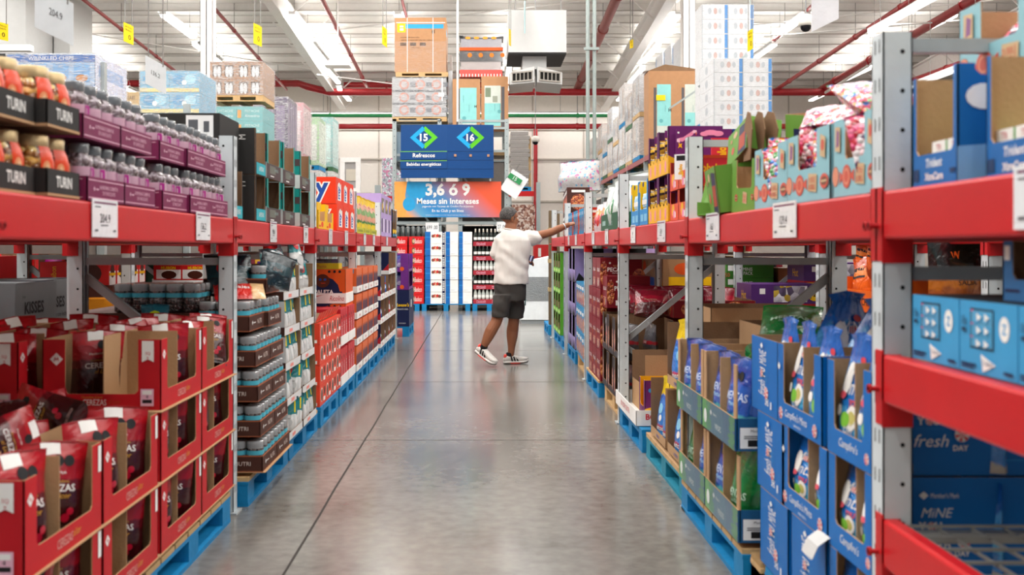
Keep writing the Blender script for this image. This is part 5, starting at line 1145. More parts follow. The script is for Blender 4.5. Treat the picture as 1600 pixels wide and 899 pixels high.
b = case(.35, .25, .285, skyb, mat('#e0c020', .5), cut={'f': (.1, .05)}, pr={'f': [('r', .0, .75, .14, .95, yel2), ('e', .5, .9, .1, .06, navy), ('r', .2, .08, .5, .24, mat('#7fc6ea', .4)), ('r', .6, .08, .9, .24, mat('#7fc6ea', .4))], 'r': [('e', .5, .7, .3, .2, navy), ('r', .1, .1, .9, .4, yel2)]}); P_SK = proto(b, 'bottle_case')
gelm = mat('#a8cfe8', .15, coat=1, name='blue_gel_tub')
b = B(); b.lathe([(.03, 0), (.032, .06), (.026, .07), (.026, .085), (0.001, .086)], gelm, seg=10); c = B(); c.lathe([(.0325, .015), (.0325, .045)], wht, seg=10); P_GT = proto(b, 'gum_tub', [('label_band', c)])
for k in range(2):
    pr(P_SK, 1.03, 6.33 + .36 * k, .35, BT + .003, f'sky blue and yellow case of gum tubs, {["beside the purple cases", "beside the post"][k]}', 'case')
    for i in range(3):
        for j in range(2): pr(P_GT, 1.07, 6.33 + .36 * k + .08 + .095 * i, 0, BT + .01 + .09 * j + .02, f'small blue gum tub, {ORD[i]} along {["lower", "upper"][j]} row of case {["beside purple cases", "beside the post"][k]}', 'tub', 'gum tubs in the sky blue cases')
# --- white sack in green tray, red bags
b = pouch(.62, .44, .34, bandmat('white_sack', [(0, '#b8c8c2'), (.3, '#ccd6d3'), (.7, '#c4cfcc')], rough=.4, bump=.9, bscale=6), 87, [('c', 1, -.35, .42, .1, mat('#3b8f5a', .4)), ('c', 1, -.35, .42, .07, wht), ('t', 'Gx', .1, .75, .16, .25, mat('#3b8f5a', .4)), ('e', 1, 0, 0, 0, wht)][:3], wr=.06)
b2 = case(1.05, .4, .13, mat('#1f5a3c', .5), mat('#1f5a3c', .5), pr={'f': [('t', 'Gomitas', .6, .45, .4, .4, greyt), ('r', .1, .3, .3, .6, greyt)], 'r': []})
pr(proto(b2, 'green_tray'), 1.03, 7.75, 1.05, BT + .003, 'dark green open tray holding the white sack', 'tray'); put(proto(b, 'white_sack'), (1.2, 8.06, BT + .008), RZR + .35, 'big crinkled white sack with green print, in the dark green tray', 'sack', tilt=(0, -.06))
put(PROTOS[-1], (1.22, 8.55, BT + .01), RZR + .5, 'second crinkled white sack leaning behind the first', 'sack', scale=.9)
rsb = bandmat('red_silver_bag', [(0, '#c8c8cc'), (.25, '#b61a28'), (.45, '#d83a3a'), (.62, '#e88a2a'), (.8, '#d8d8dc')], rough=.2, coat=.6, noise_amt=.1)
P_RSB = proto(pouch(.3, .27, .14, rsb, 88), 'red_silver_bag')
for k in range(3): pr(P_RSB, 1.14, 9.0 + .33 * k, 0, BT + .004, f'red and silver snack bag, {ORD[k]} beyond the white sack', 'bag', dr=RG.uniform(-.4, .4))
b = B(); b.lathe([(.001, 0), (.012, .06), (.013, .12), (.03, .13), (.001, .15)], shm, seg=8)
# --- chocolate packs by the hand
bcc = mat('#2c8ec0', .45, name='bright_blue_card'); cellp = cellmat('peanut_picture', ['#b0482a', '#c96a35', '#7c2c18', '#d8894a'], 60, .3, .6, .4); brc = mat('#4a2a22', .45, name='chocolate_card')
def foodbox(w, d, h, m, name): 
    b = carton(w, d, h, m, {'f': [('e', .5, .4, .4, .3, cellp), ('r', .15, .75, .6, .88, wht)], 'r': [('e', .5, .4, .35, .33, cellp), ('r', .2, .8, .8, .9, wht)]}); return proto(b, name)
P_F1 = foodbox(.1, .26, .26, bcc, 'nut_box'); P_F2 = foodbox(.12, .28, .3, brc, 'nut_box'); P_F3 = foodbox(.1, .26, .26, mat('#c8321e', .45), 'nut_box')
for k in range(12):
    p = (P_F3, P_F1, P_F1, P_F1)[k % 4]
    pr(p, 1.035, 10.22 + .17 * k, .1, BT + .003, f'upright {"red" if p is P_F3 else "blue"} nut box on the top beam, {ORD[k]} beyond the red silver bags', 'box')
for k in range(8):
    for ti in range(2): pr(P_F2, 1.06 + .012 * k, 12.65 + .22 * k, .12, BT + .003 + .303 * ti, f'dark brown nut box behind the hand, {["lower", "upper"][ti]} row, {ORD[k]} beyond the post', 'box')
sk = cellmat('white_sack_with_dots', ['#b2b2b0', '#b0afae', '#b6b6b6', '#aeaeae', '#b8b8b8', '#b5b5b5', '#60a0c0', '#b0b0b0', '#acacac', '#b4b4b4', '#b86090'], 40, .35, .04, .3)
put(proto(pouch(.75, .42, .4, sk, 89, wr=.05), 'dotted_sack'), (1.3, 13.6, BT + .61), RZR + .7, 'white plastic sack with coloured dots on top of the brown nut boxes', 'sack')
# ---------------------------------------------------------------- lower east: blue mint boxes
mb = mat('#006cbc', .45, var=.03, name='mint_blue_card'); mbd = mat('#00508c', .5); redp_ = mat('#d8404c', .45, name='peppermint_red')
def swirl(cx, cz, r, W=1, H=1):
    ops = [('e', cx, cz, r, r * W / H, wht)]
    for k in range(6):
        a = k * PI / 3; ops.append(('p', [(cx, cz), (cx + r * .95 * math.cos(a), cz + r * W / H * .95 * math.sin(a)), (cx + r * .95 * math.cos(a + .5), cz + r * W / H * .95 * math.sin(a + .5))], redp_))
    return ops
W_, H_ = .46, .272
fw = swirl(.09, .13, .045, W_, H_) + [('t', "Campfire's Mints", .46, .15, .12, .55, wht, dict(shear=.25)), ('t', 'SABOR MENTA', .5, .06, .03, .3, wht)] + swirl(.88, .13, .045, W_, H_) + [('p', [(.05, .72), (.08, .67), (.11, .72), (.08, .77)], wht)]
rw = [('t', 'MiNE', .27, .66, .09, .15, wht, dict(shear=.3)), ('t', 'Y   U', .24, .53, .08, .12, wht, dict(bold=.04))] + swirl(.245, .53, .018, .62, H_) + [('r', .18, .455, .31, .46, skyb), ('t', 'fresh', .25, .34, .12, .15, wht, dict(shear=.3)), ('t', 'DAY', .375, .27, .055, .065, wht, dict(bold=.03)), ('t', 'MENTA', .36, .53, .04, .08, skyb), ('t', "Member's Mark", .3, .83, .05, .12, wht), ('p', [(.19, .83), (.21, .79), (.23, .83), (.21, .87)], wht)] + swirl(.38, .4, .032, .62, H_) + [('r', .55, .15, .65, .16, skyb)]
b = case(W_, .62, H_, mb, kraft, cut={'f': (.075, .07)}, pr={'f': fw, 'r': rw}); c = B(); c.box(.22, .225, .02, .6, .004, H_ + .005, kraft); P_MW2 = proto(b, 'mint_box', [('divider', c)])
b = case(.35, .62, H_, mb, kraft, cut={'f': (.075, .06)}, pr={'f': [('t', "Campfire's", .5, .15, .12, .55, wht, dict(shear=.25))] + swirl(.9, .13, .045, .35, H_), 'r': rw}); c = B(); c.box(.17, .175, .02, .6, .004, H_ + .005, kraft); P_MW3 = proto(b, 'mint_box', [('divider', c)])
fv = [('v', 'MiNE', .45, .74, .26, .2, wht, dict(shear=.3)), ('v', 'Y U', .45, .53, .2, .14, wht, dict(bold=.04)), ('v', 'fresh', .42, .33, .26, .2, wht, dict(shear=.3)), ('v', 'DAY', .62, .17, .13, .1, wht, dict(bold=.03)), ('v', 'MENTA', .6, .5, .09, .14, skyb)] + swirl(.6, .28, .07, .32, H_) + swirl(.45, .53, .05, .32, H_) + [('r', .8, .1, .84, .2, wht), ('p', [(.42, .9), (.47, .86), (.52, .9), (.47, .94)], wht)]
b = case(.34, .62, H_, mb, kraft, pr={'f': fv, 'r': rw}); P_MC = proto(b, 'mint_box')
ppf = bandmat('blue_mint_bag', [(0, '#b8b0a0'), (.08, '#1c7fcf'), (.22, '#4fb4e6'), (.4, '#1a78cc'), (.6, '#3f9fe4'), (.72, '#1b6cc8')], rough=.14, coat=.9, bump=.8, bscale=12, noise_amt=.12)
def mintbag(s, kind='twist'): return pouch(.25, .37, .12, ppf, s, [('t', 'Mints', -.1, .55, .13, .7, wht, dict(shear=.3)), ('t', 'YOU', .15, .42, .06, .35, mat('#e05a6a', .4), dict(bold=.04)), ('c', 1.2, .15, .3, .13, wht), ('c', 1, .15, .3, .09, mat('#c8c070', .4)), ('c', .8, -.15, .28, .12, mat('#7cc040', .4)), ('t', 'DAY', .1, .2, .05, .3, wht), ('c', .4, .2, .68, .13, mat('#d8404c', .4)), ('c', 1.5, -.35, .62, .14, wht), ('t', 'MiNE', .2, .7, .1, .6, wht, dict(shear=.3)), ('c', 1, -.5, .35, .07, wht), ('c', 1, .55, .5, .06, wht), ('c', .5, -.4, .48, .1, mat('#e05a6a', .4)), ('c', .5, .4, .78, .09, mat('#d8404c', .4))], kind=kind, wr=.016)
P_MB = [proto(mintbag(91), 'mint_bag'), proto(mintbag(92, 'stand'), 'mint_bag')]
MZ = [.15, .425, .70]
lay = [(2, [(3.56, P_MC, .34), (3.10, P_MW2, .46), (2.70, P_MW3, .35)]), (1, [(3.48, P_MC, .34), (3.05, P_MW2, .46), (2.69, P_MW3, .35)]), (0, [(3.44, P_MC, .34), (3.06, P_MC, .34), (2.68, P_MW3, .35)])]
for ti, row in lay:
    for k, (d, p, w_) in enumerate(row):
        pr(p, 1.03, d, w_, MZ[ti], f'blue mint box, {tiern(ti, 3)} tier, {["with upright lettering beside the green trays", "second from the green trays", "against the near post"][k]}', 'box')
        if p is P_MC and ti < 2: continue
        n = 2 if p is not P_MC else 1
        for i in range(n):
            for j in range(2):
                put(P_MB[1 if ti < 2 else 0], (1.03 + .072 + .25 * j, d + w_ * (.26 + .48 * i), MZ[ti] + .006), RG.uniform(-1.5, -1.25), f'blue mint bag, {["near", "far"][i]} {["aisle", "inner"][j]} side of {tiern(ti, 3)} tier box, {["beside green trays", "second one", "by post"][k]}', 'bag', scale=(.85, .9, .7 if ti < 2 else .95))
b = carton(.5, 1.1, .54, mbd, {}); 
for k, (x, d, z) in enumerate(((1.16, 3.6, .76), (1.2, 3.3, .76), (1.45, 3.4, .75), (1.3, 2.95, .72), (1.5, 3.7, .74))): put(P_MB[0], (x + .1, d, z - .02), [.3, -.5, .2, -.3, 0][k], f'blue mint bag standing out of the top boxes, {ORD[k]} of the pile', 'bag', tilt=([.1, -.25, .2, .35, 0][k], 0), scale=1.12)
b = B(); n = 8
for i in range(n):
    a0, a1 = i * .5, (i + 1) * .5; r0, r1 = .09 - i * .008, .09 - (i + 1) * .008
    b.add([(0, -r0 * math.cos(a0) + .09, r0 * math.sin(a0)), (.1, -r0 * math.cos(a0) + .09, r0 * math.sin(a0)), (.1, -r1 * math.cos(a1) + .09, r1 * math.sin(a1)), (0, -r1 * math.cos(a1) + .09, r1 * math.sin(a1))], [(0, 1, 2, 3)], mat('#c4c4c2', .7), True)
    b.add([(0, -r0 * math.cos(a0) + .092, r0 * math.sin(a0) + .001), (.1, -r0 * math.cos(a0) + .092, r0 * math.sin(a0) + .001), (.1, -r1 * math.cos(a1) + .092, r1 * math.sin(a1) + .001), (0, -r1 * math.cos(a1) + .092, r1 * math.sin(a1) + .001)], [(3, 2, 1, 0)], mat('#c4c4c2', .7), True)
put(proto(b, 'torn_paper'), (.975, 3.12, .38), RZR, 'curled torn white paper hanging off the low mint boxes', 'paper')
pallet(1.03, 1.72, 2.62, 3.72, pblue, 'blue pallet under the mint boxes'); pallet(1.02, 1.6, 3.74, 3.88, pwood, 'raw wood pallet end beside the mint boxes', H=.148)
b = carton(.7, 1.2, .81, mbd, {}); 
# --- green and kraft trays of mint bags
gr1 = bandmat('green_blue_lip', [(0, '#4f9a52'), (.15, '#3f7f62'), (.3, '#3c6a80'), (.7, '#35607c'), (.85, '#3f8058'), (1, '#24507e')], rough=.5, bump=.1, axis='u', noise_amt=.08)
def lip_tray(w, d, h, lip):
    b = B(); t = .004
    b.add([(0, 0, 0), (w, 0, 0), (w, 0, lip), (0, 0, lip)], [(0, 1, 2, 3)], gr1, False, [(0, 0), (1, 0), (1, 1), (0, 1)])
    b.add([(0, t, 0), (w, t, 0), (w, t, lip), (0, t, lip)], [(3, 2, 1, 0)], kraft); b.box(0, w, 0, t, lip - .001, lip + .001, kraft)
    b.box(w - t, w, 0, d, 0, lip, mat('#1f5a88', .5)); b.box(0, t, 0, d, 0, lip, mat('#1f5a88', .5)); b.box(0, w, d - t, d, 0, h, kraft); b.box(t, w - t, t, d - t, .001, .005, kraft)
    b.prints('f', w, d, lip, [('t', "Member's", .42, .68, .1, .22, mat('#cfd8d8', .5)), ('p', [(.27, .68), (.3, .58), (.33, .68), (.3, .78)], mat('#cfd8d8', .5)), ('t', 'VERDES', .52, .32, .18, .3, mat('#cfd8d8', .5)), ('e', .12, .45, .05, .25, mat('#dfe8e4', .5))])
    b.prints('r', w, d, lip, [('r', .04, .08, .4, .72, paper), ('t', "Member's Mark", .22, .62, .09, .3, ink), ('r', .1, .14, .3, .34, ink), ('r', .07, .44, .37, .47, grey), ('r', .07, .38, .37, .41, grey)])
    ks = []
    for x in (.02, w / 2 - .004): c = B(); c.box(x, x + .008, .012, d * .9, .005, h, kraft); ks.append(('divider_board', c))
    for x in (.0, w - .05): c = B(); c.box(x + .006, x + .05, .006, .0115, .005, h, kraft); ks.append(('corner_board', c))
    return proto(b, 'mint_tray', ks)
P_LT = lip_tray(.58, .5, .33, .125)
grf = bandmat('green_mint_bag', [(0, '#2f8a4a'), (.12, '#0f6b34'), (.5, '#0d7a3a'), (.8, '#14903f')], rough=.18, coat=.8, bump=.7, bscale=10)
blf = bandmat('deep_blue_mint_bag', [(0, '#9fc0b0'), (.1, '#3f9a80'), (.24, '#5fb8c4'), (.36, '#1d5cb8'), (.7, '#17429c'), (.9, '#2050a8')], rough=.18, coat=.8, bump=.7, bscale=10)
P_GM = proto(pouch(.24, .34, .12, grf, 95, [('t', 'MENTAS', 0, .45, .09, .8, mat('#b8d8c0', .4), dict(bold=.02)), ('t', 'herbales', 0, .36, .05, .5, mat('#b8d8c0', .4)), ('c', 1, .3, .15, .13, mat('#c8e0d0', .4))]), 'green_mint_bag')
P_BM = proto(pouch(.24, .34, .12, blf, 96, [('t', 'MENTAS', 0, .55, .1, .8, mat('#c0d0ec', .4), dict(bold=.02)), ('t', 'Menthol', 0, .46, .05, .5, mat('#a8d8ec', .4)), ('c', .5, .2, .25, .15, mat('#8cc85a', .4)), ('c', 1, -.1, .16, .1, wht), ('c', 1, -.2, .78, .08, ink), ('c', 1, .15, .78, .08, ink)]), 'blue_mint_bag')
for ti in range(2):
    z = .168 + ti * .352
    for k, d in enumerate((3.93, 4.52)):
        x = .985 - .012 * ti
        pr(P_LT, x, d, .58, z, f'kraft corner tray with green and blue lip, {["lower", "upper"][ti]}, {["beside the blue boxes", "at the punched post"][k]}', 'tray')
        for i in range(2):
            for j in range(2):
                g = (ti, k, i) in ((0, 0, 0), (0, 1, 1))
                put(P_GM if g else P_BM, (x + .08 + .24 * j, d + .15 + .27 * i, z + .007), RG.uniform(-1.5, -1.25), f'{"green" if g else "deep blue"} mint bag, {["near", "far"][i]} {["aisle", "inner"][j]} place in {["lower", "upper"][ti]} tray {["beside blue boxes", "at punched post"][k]}', 'bag')
put(P_GM, (1.12, 4.1, .86), RZR + .2, 'green mint bag lying across the top of the upper kraft tray', 'bag', tilt=(-1.25, 0), scale=1.2); put(P_GM, (1.3, 4.35, .87), RZR + 1.2, 'green mint bag slumped behind the upper kraft tray', 'bag', tilt=(-1.1, 0), scale=1.1)
pallet(1.0, 1.9, 3.92, 5.12, pblue, 'blue pallet under the kraft trays of mint bags', top=pwood)
b = case(.5, .5, .42, kraft, kraftd, cut={'r': (.3, .1)})
put(proto(b, 'kraft_box'), (1.26, 5.0, .53), RZR, 'tall open kraft box behind the upper mint tray', 'box'); put(PROTOS[-1], (1.3, 4.4, .53), RZR, 'open kraft box behind the trays, beside the mint boxes', 'box')
# --- chewy mint bags on the teal pallet
mtf = bandmat('yellow_blue_bag', [(0, '#3a8fd8'), (.12, '#c23a5a'), (.2, '#2a86dc'), (.62, '#1f6fd0'), (.7, '#f2cf1a'), (.9, '#f0d020')], rough=.2, coat=.7, bump=.5)
P_MT = proto(pouch(.2, .36, .1, mtf, 97, [('t', 'mentos', 0, .13, .07, .8, wht, dict(bold=.02)), ('c', 1, .0, .45, .16, mat('#8fd0f0', .4)), ('c', 1, .2, .3, .1, wht)], kind='twist'), 'chewy_mint_bag')
b = case(.5, .42, .34, kraft, kraftd, cut={'r': (.25, .08)}, hs={'f': .05}, pr={'f': [('t', 'mentos', .5, .07, .06, .4, bluep)]}); P_MTT = proto(b, 'kraft_tray')
for ti in range(2):
    for k in range(2):
        if ti == 1 and k == 1: continue
        d = 5.22 + .56 * k; z = .168 + .38 * ti
        pr(P_MTT, 1.04, d, .5, z, f'kraft tray of chewy mint bags, {["lower", "upper"][ti]}, {["just past the punched post", "nearer the fruit candy tray"][k]}', 'tray')
        for i in range(2): put(P_MT, (1.115, d + .15 + .24 * i, z + .006), -1.15 + RG.uniform(-.3, .2), f'blue chewy mint bag with yellow top, {["near", "far"][i]} in {["lower", "upper"][ti]} kraft tray {["past the post", "further along"][k]}', 'bag')
pallet(1.03, 2.0, 5.2, 6.4, pteal, 'worn teal pallet under the chewy mint bags', top=pwood)
sheet(1.03, 1.9, 5.2, 6.4, .1465, 'kraft sheet on the worn teal pallet')
b = case(.6, .75, .42, kraft, kraftd, hs={'f': .2, 'l': .4}); put(proto(b, 'big_kraft_box'), (1.12, 7.6, .147), RZR, 'big open kraft box behind the white lettered tray', 'box'); b = case(.5, .6, .4, kraft, kraftd); put(proto(b, 'kraft_box'), (1.3, 6.3, .56), RZR, 'open kraft box towering behind the chewy mint bags', 'box')
b = case(1.0, .42, .1, wht, wht, pr={'f': [('t', 'BOULDER CENTER', .5, .5, .35, .6, redp_)], 'r': [('t', 'BOULDER', .42, .58, .4, .6, redp_, dict(bold=.04)), ('t', 'CENTER', .42, .25, .16, .5, redp_)]}); put(proto(b, 'white_tray'), (1.0, 7.62, .15), RZR, 'long white tray with red lettering in front of the big kraft box', 'tray')
b = case(.24, .3, .27, dpu, yel2, cut={'r': (.09, .05), 'f': (.09, .05)}, pr={'r': [('p', [(0, 0), (1, 0), (1, .35), (.6, .22), (.3, .38), (0, .3)], yel2), ('e', .85, .25, .12, .1, pk), ('c', .12, .75, .05, skyb), ('c', .18, .55, .04, pk)]}); put(proto(b, 'purple_yellow_box'), (1.08, 7.0, .156), RZR, 'purple and yellow sweet box in the long white tray', 'box')
b = carton(.12, .15, .14, mat('#cf2a2f', .45), {'r': [('t', 'NUTS', .5, .5, .3, .7, wht)], 'f': [('r', .2, .3, .8, .6, wht)]}); put(proto(b, 'red_box'), (1.16, 6.98, .2), RZR + .3, 'small red box lying in the purple and yellow sweet box', 'box', tilt=(.2, .3))
pallet(1.02, 2.0, 6.5, 7.55, pblue, 'dark blue pallet under the long white tray')
# --- grey pouches, pecan boxes
dkc = mat('#39363a', .55, name='charcoal_card')
gpf = bandmat('grey_nut_bag', [(0, '#6a5a4a'), (.3, '#4a4a4e'), (.42, '#a81f2c'), (.52, '#55555a'), (.8, '#707074')], rough=.3, coat=.4)
P_GN = proto(pouch(.22, .26, .1, gpf, 98, [('t', 'NUEZ', 0, .46, .06, .6, wht)]), 'grey_nut_bag')
b = case(.36, .4, .3, dkc, kraftd, cut={'f': (.05, .07), 'r': (.06, .03)}, pr={'f': [('e', .16, .4, .1, .3, cellp), ('e', .84, .4, .1, .3, cellp)], 'r': []}); P_GNC = proto(b, 'nut_case')
for ti in range(2):
    for k in range(3):
        d = 7.68 + .37 * k; z = .147 + .31 * ti
        pr(P_GNC, 1.04, d, .36, z, f'charcoal case of grey nut bags, {["lower", "upper"][ti]}, {ORD[k]} beyond the big kraft box', 'case')
        for j in range(2): pr(P_GN, 1.13 + .17 * j, d + .18, 0, z + .006, f'grey nut bag, {["aisle", "inner"][j]} one in {["lower", "upper"][ti]} charcoal case, {ORD[k]} beyond kraft box', 'bag', dr=RG.uniform(-.9, -.2) * -1)
pallet(1.06, 2.0, 7.66, 8.8, pwood, 'raw wood pallet under the charcoal nut cases')
pec = mat('#7d1420', .45, name='pecan_red_card')
b = carton(.3, .36, .265, pec, {'f': [('r', .2, .3, .8, .34, mat('#c87a6a', .5)), ('t', 'PECANAS', .5, .6, .12, .7, wht), ('e', .5, .2, .3, .15, cellp)], 'r': [('t', 'PECANA', .42, .62, .14, .5, wht, dict(bold=.03)), ('t', 'NUECES', .42, .74, .06, .3, mat('#d8a070', .5)), ('t', 'Garrapinada', .42, .5, .07, .4, wht, dict(shear=.3)), ('r', .2, .08, .6, .24, wht), ('e', .93, .35, .16, .3, cellp), ('e', .08, .5, .09, .4, cellp), ('p', [(.2, .83), (.23, .79), (.26, .83), (.23, .87)], wht)]})
P_PE = proto(b, 'pecan_box')
for ti in range(4):
    for k in range(3): pr(P_PE, 1.03, 8.86 + .315 * k, .3, .147 + .268 * ti if ti < 3 else .951, f'dark red pecan box, {tiern(ti, 4)} tier, {ORD[k]} from the charcoal cases', 'box') if not (ti == 3 and k == 2) else None
put(P_PE, (1.05, 8.85, .80), RZR, 'dark red pecan box turned to show its lettering, on the bag heap', 'box')
pnf = bandmat('pecan_bag', [(0, '#5a0818'), (.4, '#a01030'), (.7, '#80102a')], rough=.18, coat=.8, bump=.7, bscale=9)
P_PN = proto(pouch(.26, .22, .14, pnf, 99, [('t', 'Pecanas', 0, .5, .1, .6, mat('#c89a8a', .4))]), 'pecan_bag'); P_PNT = proto(case(.36, .3, .13, pec, kraftd, pr={'r': [('e', .5, .5, .3, .45, cellp)], 'f': [('e', .5, .5, .3, .45, cellp)]}), 'pecan_tray')
b = B(); b.box(0, 1.1, 0, .75, 0, .48, dkc)
put(proto(b, 'carton_block'), (1.5, 7.75, .02), 0, 'charcoal cartons behind the nut cases', 'carton')
for i in range(3):
    for j in range(3):
        put(P_PNT, (1.44 + .32 * i - .0, 8.05 + .0 + .37 * j, .775 if True else 0), RZR, f'low pecan tray, {ORD[i]} row in, {ORD[j]} along, behind the frames', 'tray') if i < 2 else None
        put(P_PN, (1.3 + .26 * i, 7.85 + .3 * j, .785), RG.uniform(-.4, .4), f'glossy dark red pecan bag, {ORD[i]} from the aisle, {ORD[j]} from camera in the heap', 'bag', tilt=(-RG.uniform(.0, .5), 0))
put(P_SUB, (1.38, 8.5, .0), 0, 'plain dark red cartons under the pecan trays', 'carton', scale=(1.2, 1.0, .9))
pallet(1.02, 2.0, 8.9, 9.95, pblue, 'blue pallet under the dark red pecan boxes', top=pwood)
# --- blue and brown boxes, lilac and green beyond
P_B1 = foodbox(.3, .3, .26, bcc, 'nut_carton')
for ti in range(3):
    for k in range(4): pr(P_B1, 1.03 + .01 * k, 10.2 + .31 * k, .3, .147 + .264 * ti, f'blue nut carton with a brown picture, {tiern(ti, 3)} tier, {ORD[k]} beyond the pecan boxes', 'box')
pallet(1.07, 2.0, 10.05, 11.35, pwood, 'second raw wood pallet, under the blue nut cartons')
lav = mat('#a294cc', .45, name='lavender_card')
b = case(.4, .42, .38, lav, ink, cut={'f': (.14, .06), 'r': (.14, .1)}, pr={'f': [('p', [(.1, .0), (.3, .35), (.5, .05), (.7, .3), (.9, 0)], ink)], 'r': [('p', [(.0, .0), (.1, .28), (.25, .1), (.4, .32), (.3, 0)], ink), ('t', 'LAVANDA', .7, .2, .06, .4, ink)]}); P_LV = proto(b, 'lavender_case')
for ti in range(3):
    for k in range(4): pr(P_LV, 1.06, 11.55 + .41 * k, .4, .147 + .384 * ti if ti < 3 else 0, f'lavender case with black spikes, {tiern(ti, 3)} tier, {ORD[k]} from the blue cartons', 'case')
    if ti: pr(P_LV, 1.5, 11.3, .4, .147 + .384 * ti, f'lavender case with black spikes in the inner row, {tiern(ti, 3)} tier', 'case')
put(P_SUB, (1.5, 11.3, .0), 0, 'plain cartons under the inner lavender cases', 'carton', scale=(.7, .7, .64))
gcm = mat('#5fae2e', .45, name='leaf_green_card')
b = case(.4, .42, .27, gcm, kraftd, cut={'f': (.07, .06)}, pr={'f': [('r', .1, .06, .9, .2, mat('#b8e07a', .5)), ('r', .3, .3, .7, .6, brnp)]}); P_GG = proto(b, 'green_case')
for ti in range(4):
    for k in range(3): pr(P_GG, 1.04, 13.5 + .42 * k, .4, .147 + .273 * ti, f'leaf green case, {tiern(ti, 4)} tier, {ORD[k]} beyond the lavender ones', 'case')
for d0, d1, lab in ((11.45, 12.45, 'under the first lavender cases'), (12.5, 13.4, 'under the last lavender cases'), (13.45, 14.75, 'under the leaf green cases')): pallet(1.05, 2.0, d0, d1, pblue, 'blue wooden pallet ' + lab)
pallet(1.0, 1.9, 15.3, 16.3, pblue, 'blue wooden pallet ending the east row')
wr = mat('#6d5b45', .8, bump=.4, name='weathered_cardboard')
b = B(); b.box(0, .16, 0, .16, 0, 1.72, wr); 
for z in (.5, .93, 1.4): b.box(-.01, .17, -.01, .17, z, z + .06, mat('#b49c70', .6))
put(proto(b, 'wrapped_stack'), (1.02, 15.4, .147), 0, 'tall brown cardboard wrapped column standing on the last east pallet', 'cardboard')
# --- pale blue gum packs on the middle beam
pgb = mat('#3f9ed2', .4, name='pale_gum_blue'); pgc = mat('#4aa6d4', .3, coat=.6, name='gum_wrap_blue')
b = B(); b.box(0, .243, 0, .3, 0, .155, pgb, top=mat('#2a2f36', .6))
tri = [(-.5, .45), (.55, .05), (-.3, -.5)]
def gumprint(s_): return [('r', .2, .34, .62, .9, mat('#1e3c50', .4)), ('r', .225, .37, .595, .87, pgc), ('e', .8, .66, .085, .17, wht), ('t', 'z', .8, .66, .14, .1, pgb), ('p', [(.4, .28), (.66, .16), (.44, .04)], wht), ('t', 'Trident', .52, .165, .07, .24, mat('#20406a', .4), dict(shear=.2)), ('r', .04, .1, .32, .13, navy), ('r', .04, .06, .28, .085, navy), ('r', .8, .07, .95, .11, navy), ('t', '18s', .1, .72, .13, .1, mat('#1a3c5a', .4)), ('r', .06, .56, .14, .62, mat('#1a3c5a', .4))] + [('p', [(.34 + .14 * q, .84 - .18 * k), (.43 + .14 * q, .785 - .18 * k), (.35 + .14 * q, .73 - .18 * k)], wht) for k in range(3) for q in range(2)] + [('r', .25, .86 - .18 * k, .3, .88 - .18 * k, mat('#d8608a', .4)) for k in range(3)] + [('r', .23, .7 - .18 * k, .59, .705 - .18 * k, navy) for k in range(2)]
b.prints('f', .243, .3, .155, gumprint(0)); b.prints('r', .243, .3, .155, [('r', .3, .2, .7, .8, wht)])
c = B(); c.box(-.004, .247, -.003, -.0015, -.001, .02, gbl); P_GU = proto(b, 'gum_display_box')
for k, d in enumerate((2.272, 2.024, 1.776, 1.52)): pr(P_GU, 1.06, d, .243, 1.032, f'pale blue gum display box on the middle beam, {["touching the post", "second from the post", "third from the post", "at the photo edge"][k]}', 'box')
for k, d in enumerate((2.28, 2.0)): pr(P_GU, 1.38, d, .243, 1.032, f'pale blue gum display box in the rear row, {["by the post", "further out"][k]}', 'box')
b = case(.23, .26, .125, mat('#2f6ea6', .5), kraftd, cut={'f': (.045, .04)}, pr={'f': [('p', [(.42, .36), (.66, .24), (.45, .12)], wht), ('t', 'Trident', .54, .24, .08, .22, navy), ('r', .05, .15, .3, .2, navy), ('r', .04, .68, .14, .92, wht)]}); P_GU2 = proto(b, 'gum_case')
for k, d in enumerate((1.93, 1.68)): pr(P_GU2, 1.1, d, .23, 1.19, f'open blue gum case stacked on the pale blue boxes, {["one closer to the post", "one at the photo edge"][k]}', 'case')
# ---------------------------------------------------------------- rack behind on the east side
bk = bandmat('black_crisp_bag', [(0, '#a8551a'), (.25, '#c87018'), (.45, '#141212'), (.75, '#1c1a1c'), (.9, '#c8c8cc')], rough=.18, coat=.8, bump=.8, bscale=8, noise_amt=.06)
rd = bandmat('red_crisp_bag', [(0, '#b8b4b4'), (.15, '#d8402a'), (.5, '#c81c24'), (.7, '#8c1018'), (.85, '#d0b8b8')], rough=.18, coat=.8, bump=.8, bscale=8, noise_amt=.08)
orf = bandmat('orange_crisp_bag', [(0, '#a83c10'), (.3, '#e8641a'), (.6, '#f08a3a'), (.8, '#d8500f')], rough=.2, coat=.7, bump=.7, bscale=9, noise_amt=.08)
P_CK = proto(pouch(.34, .46, .16, bk, 101, [('t', 'W', -.2, .62, .09, .16, orb, dict(bold=.04)), ('t', 'SALSA', .1, .3, .06, .4, ink)], wr=.03), 'crisp_bag')
P_CR = proto(pouch(.34, .46, .16, rd, 102, wr=.03), 'crisp_bag'); P_CO2 = proto(pouch(.24, .32, .12, orf, 103, [('p', 0, 0, 0)][:0] + [('r', 0, .1, .75, .8, .06, ink), ('r', 0, -.1, .6, .6, .04, ink), ('c', 1, .0, .2, .2, mat('#a04018', .4))], wr=.02), 'crisp_bag')
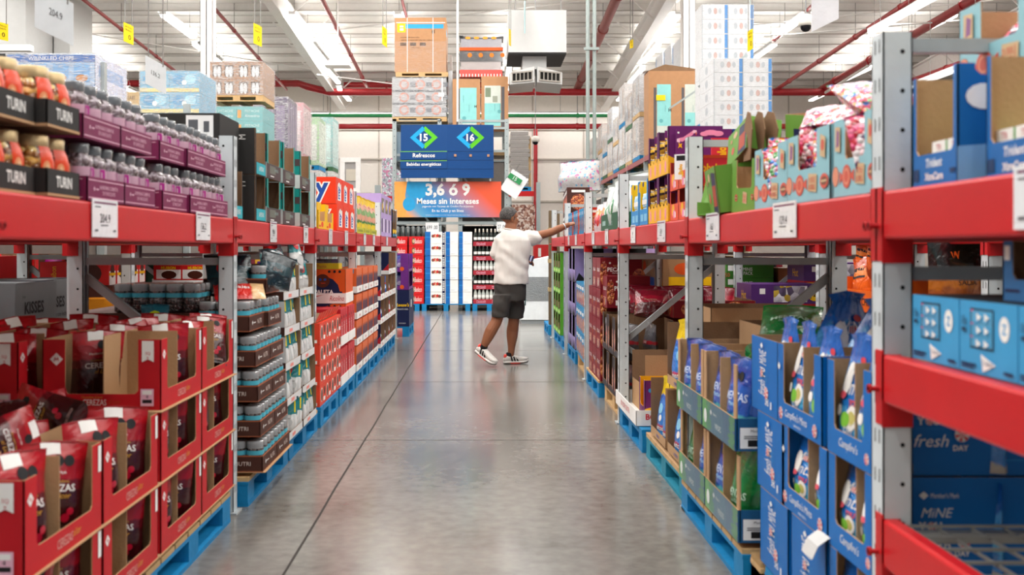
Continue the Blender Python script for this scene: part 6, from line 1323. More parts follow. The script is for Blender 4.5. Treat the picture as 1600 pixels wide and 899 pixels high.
for k, (x, d, p, rz) in enumerate(((2.56, 5.5, P_CK, .1), (2.78, 5.6, P_CK, -.1), (3.02, 5.45, P_CR, .2), (3.3, 5.4, P_CR, -.1), (3.6, 5.5, P_CR, .3), (2.9, 5.9, P_CK, .4))): put(p, (x, d, .98), rz, f'large {"red and silver" if p is P_CR else "black and orange"} crisp bag behind the cross bar, {ORD[k]} from the post', 'bag', tilt=(0, RG.uniform(-.15, .15)))
b = carton(1.4, 1.0, .83, mat('#16161a', .6), {}); put(proto(b, 'dark_case'), (2.45, 5.3, .147), 0, 'near black case under the crisp bags', 'case')
ocd = mat('#ee6a1c', .45, name='bright_orange_card')
b = case(.66, .42, .22, ocd, ocd, hs={'f': .14}, pr={'f': [('t', 'WRINKLED CHIPS', .5, .3, .22, .86, ink, dict(bold=.015))]}); put(proto(b, 'crisp_tray'), (2.48, 7.1, .885), RZR, 'bright orange crisp tray with black lettering', 'tray')
for k in range(4): put(P_CO2, (2.58 + .04 * (k % 2), 6.52 + .16 * k, .9), RZR + RG.uniform(-.3, .3), f'orange crisp bag in the bright orange tray, {ORD[k]} from the camera end', 'bag', tilt=(0, RG.uniform(-.15, .15)), scale=1.1)
for k in range(2): put(P_CO2, (2.62, 6.75 + .2 * k, 1.08), RZR + .4, f'orange crisp bag on top of the others, {["nearer the post", "nearer the aisle frames"][k]}', 'bag', tilt=(.2, .2), scale=.9)
b = carton(.7, .6, .86, mat('#17161b', .6), {'f': [('e', .5, .94, .3, .03, skyb)]}); put(proto(b, 'dark_case'), (2.48, 7.12, .02), RZR, 'near black case under the orange crisp tray', 'case')
pallet(2.45, 3.5, 10.3, 11.1, pblue, 'blue pallet under the grass green cases'); gmc = mat('#3c7a2a', .45, name='grass_green_card')
b = carton(.46, .48, .14, gmc, {'r': [('r', .03, .5, .22, .9, paper), ('t', 'MINIS', .45, .62, .25, .2, wht), ('t', 'PACK', .46, .32, .25, .2, wht), ('t', '50', .02, .2, .3, .1, redp_)], 'f': [('c', .3, .5, .3, redp_), ('t', '50', .3, .5, .3, .2, wht)]}); P_MI = proto(b, 'green_case')
for ti in range(7): put(P_MI, (2.5, 10.9, .147 + .142 * ti), RZR, f'grass green case with white lettering, {tiern(ti, 7)} of the pile behind the frames', 'case')
b = carton(.5, .42, .95, mat('#7a4a2a', .4, name='amber_plastic'), {'r': [('r', .05, .1, .95, .3, orb), ('r', .05, .5, .95, .7, mat('#b06a2a', .4))]}); put(proto(b, 'amber_tubs_case'), (3.02, 10.9, .147), RZR, 'amber brown case between the green pile and the purple ones', 'case')
xp = mat('#512a6e', .4, name='hot_purple_card'); xr = mat('#a81a28', .4, name='hot_red_card')
b = carton(.5, .6, .24, xp, {'r': [('r', 0, 0, 1, .3, xr), ('r', .03, .06, .32, .24, ylw), ('t', 'xtra Flamin Hot', .66, .14, .14, .6, ylw, dict(shear=.2)), ('r', .12, .65, .2, .85, wht), ('r', .32, .36, .8, .94, cellmat('silver_bag_contents', ['#b8b4c0', '#5a4a6a', '#e8e4ec', '#c8a83a', '#8a8494'], 18, .15, .8, 1)), ('c', .9, .6, .2, ylw), ('t', '14', .9, .6, .24, .12, ink)], 'f': [('r', 0, 0, 1, .3, xr), ('t', 'Hot', .5, .6, .3, .6, ylw)]}); P_XH = proto(b, 'snack_case')
for ti in range(4): put(P_XH, (2.32, 9.3, .02 + .243 * ti), RZR, f'purple and red snack case with yellow badge, {tiern(ti, 4)} of the lower pile', 'case')
for ti in range(4): put(P_XH, (2.93, 9.8, .2 + .243 * ti), RZR, f'purple and red snack case with yellow badge, {tiern(ti, 4)} of the rear pile', 'case')
filler(1, 1.78, 2.3, 10.0, 11.4, .02, 1.22, 3, 'kraft shipping carton behind the pecan heap', 25, hues=['#a9845d', '#a17c56'], w=.46)
filler(1, 2.55, 3.3, 7.7, 9.9, .1, .95, 3, 'printed carton in the rear east rack', 26, w=.55) if False else None
filler(1, 2.6, 3.3, 11.2, 14.4, .02, 1.2, 3, 'printed carton deep in the rear east rack', 27, w=.55, hues=['#d8b020', '#23263a', '#7d1f2c', '#3c7a2a'])
filler(1, 2.6, 3.25, 2.7, 4.9, BT + .003, 1.8, 2, 'carton on the rear east rack shelf by the near post', 28, w=.6, hues=['#d9cbb0', '#c4d6e4', '#e0b020'])
filler(1, 2.6, 3.25, 5.2, 14.2, BT + .003, 1.9, 2, 'carton on the rear east rack shelf beyond', 29, w=.62, hues=['#c9342a', '#d9cbb0', '#c4d6e4', '#e0b020', '#9aa0a4'])
filler(1, 2.6, 3.25, 2.7, 4.8, .02, .85, 2, 'dark carton low in the rear east rack', 30, w=.6, hues=['#16161a', '#23263a'])
for i, D in enumerate((7.6, 10.1, 12.6)): upright(1, 5.6, 6.4, D, TOP, f'{ORD[i]} grey frame of the far east rack', brace=False)
for i, D in enumerate((7.6, 10.1)): shelf_beam(1, 5.6, D, D + 2.5, BB, BT, f'{ORD[i]} red beam of the far east rack')
filler(1, 5.62, 6.3, 7.7, 12.5, .15, 1.2, 3, 'carton stacked in the far east rack', 31, w=.6, hues=['#c9342a', '#7d1f2c', '#d9cbb0', '#16161a', '#e0b020'])
filler(1, 5.62, 6.3, 7.7, 12.5, 1.45, 1.9, 2, 'carton on top of the far east rack', 32, w=.6, hues=['#d9cbb0', '#c98a5a', '#f0f0f0'])
# ================================================================ END OF THE AISLE
ES = 22.4; q_ = ES / FPX
def ex(px): return (px - 752) * q_
def ez(py): return EYE + (388 - py) * q_
ltsteel = mat('#a9b3b3', .4, .3, name='light_rack_paint')
def tall_frame(x0, x1, D, top, lab, w=.09, zs=(), step=1.3):
    r = empty('tall_upright')
    for x in (x0, x1 - w): b = B(); b.box(x, x + w, D, D + .08, 0, top, ltsteel); [b.disc((x + w / 2, D - .001, z), (1, 0, 0), (0, 0, 1), .01, hole, 6) for z in slots_z(.15, top, .15)]; b.obj('post', r)
    z = .3; s = 0
    while z + step < top:
        b = B(); b.bar((x0 + w, D + .04, z + (step if s else 0)), (x1 - w, D + .04, z + (0 if s else step)), .04, .04, ltsteel); b.obj('diagonal_brace', r)
        z += step; s ^= 1
    for z in list(zs) + [.2, top - .04]: b = B(); b.bar((x0 + w, D + .04, z), (x1 - w, D + .04, z), .04, .05, ltsteel); b.obj('strut', r)
    return tag(r, lab, 'rack frame')
tall_frame(ex(613), ex(690), ES, ez(186), 'pale tall end frame under the wrapped pallets, behind the aisle sign', zs=(ez(242), ez(348), ez(330)))
tall_frame(ex(716), ex(795), ES, ez(186), 'pale tall end frame under the cyan labelled cartons', zs=(ez(200), ez(236), ez(348), ez(330)))
tall_frame(ex(613), ex(690), ES + 2.8, ez(186), 'second pale frame behind the wrapped pallets'); tall_frame(ex(716), ex(795), ES + 2.8, ez(186), 'second pale frame behind the cyan labelled cartons')
for nm, xa, xb in (('under the wrapped pallets', 613, 690), ('under the cyan labelled cartons', 716, 795)):
    for z in (ez(192), ez(250), ez(345)):
        for x in (ex(xa), ex(xb) - .05):
            b = B(); b.box(x, x + .05, ES + .085, ES + 2.79, z - .1, z, mat('#8f9797', .45, .3)); tag(b.obj('rack_rail'), f'grey lengthwise rail at {"top" if z > 3.9 else "middle" if z > 3 else "low"} level {nm}, {"outer" if x == ex(xa) else "inner"} one', 'rail')
        b = B()
        for k in range(9): b.box(ex(xa) + .05, ex(xb) - .05, ES + .12 + .3 * k, ES + .2 + .3 * k, z - .03, z, mat('#8f9797', .45, .3))
        tag(b.obj('wire_deck'), f'slatted deck at {"top" if z > 3.9 else "middle" if z > 3 else "low"} level {nm}', 'deck')
# dark goods inside the end rack
for k, (xa, xb, ya, yb, c, lab) in enumerate(((618, 686, 250, 205, '#8fa6b4', 'pale wrapped cartons behind the aisle sign'), (720, 790, 242, 236, '#a98a63', 'kraft board behind the sign'), (620, 684, 345, 300, '#2a2726', 'dark cartons behind the payment banner'), (722, 788, 345, 252, '#77706a', 'grey wrapped stack behind the tilted card'))):
    b = B(); b.box(ex(xa), ex(xb), ES + .15, ES + 1.2, ez(ya) + .001, ez(yb), mat(c, .4, bump=.5)); tag(b.obj('wrapped_goods'), lab, 'wrapped goods')
b = B(); b.box(ex(614), ex(689), ES + .4, ES + 2.6, .02, ez(352), mat('#1c1a19', .8)); tag(b.obj('dark_goods'), 'dark stock filling the end rack behind the red cartons', 'stock'); b = B(); b.box(ex(717), ex(794), ES + .9, ES + 2.6, .02, ez(352), mat('#1c1a19', .8)); tag(b.obj('dark_goods'), 'dark stock filling the end rack behind the sparkling wine', 'stock')
# aisle sign
sb = mat('#05427f', .35, coat=.2, var=.02, name='sign_blue'); sb2 = mat('#04356a', .35, name='sign_blue_dark'); cy = mat('#17a3de', .4, name='sign_cyan'); lg = mat('#5bc21f', .4, name='sign_green')
D = ES - .32
x0, xm, x1 = ex(628), ex(699.5), ex(771); z0, z1 = ez(280), ez(198); bend = -.06
r = empty('aisle_sign', (x0, D, z0))
for side, (xa, xb) in enumerate(((x0, xm), (xm, x1))):
    b = B(); W = xb - xa; H = z1 - z0; ya = 0 if side == 0 else bend; yb = bend if side == 0 else 0; o = Vector((xa - x0, ya, 0)); u = Vector((W, yb - ya, 0)); L_ = u.length; u.normalize()
    b.prism([(0, 0), (L_, 0), (L_, H), (0, H)], o, u, (0, 0, 1), .02, sb)
    n_ = u.cross(Vector((0, 0, 1)))
    def pq(pts, m, e=.004): b.add([o + n_ * e + u * p * L_ + Vector((0, 0, q * H)) for p, q in pts], [tuple(range(len(pts)))], m)
    for z in (.17, .335, .50): pq([(0, z - .004), (1, z - .004), (1, z + .004), (0, z + .004)], sb2)
    cx = .5; s_ = .30; hh = .21; th = .085; cz = .76
    def chev(sgn, m):
        a = [(cx + sgn * .03, cz + hh), (cx + sgn * s_, cz), (cx + sgn * .03, cz - hh), (cx + sgn * (.03 - .06), cz - hh + .06), (cx + sgn * (s_ - .125), cz), (cx + sgn * (.03 - .06), cz + hh - .06)]
        pq(a if sgn < 0 else a[::-1], m)
    chev(1, lg); chev(-1, cy)
    b.text(['15', '16'][side], o + n_ * .006 + u * .5 * L_ + Vector((0, 0, cz * H)), u, (0, 0, 1), .14 * H, wht, bold=.03)
    b.obj('panel', r)
    if side == 0:
        for t, z in (('Refrescos', .425), ('Bebidas energéticas', .25)):
            c = B(); c.prism([(-.01, z - .075), (1.0, z - .075), (1.0, z + .075), (-.01, z + .075)], o + n_ * .012, u * L_, (0, 0, H), .008, sb)
            c.prism([(-.01, z + .065), (1.0, z + .065), (1.0, z + .078), (-.01, z + .078)], o + n_ * .0135, u * L_, (0, 0, H), .008, mat('#6ab04a', .4))
            c.text(t, o + n_ * .016 + u * .5 * L_ + Vector((0, 0, z * H)), u, (0, 0, 1), .078 * H, wht, L_ * .82, bold=.015)
            c.obj('name_strip', r)
    else:
        for f in (.17, .5, .88): c = B(); c.box(0, .05, -.02, 0, 0, .05, mat('#b98a6a', .5)); k = c.obj('mounting_patch', r); k.location = o + n_ * .01 + u * f * L_ + Vector((-.02, 0, .4 * H))
c = B()
for x in (ex(640) - x0, ex(683) - x0, ex(717) - x0, ex(766) - x0): c.bar((x, .02, -.06), (x, .02, .02), .03, .01, ltsteel); c.bar((x, .02, -.05), (x, .33, -.05), .03, .03, ltsteel)
c.obj('bracket', r); tag(r, 'blue two panel aisle sign numbered fifteen and sixteen with green and cyan arrows', 'aisle sign')
# payment banner
m = bpy.data.materials.new('banner_gradient_print'); m.use_nodes = True; nt = m.node_tree; N = nt.nodes; L = nt.links; bs = N['Principled BSDF']
uvn = N.new('ShaderNodeUVMap'); mpn = N.new('ShaderNodeMapping'); mpn.inputs['Rotation'].default_value = (0, 0, -.35); L.new(uvn.outputs[0], mpn.inputs[0]); spn = N.new('ShaderNodeSeparateXYZ'); L.new(mpn.outputs[0], spn.inputs[0])
crn = N.new('ShaderNodeValToRGB'); e = crn.color_ramp.elements
for p_, c_ in ((0.0, '#f6a046'), (.14, '#f2a55c'), (.26, '#5aa0c8'), (.42, '#1b83c4'), (.62, '#4a86bc'), (.8, '#b87a8c'), (1.0, '#ee5a34')):
    k = e.new(p_) if p_ not in (0.0, 1.0) else e[0 if p_ == 0 else -1]; k.color = lin(c_)
L.new(spn.outputs[0], crn.inputs[0]); L.new(crn.outputs[0], bs.inputs['Base Color']); bs.inputs['Roughness'].default_value = .4
ban = m; D = ES - .12; x0, x1 = ex(617), ex(783); z0, z1 = ez(340), ez(284.5); W = x1 - x0; H = z1 - z0
b = B(); b.box(0, W, 0, .03, 0, H, mat('#c8c4c0', .5)); b.add([(0, -.002, 0), (W, -.002, 0), (W, -.002, H), (0, -.002, H)], [(0, 1, 2, 3)], ban, False, [(0, 0), (1, 0), (1, 1), (0, 1)])
pal = mat('#2b9fd6', .4, name='banner_blue'); pon = mat('#f4a650', .4)
b.prints('f', W, .03, H, [('p', [(0, 0), (.09, 0), (.13, .3), (.1, .6), (.12, 1), (0, 1)], pon), ('p', [(.12, 1), (.11, .75), (.14, .58), (.2, .52), (.27, .55), (.33, .68), (.35, 1)], pal), ('e', .138, .37, .06, .2, pal), ('t', '3,6 ó 9', .5, .75, .42, .52, wht, dict(bold=.04)), ('t', 'Meses sin Intereses', .5, .455, .165, .64, wht, dict(bold=.025)),
   ('t', 'pagando con Tarjetas de Crédito Participantes', .5, .3, .07, .6, wht, dict(shear=.15)), ('t', 'En tu Club y en línea', .5, .175, .1, .33, wht, dict(bold=.01)), ('t', 'Consulta terminos y condiciones en tu club y bases participantes para cada promocion vigente', .5, .06, .03, .86, wht)], e=.004)
o = b.obj('banner'); o.location = (x0, D, z0); c = B(); c.bar((.1, .03, H * .5), (.1, .125, H * .5), .04, .04, ltsteel); c.obj('bracket', o); c = B(); c.bar((W - .1, .03, H * .5), (W - .1, .125, H * .5), .04, .04, ltsteel); c.obj('bracket', o); tag(o, 'orange to blue banner offering months without interest below the aisle sign', 'banner')
# price boards and drinks pallets
for k, (xa, xb, ya, yb, t, lab) in enumerate(((665, 686, 348, 363, '699', 'above the cream fronted cases'), (776, 792, 347, 362, '27', 'beside the man\'s head above the bottles'))):
    b = B(); W = ex(xb) - ex(xa); H = ez(ya) - ez(yb); b.box(0, W, 0, .01, 0, H, paper); b.text(t + ' .00', (W / 2, -.002, H / 2), (1, 0, 0), (0, 0, 1), H * .4, ink, W * .8); o = b.obj('price_board'); o.location = (ex(xa), ES - .05, ez(yb)); tag(o, 'white price board ' + lab, 'price board')
b = B(); b.box(ex(617), ex(795), ES - .03, ES - .005, ez(351), ez(347), ltsteel); tag(b.obj('cross_rail'), 'long pale rail crossing under the payment banner', 'rail')
for xa, xb, lab in ((596, 662, 'under the red panettone cartons'), (664, 737, 'under the blue sided white cases'), (739, 790, 'under the sparkling wine')):
    r = pallet(ex(xa), ex(xb) - .02, ES - 1.2, ES - .15, pblue, 'blue pallet at the aisle end ' + lab)
q_ = (ES - 1.2) / FPX
pan = mat('#d61f22', .45, name='panettone_red')
b = carton(ex(650) - ex(636) + .12, .4, .195, pan, {'f': [('e', .3, .5, .12, .4, brnp), ('t', 'Bauducco', .62, .5, .5, .5, wht, dict(shear=.3)), ('e', .3, .5, .07, .2, tan)]}); P_PN2 = proto(b, 'panettone_carton')
for ti in range(7):
    for k in range(2): put(P_PN2, (ex(628) + .345 * k - .2, ES - 1.18, .148 + .2 * ti), 0, f'red panettone carton, {tiern(ti, 7)} tier, {["by the violet cases", "by the cream fronted cases"][k]}', 'carton')
def case_stack(px0, px1, cells, lab, rows=6):
    w = ex(px1) - ex(px0); h = (ez(362) - .147) / rows
    b = B(); b.box(0, w, 0, .5, 0, h - .006, wht); f0 = 0
    ops = []
    for kind, a, c in cells:
        if kind == 'b': ops += [('r', a, 0, c, .985, mat('#1668b4', .45)), ('r', a, .5, c, .56, skyb)]
        elif kind == 'n': ops += [('r', a, 0, c, .985, navy)] + [('r', a + .02, .1 + .14 * k, c - .02, .17 + .14 * k, wht) for k in range(6)]
        elif kind == 'p': ops += [('e', a + (c - a) * t, .62 + .03 * (i % 2), (c - a) * .14, .13, m_) for i, (t, m_) in enumerate(((.2, brnp), (.38, rc), (.5, tan), (.62, rc), (.8, brnp)))]
        else: ops += [('r', a + .05 * (c - a), .12, a + .6 * (c - a), .16, mat('#c8c8c8', .5)), ('r', a, .47, c, .475, mat('#dcdcdc', .5))]
    b.prints('f', w, .5, h, ops, e=.002); p = proto(b, 'drinks_case')
    for ti in range(rows): put(p, (ex(px0), ES - 1.18 + (ti % 2) * .01, .148 + h * ti), 0, f'{lab}, {tiern(ti, rows)} of the column', 'case')
case_stack(664, 696, [('b', 0, .27), ('p', .28, .82), ('n', .84, .97)], 'white picture fronted case with navy dotted edge'); case_stack(696.5, 716, [('b', 0, .34), ('w', .36, 1)], 'plain white case with blue side, middle column'); case_stack(717, 737.5, [('b', 0, .3), ('w', .33, .98)], 'plain white case with blue side, column beside the bottles')
h = (ez(362) - .147) / 5
gl = mat('#1f2a24', .08, coat=1, name='dark_green_glass'); gc = mat('#c8cfc8', .1, coat=1, name='clear_white_glass')
def bottle(m_, foil):
    b = B(); b.lathe([(.03, 0), (.036, .01), (.036, .12), (.016, .2), (.013, .26), (.001, .262)], m_, seg=10); c = B(); c.lathe([(.0168, .195), (.015, .235), (.015, .265), (.001, .268)], foil, seg=10); d = B(); d.lathe([(.0365, .04), (.0365, .095)], wht, seg=10); return proto(b, 'wine_bottle', [('foil', c), ('label', d)])
P_W1, P_W2 = bottle(gl, mat('#d8cfc0', .3, .4)), bottle(gc, mat('#c9cfd4', .3, .4))
b = B(); w = ex(788) - ex(739.5); b.box(0, w, 0, .5, 0, .09, mat('#a82836', .5)); b.prints('f', w, .5, .09, [('t', 'Martinelli', .25, .6, .4, .3, pink, dict(shear=.2)), ('t', 'Martinelli', .75, .6, .4, .3, pink, dict(shear=.2)), ('r', .1, .2, .4, .28, pink), ('r', .6, .2, .9, .28, pink)], e=.002); P_WTY = proto(b, 'bottle_tray')
for ti in range(5):
    z = .148 + h * ti; put(P_WTY, (ex(739.5), ES - 1.18, z), 0, f'crimson tray of sparkling bottles, {tiern(ti, 5)} tier', 'tray')
    for k in range(8): put((P_W2 if ti in (0, 2) else P_W1), (ex(739.5) + .045 + .0815 * k, ES - 1.13, z + .088), 0, f'{"clear" if ti in (0, 2) else "dark green"} sparkling wine bottle, {ORD[k]} in the {tiern(ti, 5)} crimson tray', 'bottle')
b = B(); b.box(ex(742), ex(786), ES - 1.05, ES - .7, .15, 1.6, mat('#2a2422', .8)); tag(b.obj('bottle_stock'), 'darker bottles and trays stacked behind the front row of sparkling wine', 'stock')
q_ = ES / FPX
b = B()
for k in range(6): b.lathe([(.05, 0), (.055, .2), (.03, .24), (.001, .25)], mat('#39403f', .15, coat=1), ex(625) + .11 * k, ES - .6, ez(365) - .1, 8)
tag(b.obj('bottle_row', ), 'dark bottles standing above the red panettone cartons', 'bottles', kind='stuff')
# freezer chest and back goods behind the man
sw = mat('#e3e8ea', .35, name='white_enamel'); dp = mat('#a5a9aa', .3, .7, bump=.8, bscale=40, name='diamond_plate')
D = 17.6; k_ = D / FPX; xa, xb = (813 - 752) * k_, (860 - 752) * k_
b = B(); zz = lambda y: EYE + (388 - y) * k_
b.hexa([(xa, D, zz(500)), (xb, D, zz(500)), (xb, D + .8, zz(500)), (xa, D + .8, zz(500)), (xa, D, zz(411)), (xb, D, zz(401)), (xb, D + .8, zz(401)), (xa, D + .8, zz(411))], sw); o = b.obj('freezer_chest')
c = B(); c.box(xa + .04, xb, D - .012, D - .001, zz(470), zz(433), dp)
for i in range(12):
    for j in range(11): cx, cz = xa + .08 + i * .037, zz(468) + .02 + j * .034; c.add([(cx - .012, D - .0135, cz), (cx, D - .0135, cz - .006), (cx + .012, D - .0135, cz), (cx, D - .0135, cz + .006)], [(0, 1, 2, 3)], steel2)
c.obj('diamond_plate_panel', o); c = B(); c.box(xa + .02, xb - .02, D + .02, D + .78, 0, zz(500), mat('#8c9294', .5)); c.obj('plinth', o)
tag(o, 'white enamel chest with a diamond plate band, behind the man', 'chest')
D = 30.; k_ = D / FPX; X_ = lambda p: (p - 752) * k_; Z_ = lambda y: EYE + (388 - y) * k_
bpat = cellmat('brown_packet_rows', ['#8a5a48', '#c9b2a4', '#6e4238', '#b08878', '#d8c8be'], 18, .4, .4, .2)
b = B(); b.box(X_(798), X_(836), D, D + 1.2, Z_(372), Z_(320), bpat); tag(b.obj('wrapped_pallet_load'), 'wrapped load of brown and cream packets above the man\'s shoulder', 'pallet load')
b = B(); b.box(X_(798), X_(840), D - .02, D + 1.2, .02, Z_(373), mat('#c8c2ba', .6)); tag(b.obj('pallet_load'), 'pale stock under the brown packet load', 'pallet load')
b = B(); b.box(X_(795), X_(834), D - .05, D + .02, Z_(307), Z_(299), beamr); tag(b.obj('rack_beam'), 'red beam under the layered grey stack', 'beam')
for k, x in enumerate((X_(838), X_(793))): b = B(); b.box(x, x + .12, D, D + .1, 0, Z_(285), ltsteel); tag(b.obj('rack_post'), f'pale rack post {["to the far side of", "hidden behind the end rack beside"][k]} the layered grey stack', 'rack post')
r = empty('pallet', (X_(796), D - .02, Z_(299)))
b = B(); b.box(0, X_(830) - X_(796), 0, 1.1, .0, .04, pblue); b.box(0, X_(830) - X_(796), 0, 1.1, .1, .13, pblue); b.obj('deck', r)
for k in range(3): b = B(); b.box(k * .27, k * .27 + .1, 0, 1.1, .0405, .0995, pblue); b.obj('block', r)
tag(r, 'blue pallet under the layered grey stack', 'pallet')
b = B(); rg = random.Random(4)
for k in range(13):
    z = Z_(292) + .002 + k * .126; b.box(X_(797) + rg.uniform(-.02, .02), X_(827) + rg.uniform(-.03, .03), D, D + 1, z, z + .1, mat('#8d8884', .4)); b.box(X_(798), X_(826), D + .02, D + .9, z + .1, z + .126, mat('#d6d2ce', .4))
b.box(X_(824), X_(830), D + .1, D + .3, Z_(292), Z_(214), pwood); tag(b.obj('layered_stack'), 'tall stack of grey wrapped layers with a wooden corner post', 'pallet load')
b = B(); b.box(X_(826), X_(848), D - 3, D - 2.5, Z_(410), Z_(383), rc); b.box(X_(832), X_(836), D - 3.01, D - 3, Z_(400), Z_(388), wht); tag(b.obj('red_crate'), 'red crate beyond the chest under the man\'s raised arm', 'crate')
b = B(); b.box(0, .9, 0, .5, 0, .9, mat('#b8bcbe', .5)); o = b.obj('metal_cabinet'); o.location = (X_(826), D - 3, 0); tag(o, 'grey metal cabinet under the red crate', 'cabinet')
# goods between the west rack end and the end rack
D = 26.; k_ = D / FPX
wrapg = cellmat('wrapped_tub_rows', ['#b8bcc4', '#8d9098', '#e0e2e6', '#c87a9c', '#a2a6ae'], 26, .25, .5, .8)
b = B(); b.box(X_(573) * 26 / 30, X_(611) * 26 / 30, D, D + 1.1, Z_(300) * .87 + .1, EYE + (388 - 247) * k_, wrapg); tag(b.obj('wrapped_pallet_load'), 'wrapped rows of small tubs with pink bands beside the end rack', 'pallet load')
b = B(); b.box(X_(570) * 26 / 30, X_(613) * 26 / 30, D - .05, D + 1.1, 2.5, 2.62, beamr); b.box(X_(560) * 26 / 30, X_(570) * 26 / 30, D, D + .1, 0, 2.9, ltsteel); tag(b.obj('rack_beam'), 'red beam and post under the wrapped tub rows', 'beam')
b = B(); fx, fy = (528 - 752) * k_, EYE + (388 - 300) * k_; W, H = 32 * k_, 56 * k_
for a in ((0, 0, W, .12), (0, H - .12, W, H), (0, .121, .12, H - .121), (W - .12, .121, W, H - .121)): b.box(a[0], a[2], 0, .1, a[1], a[3], wht)
b.box(.12, W - .12, .04, .06, .12, H - .12, mat('#a8a5a2', .3)); b.box(.15, .5, .02, .04, H - .6, H - .3, mat('#cfc8b8', .5)); o = b.obj('wrapped_mirror'); o.location = (fx, D + .4, fy); tag(o, 'white framed wrapped panel standing beyond the red orange cartons', 'panel')
b = B(); b.box(fx - .3, fx + W + .3, D + .3, D + .7, fy - .3, fy - .002, mat('#c4beb6', .6)); b.box(fx - .2, fx - .1, D + .35, D + .6, 0, fy - .3, ltsteel); b.box(fx + W, fx + W + .1, D + .35, D + .6, 0, fy - .3, ltsteel); tag(b.obj('rack_bay'), 'pale rack bay carrying the white framed panel', 'rack')
# ---------------------------------------------------------------- tops of the end rack
film = filmmat()
def pallet_up(x0, x1, d0, d1, z, m, lab, H=.12):
    r = empty('pallet', (x0, d0, z)); W = x1 - x0; D_ = d1 - d0
    b = B(); b.box(0, W, 0, D_, H - .03, H, m); b.box(0, W, 0, .1, 0, .02, m); b.box(0, W, D_ - .1, D_, 0, .02, m); b.obj('deck', r)
    for x in (0, W / 2 - .07, W - .14): b = B(); b.box(x, x + .14, 0, D_, .02, H - .03, m); b.obj('block', r)
    return tag(r, lab, 'pallet')
def wrapf(x0, x1, d0, d1, z0, z1, lab, f=None):
    b = B(); e = .012; b.box(x0 - e, x1 + e, d0 - e, d1 + e, z0, z1 + e, f or film); return tag(b.obj('stretch_film'), lab, 'stretch film')
z = ez(190); zt = z + .11
pallet_up(ex(613), ex(698), ES, ES + 1.2, z + .002, pwood, 'raw wooden pallet on the end rack under the wrapped grey load', .1)
lt = mat('#b3b4b6', .35, bump=.3)
b = B(); b.box(ex(613), ex(697), ES + .01, ES + 1.15, zt, ez(122), lt)
W = ex(697) - ex(613); H = ez(122) - zt
for i in range(3):
    for j in range(3): x_, z_ = ex(613) + W * (.22 + .3 * i), zt + H * (.17 + .33 * j); b.disc((x_, ES + .004, z_), (1, 0, 0), (0, 0, 1), .11, mat('#c98a78', .4)); b.disc((x_, ES + .003, z_), (1, 0, 0), (0, 0, 1), .07, mat('#b7b0b0', .4)); b.box(x_ + .13, x_ + .25, ES + .002, ES + .01, z_ - .05, z_ + .05, mat('#6c7076', .4))
for j in range(1, 3): b.box(ex(613), ex(697), ES + .004, ES + .01, zt + H * j / 3 - .02, zt + H * j / 3 + .02, mat('#4e5358', .4))
tag(b.obj('pallet_load'), 'grey patterned cartons wrapped in film on the end rack', 'pallet load'); wrapf(ex(613), ex(697), ES + .01, ES + 1.15, zt, ez(121), 'creased stretch film around the grey patterned cartons', filmmat('heavy_film', .3))
b = B(); b.box(ex(690), ex(692), ES - .006, ES - .004, ez(158), ez(122), wht); b.box(ex(685), ex(694), ES - .008, ES - .006, ez(151), ez(145), paper); tag(b.obj('paper_label'), 'white label stuck on the grey wrapped load', 'label')
zp = ez(121) + .02; pallet_up(ex(618), ex(700), ES + .02, ES + 1.15, zp, pwood, 'raw wooden pallet under the big brown carton', .1)
zb = zp + .102; W = ex(697) - ex(616.5); H = ez(27) - zb; kc = mat('#b98a62', .7, bump=.1, name='brown_carton')
b = carton(W, 1.1, H, kc, {'f': [('r', .03, .9, .98, .915, wht), ('r', .05, .8, .95, .88, mat('#2f9fd0', .5)), ('r', .05, .73, .21, .89, yel), ('r', .1, .76, .17, .8, paper), ('r', .1, .82, .17, .85, paper), ('t', 'l l', .75, .74, .06, .07, ink, dict(bold=.03)), ('t', 'FLAMMABLE MATERIAL INSIDE', .3, .635, .018, .42, ink), ('t', 'KEEP AWAY FROM HEAT AND FIRE - UPRIGHT', .44, .585, .02, .7, ink)] + [('r', .11 + .19 * i + .012 * j, .48, .117 + .19 * i + .012 * j, .54, ink) for i in range(3) for j in range(10)] + [('t', '7 798133 512086', .4, .445, .015, .6, ink)], 'r': [('r', .03, .7, .5, .8, mat('#2f9fd0', .5))]})
o = b.obj('brown_carton'); o.location = (ex(616.5), ES + .03, zb); tag(o, 'very large brown carton with a cyan stripe and yellow ticket on the end rack', 'carton')
c = B()
for fx_ in (.24, .74): c.box(W * fx_, W * fx_ + .012, -.006, -.003, 0, H, wht)
c.obj('strap', o); wrapf(ex(616.5), ex(697), ES + .02, ES + 1.1, zb, zb + H * .55, 'stretch film around the lower half of the big brown carton', filmmat('light_film', .13))
b = B(); b.box(ex(701.5), ex(705), ES + .6, ES + .9, ez(190), ez(78), wht); tag(b.obj('foam_sheet'), 'slim white foam sheet standing beside the big brown carton', 'foam sheet')
b = B(); b.box(ex(700), ex(706.5), ES + .2, ES + .55, ez(190), ez(108), mat('#c9cdd0', .3)); tag(b.obj('wrapped_roll'), 'narrow clear wrapped load squeezed between the big loads', 'wrapped load')
cyp = mat('#8fd3d0', .45, name='cyan_poster')
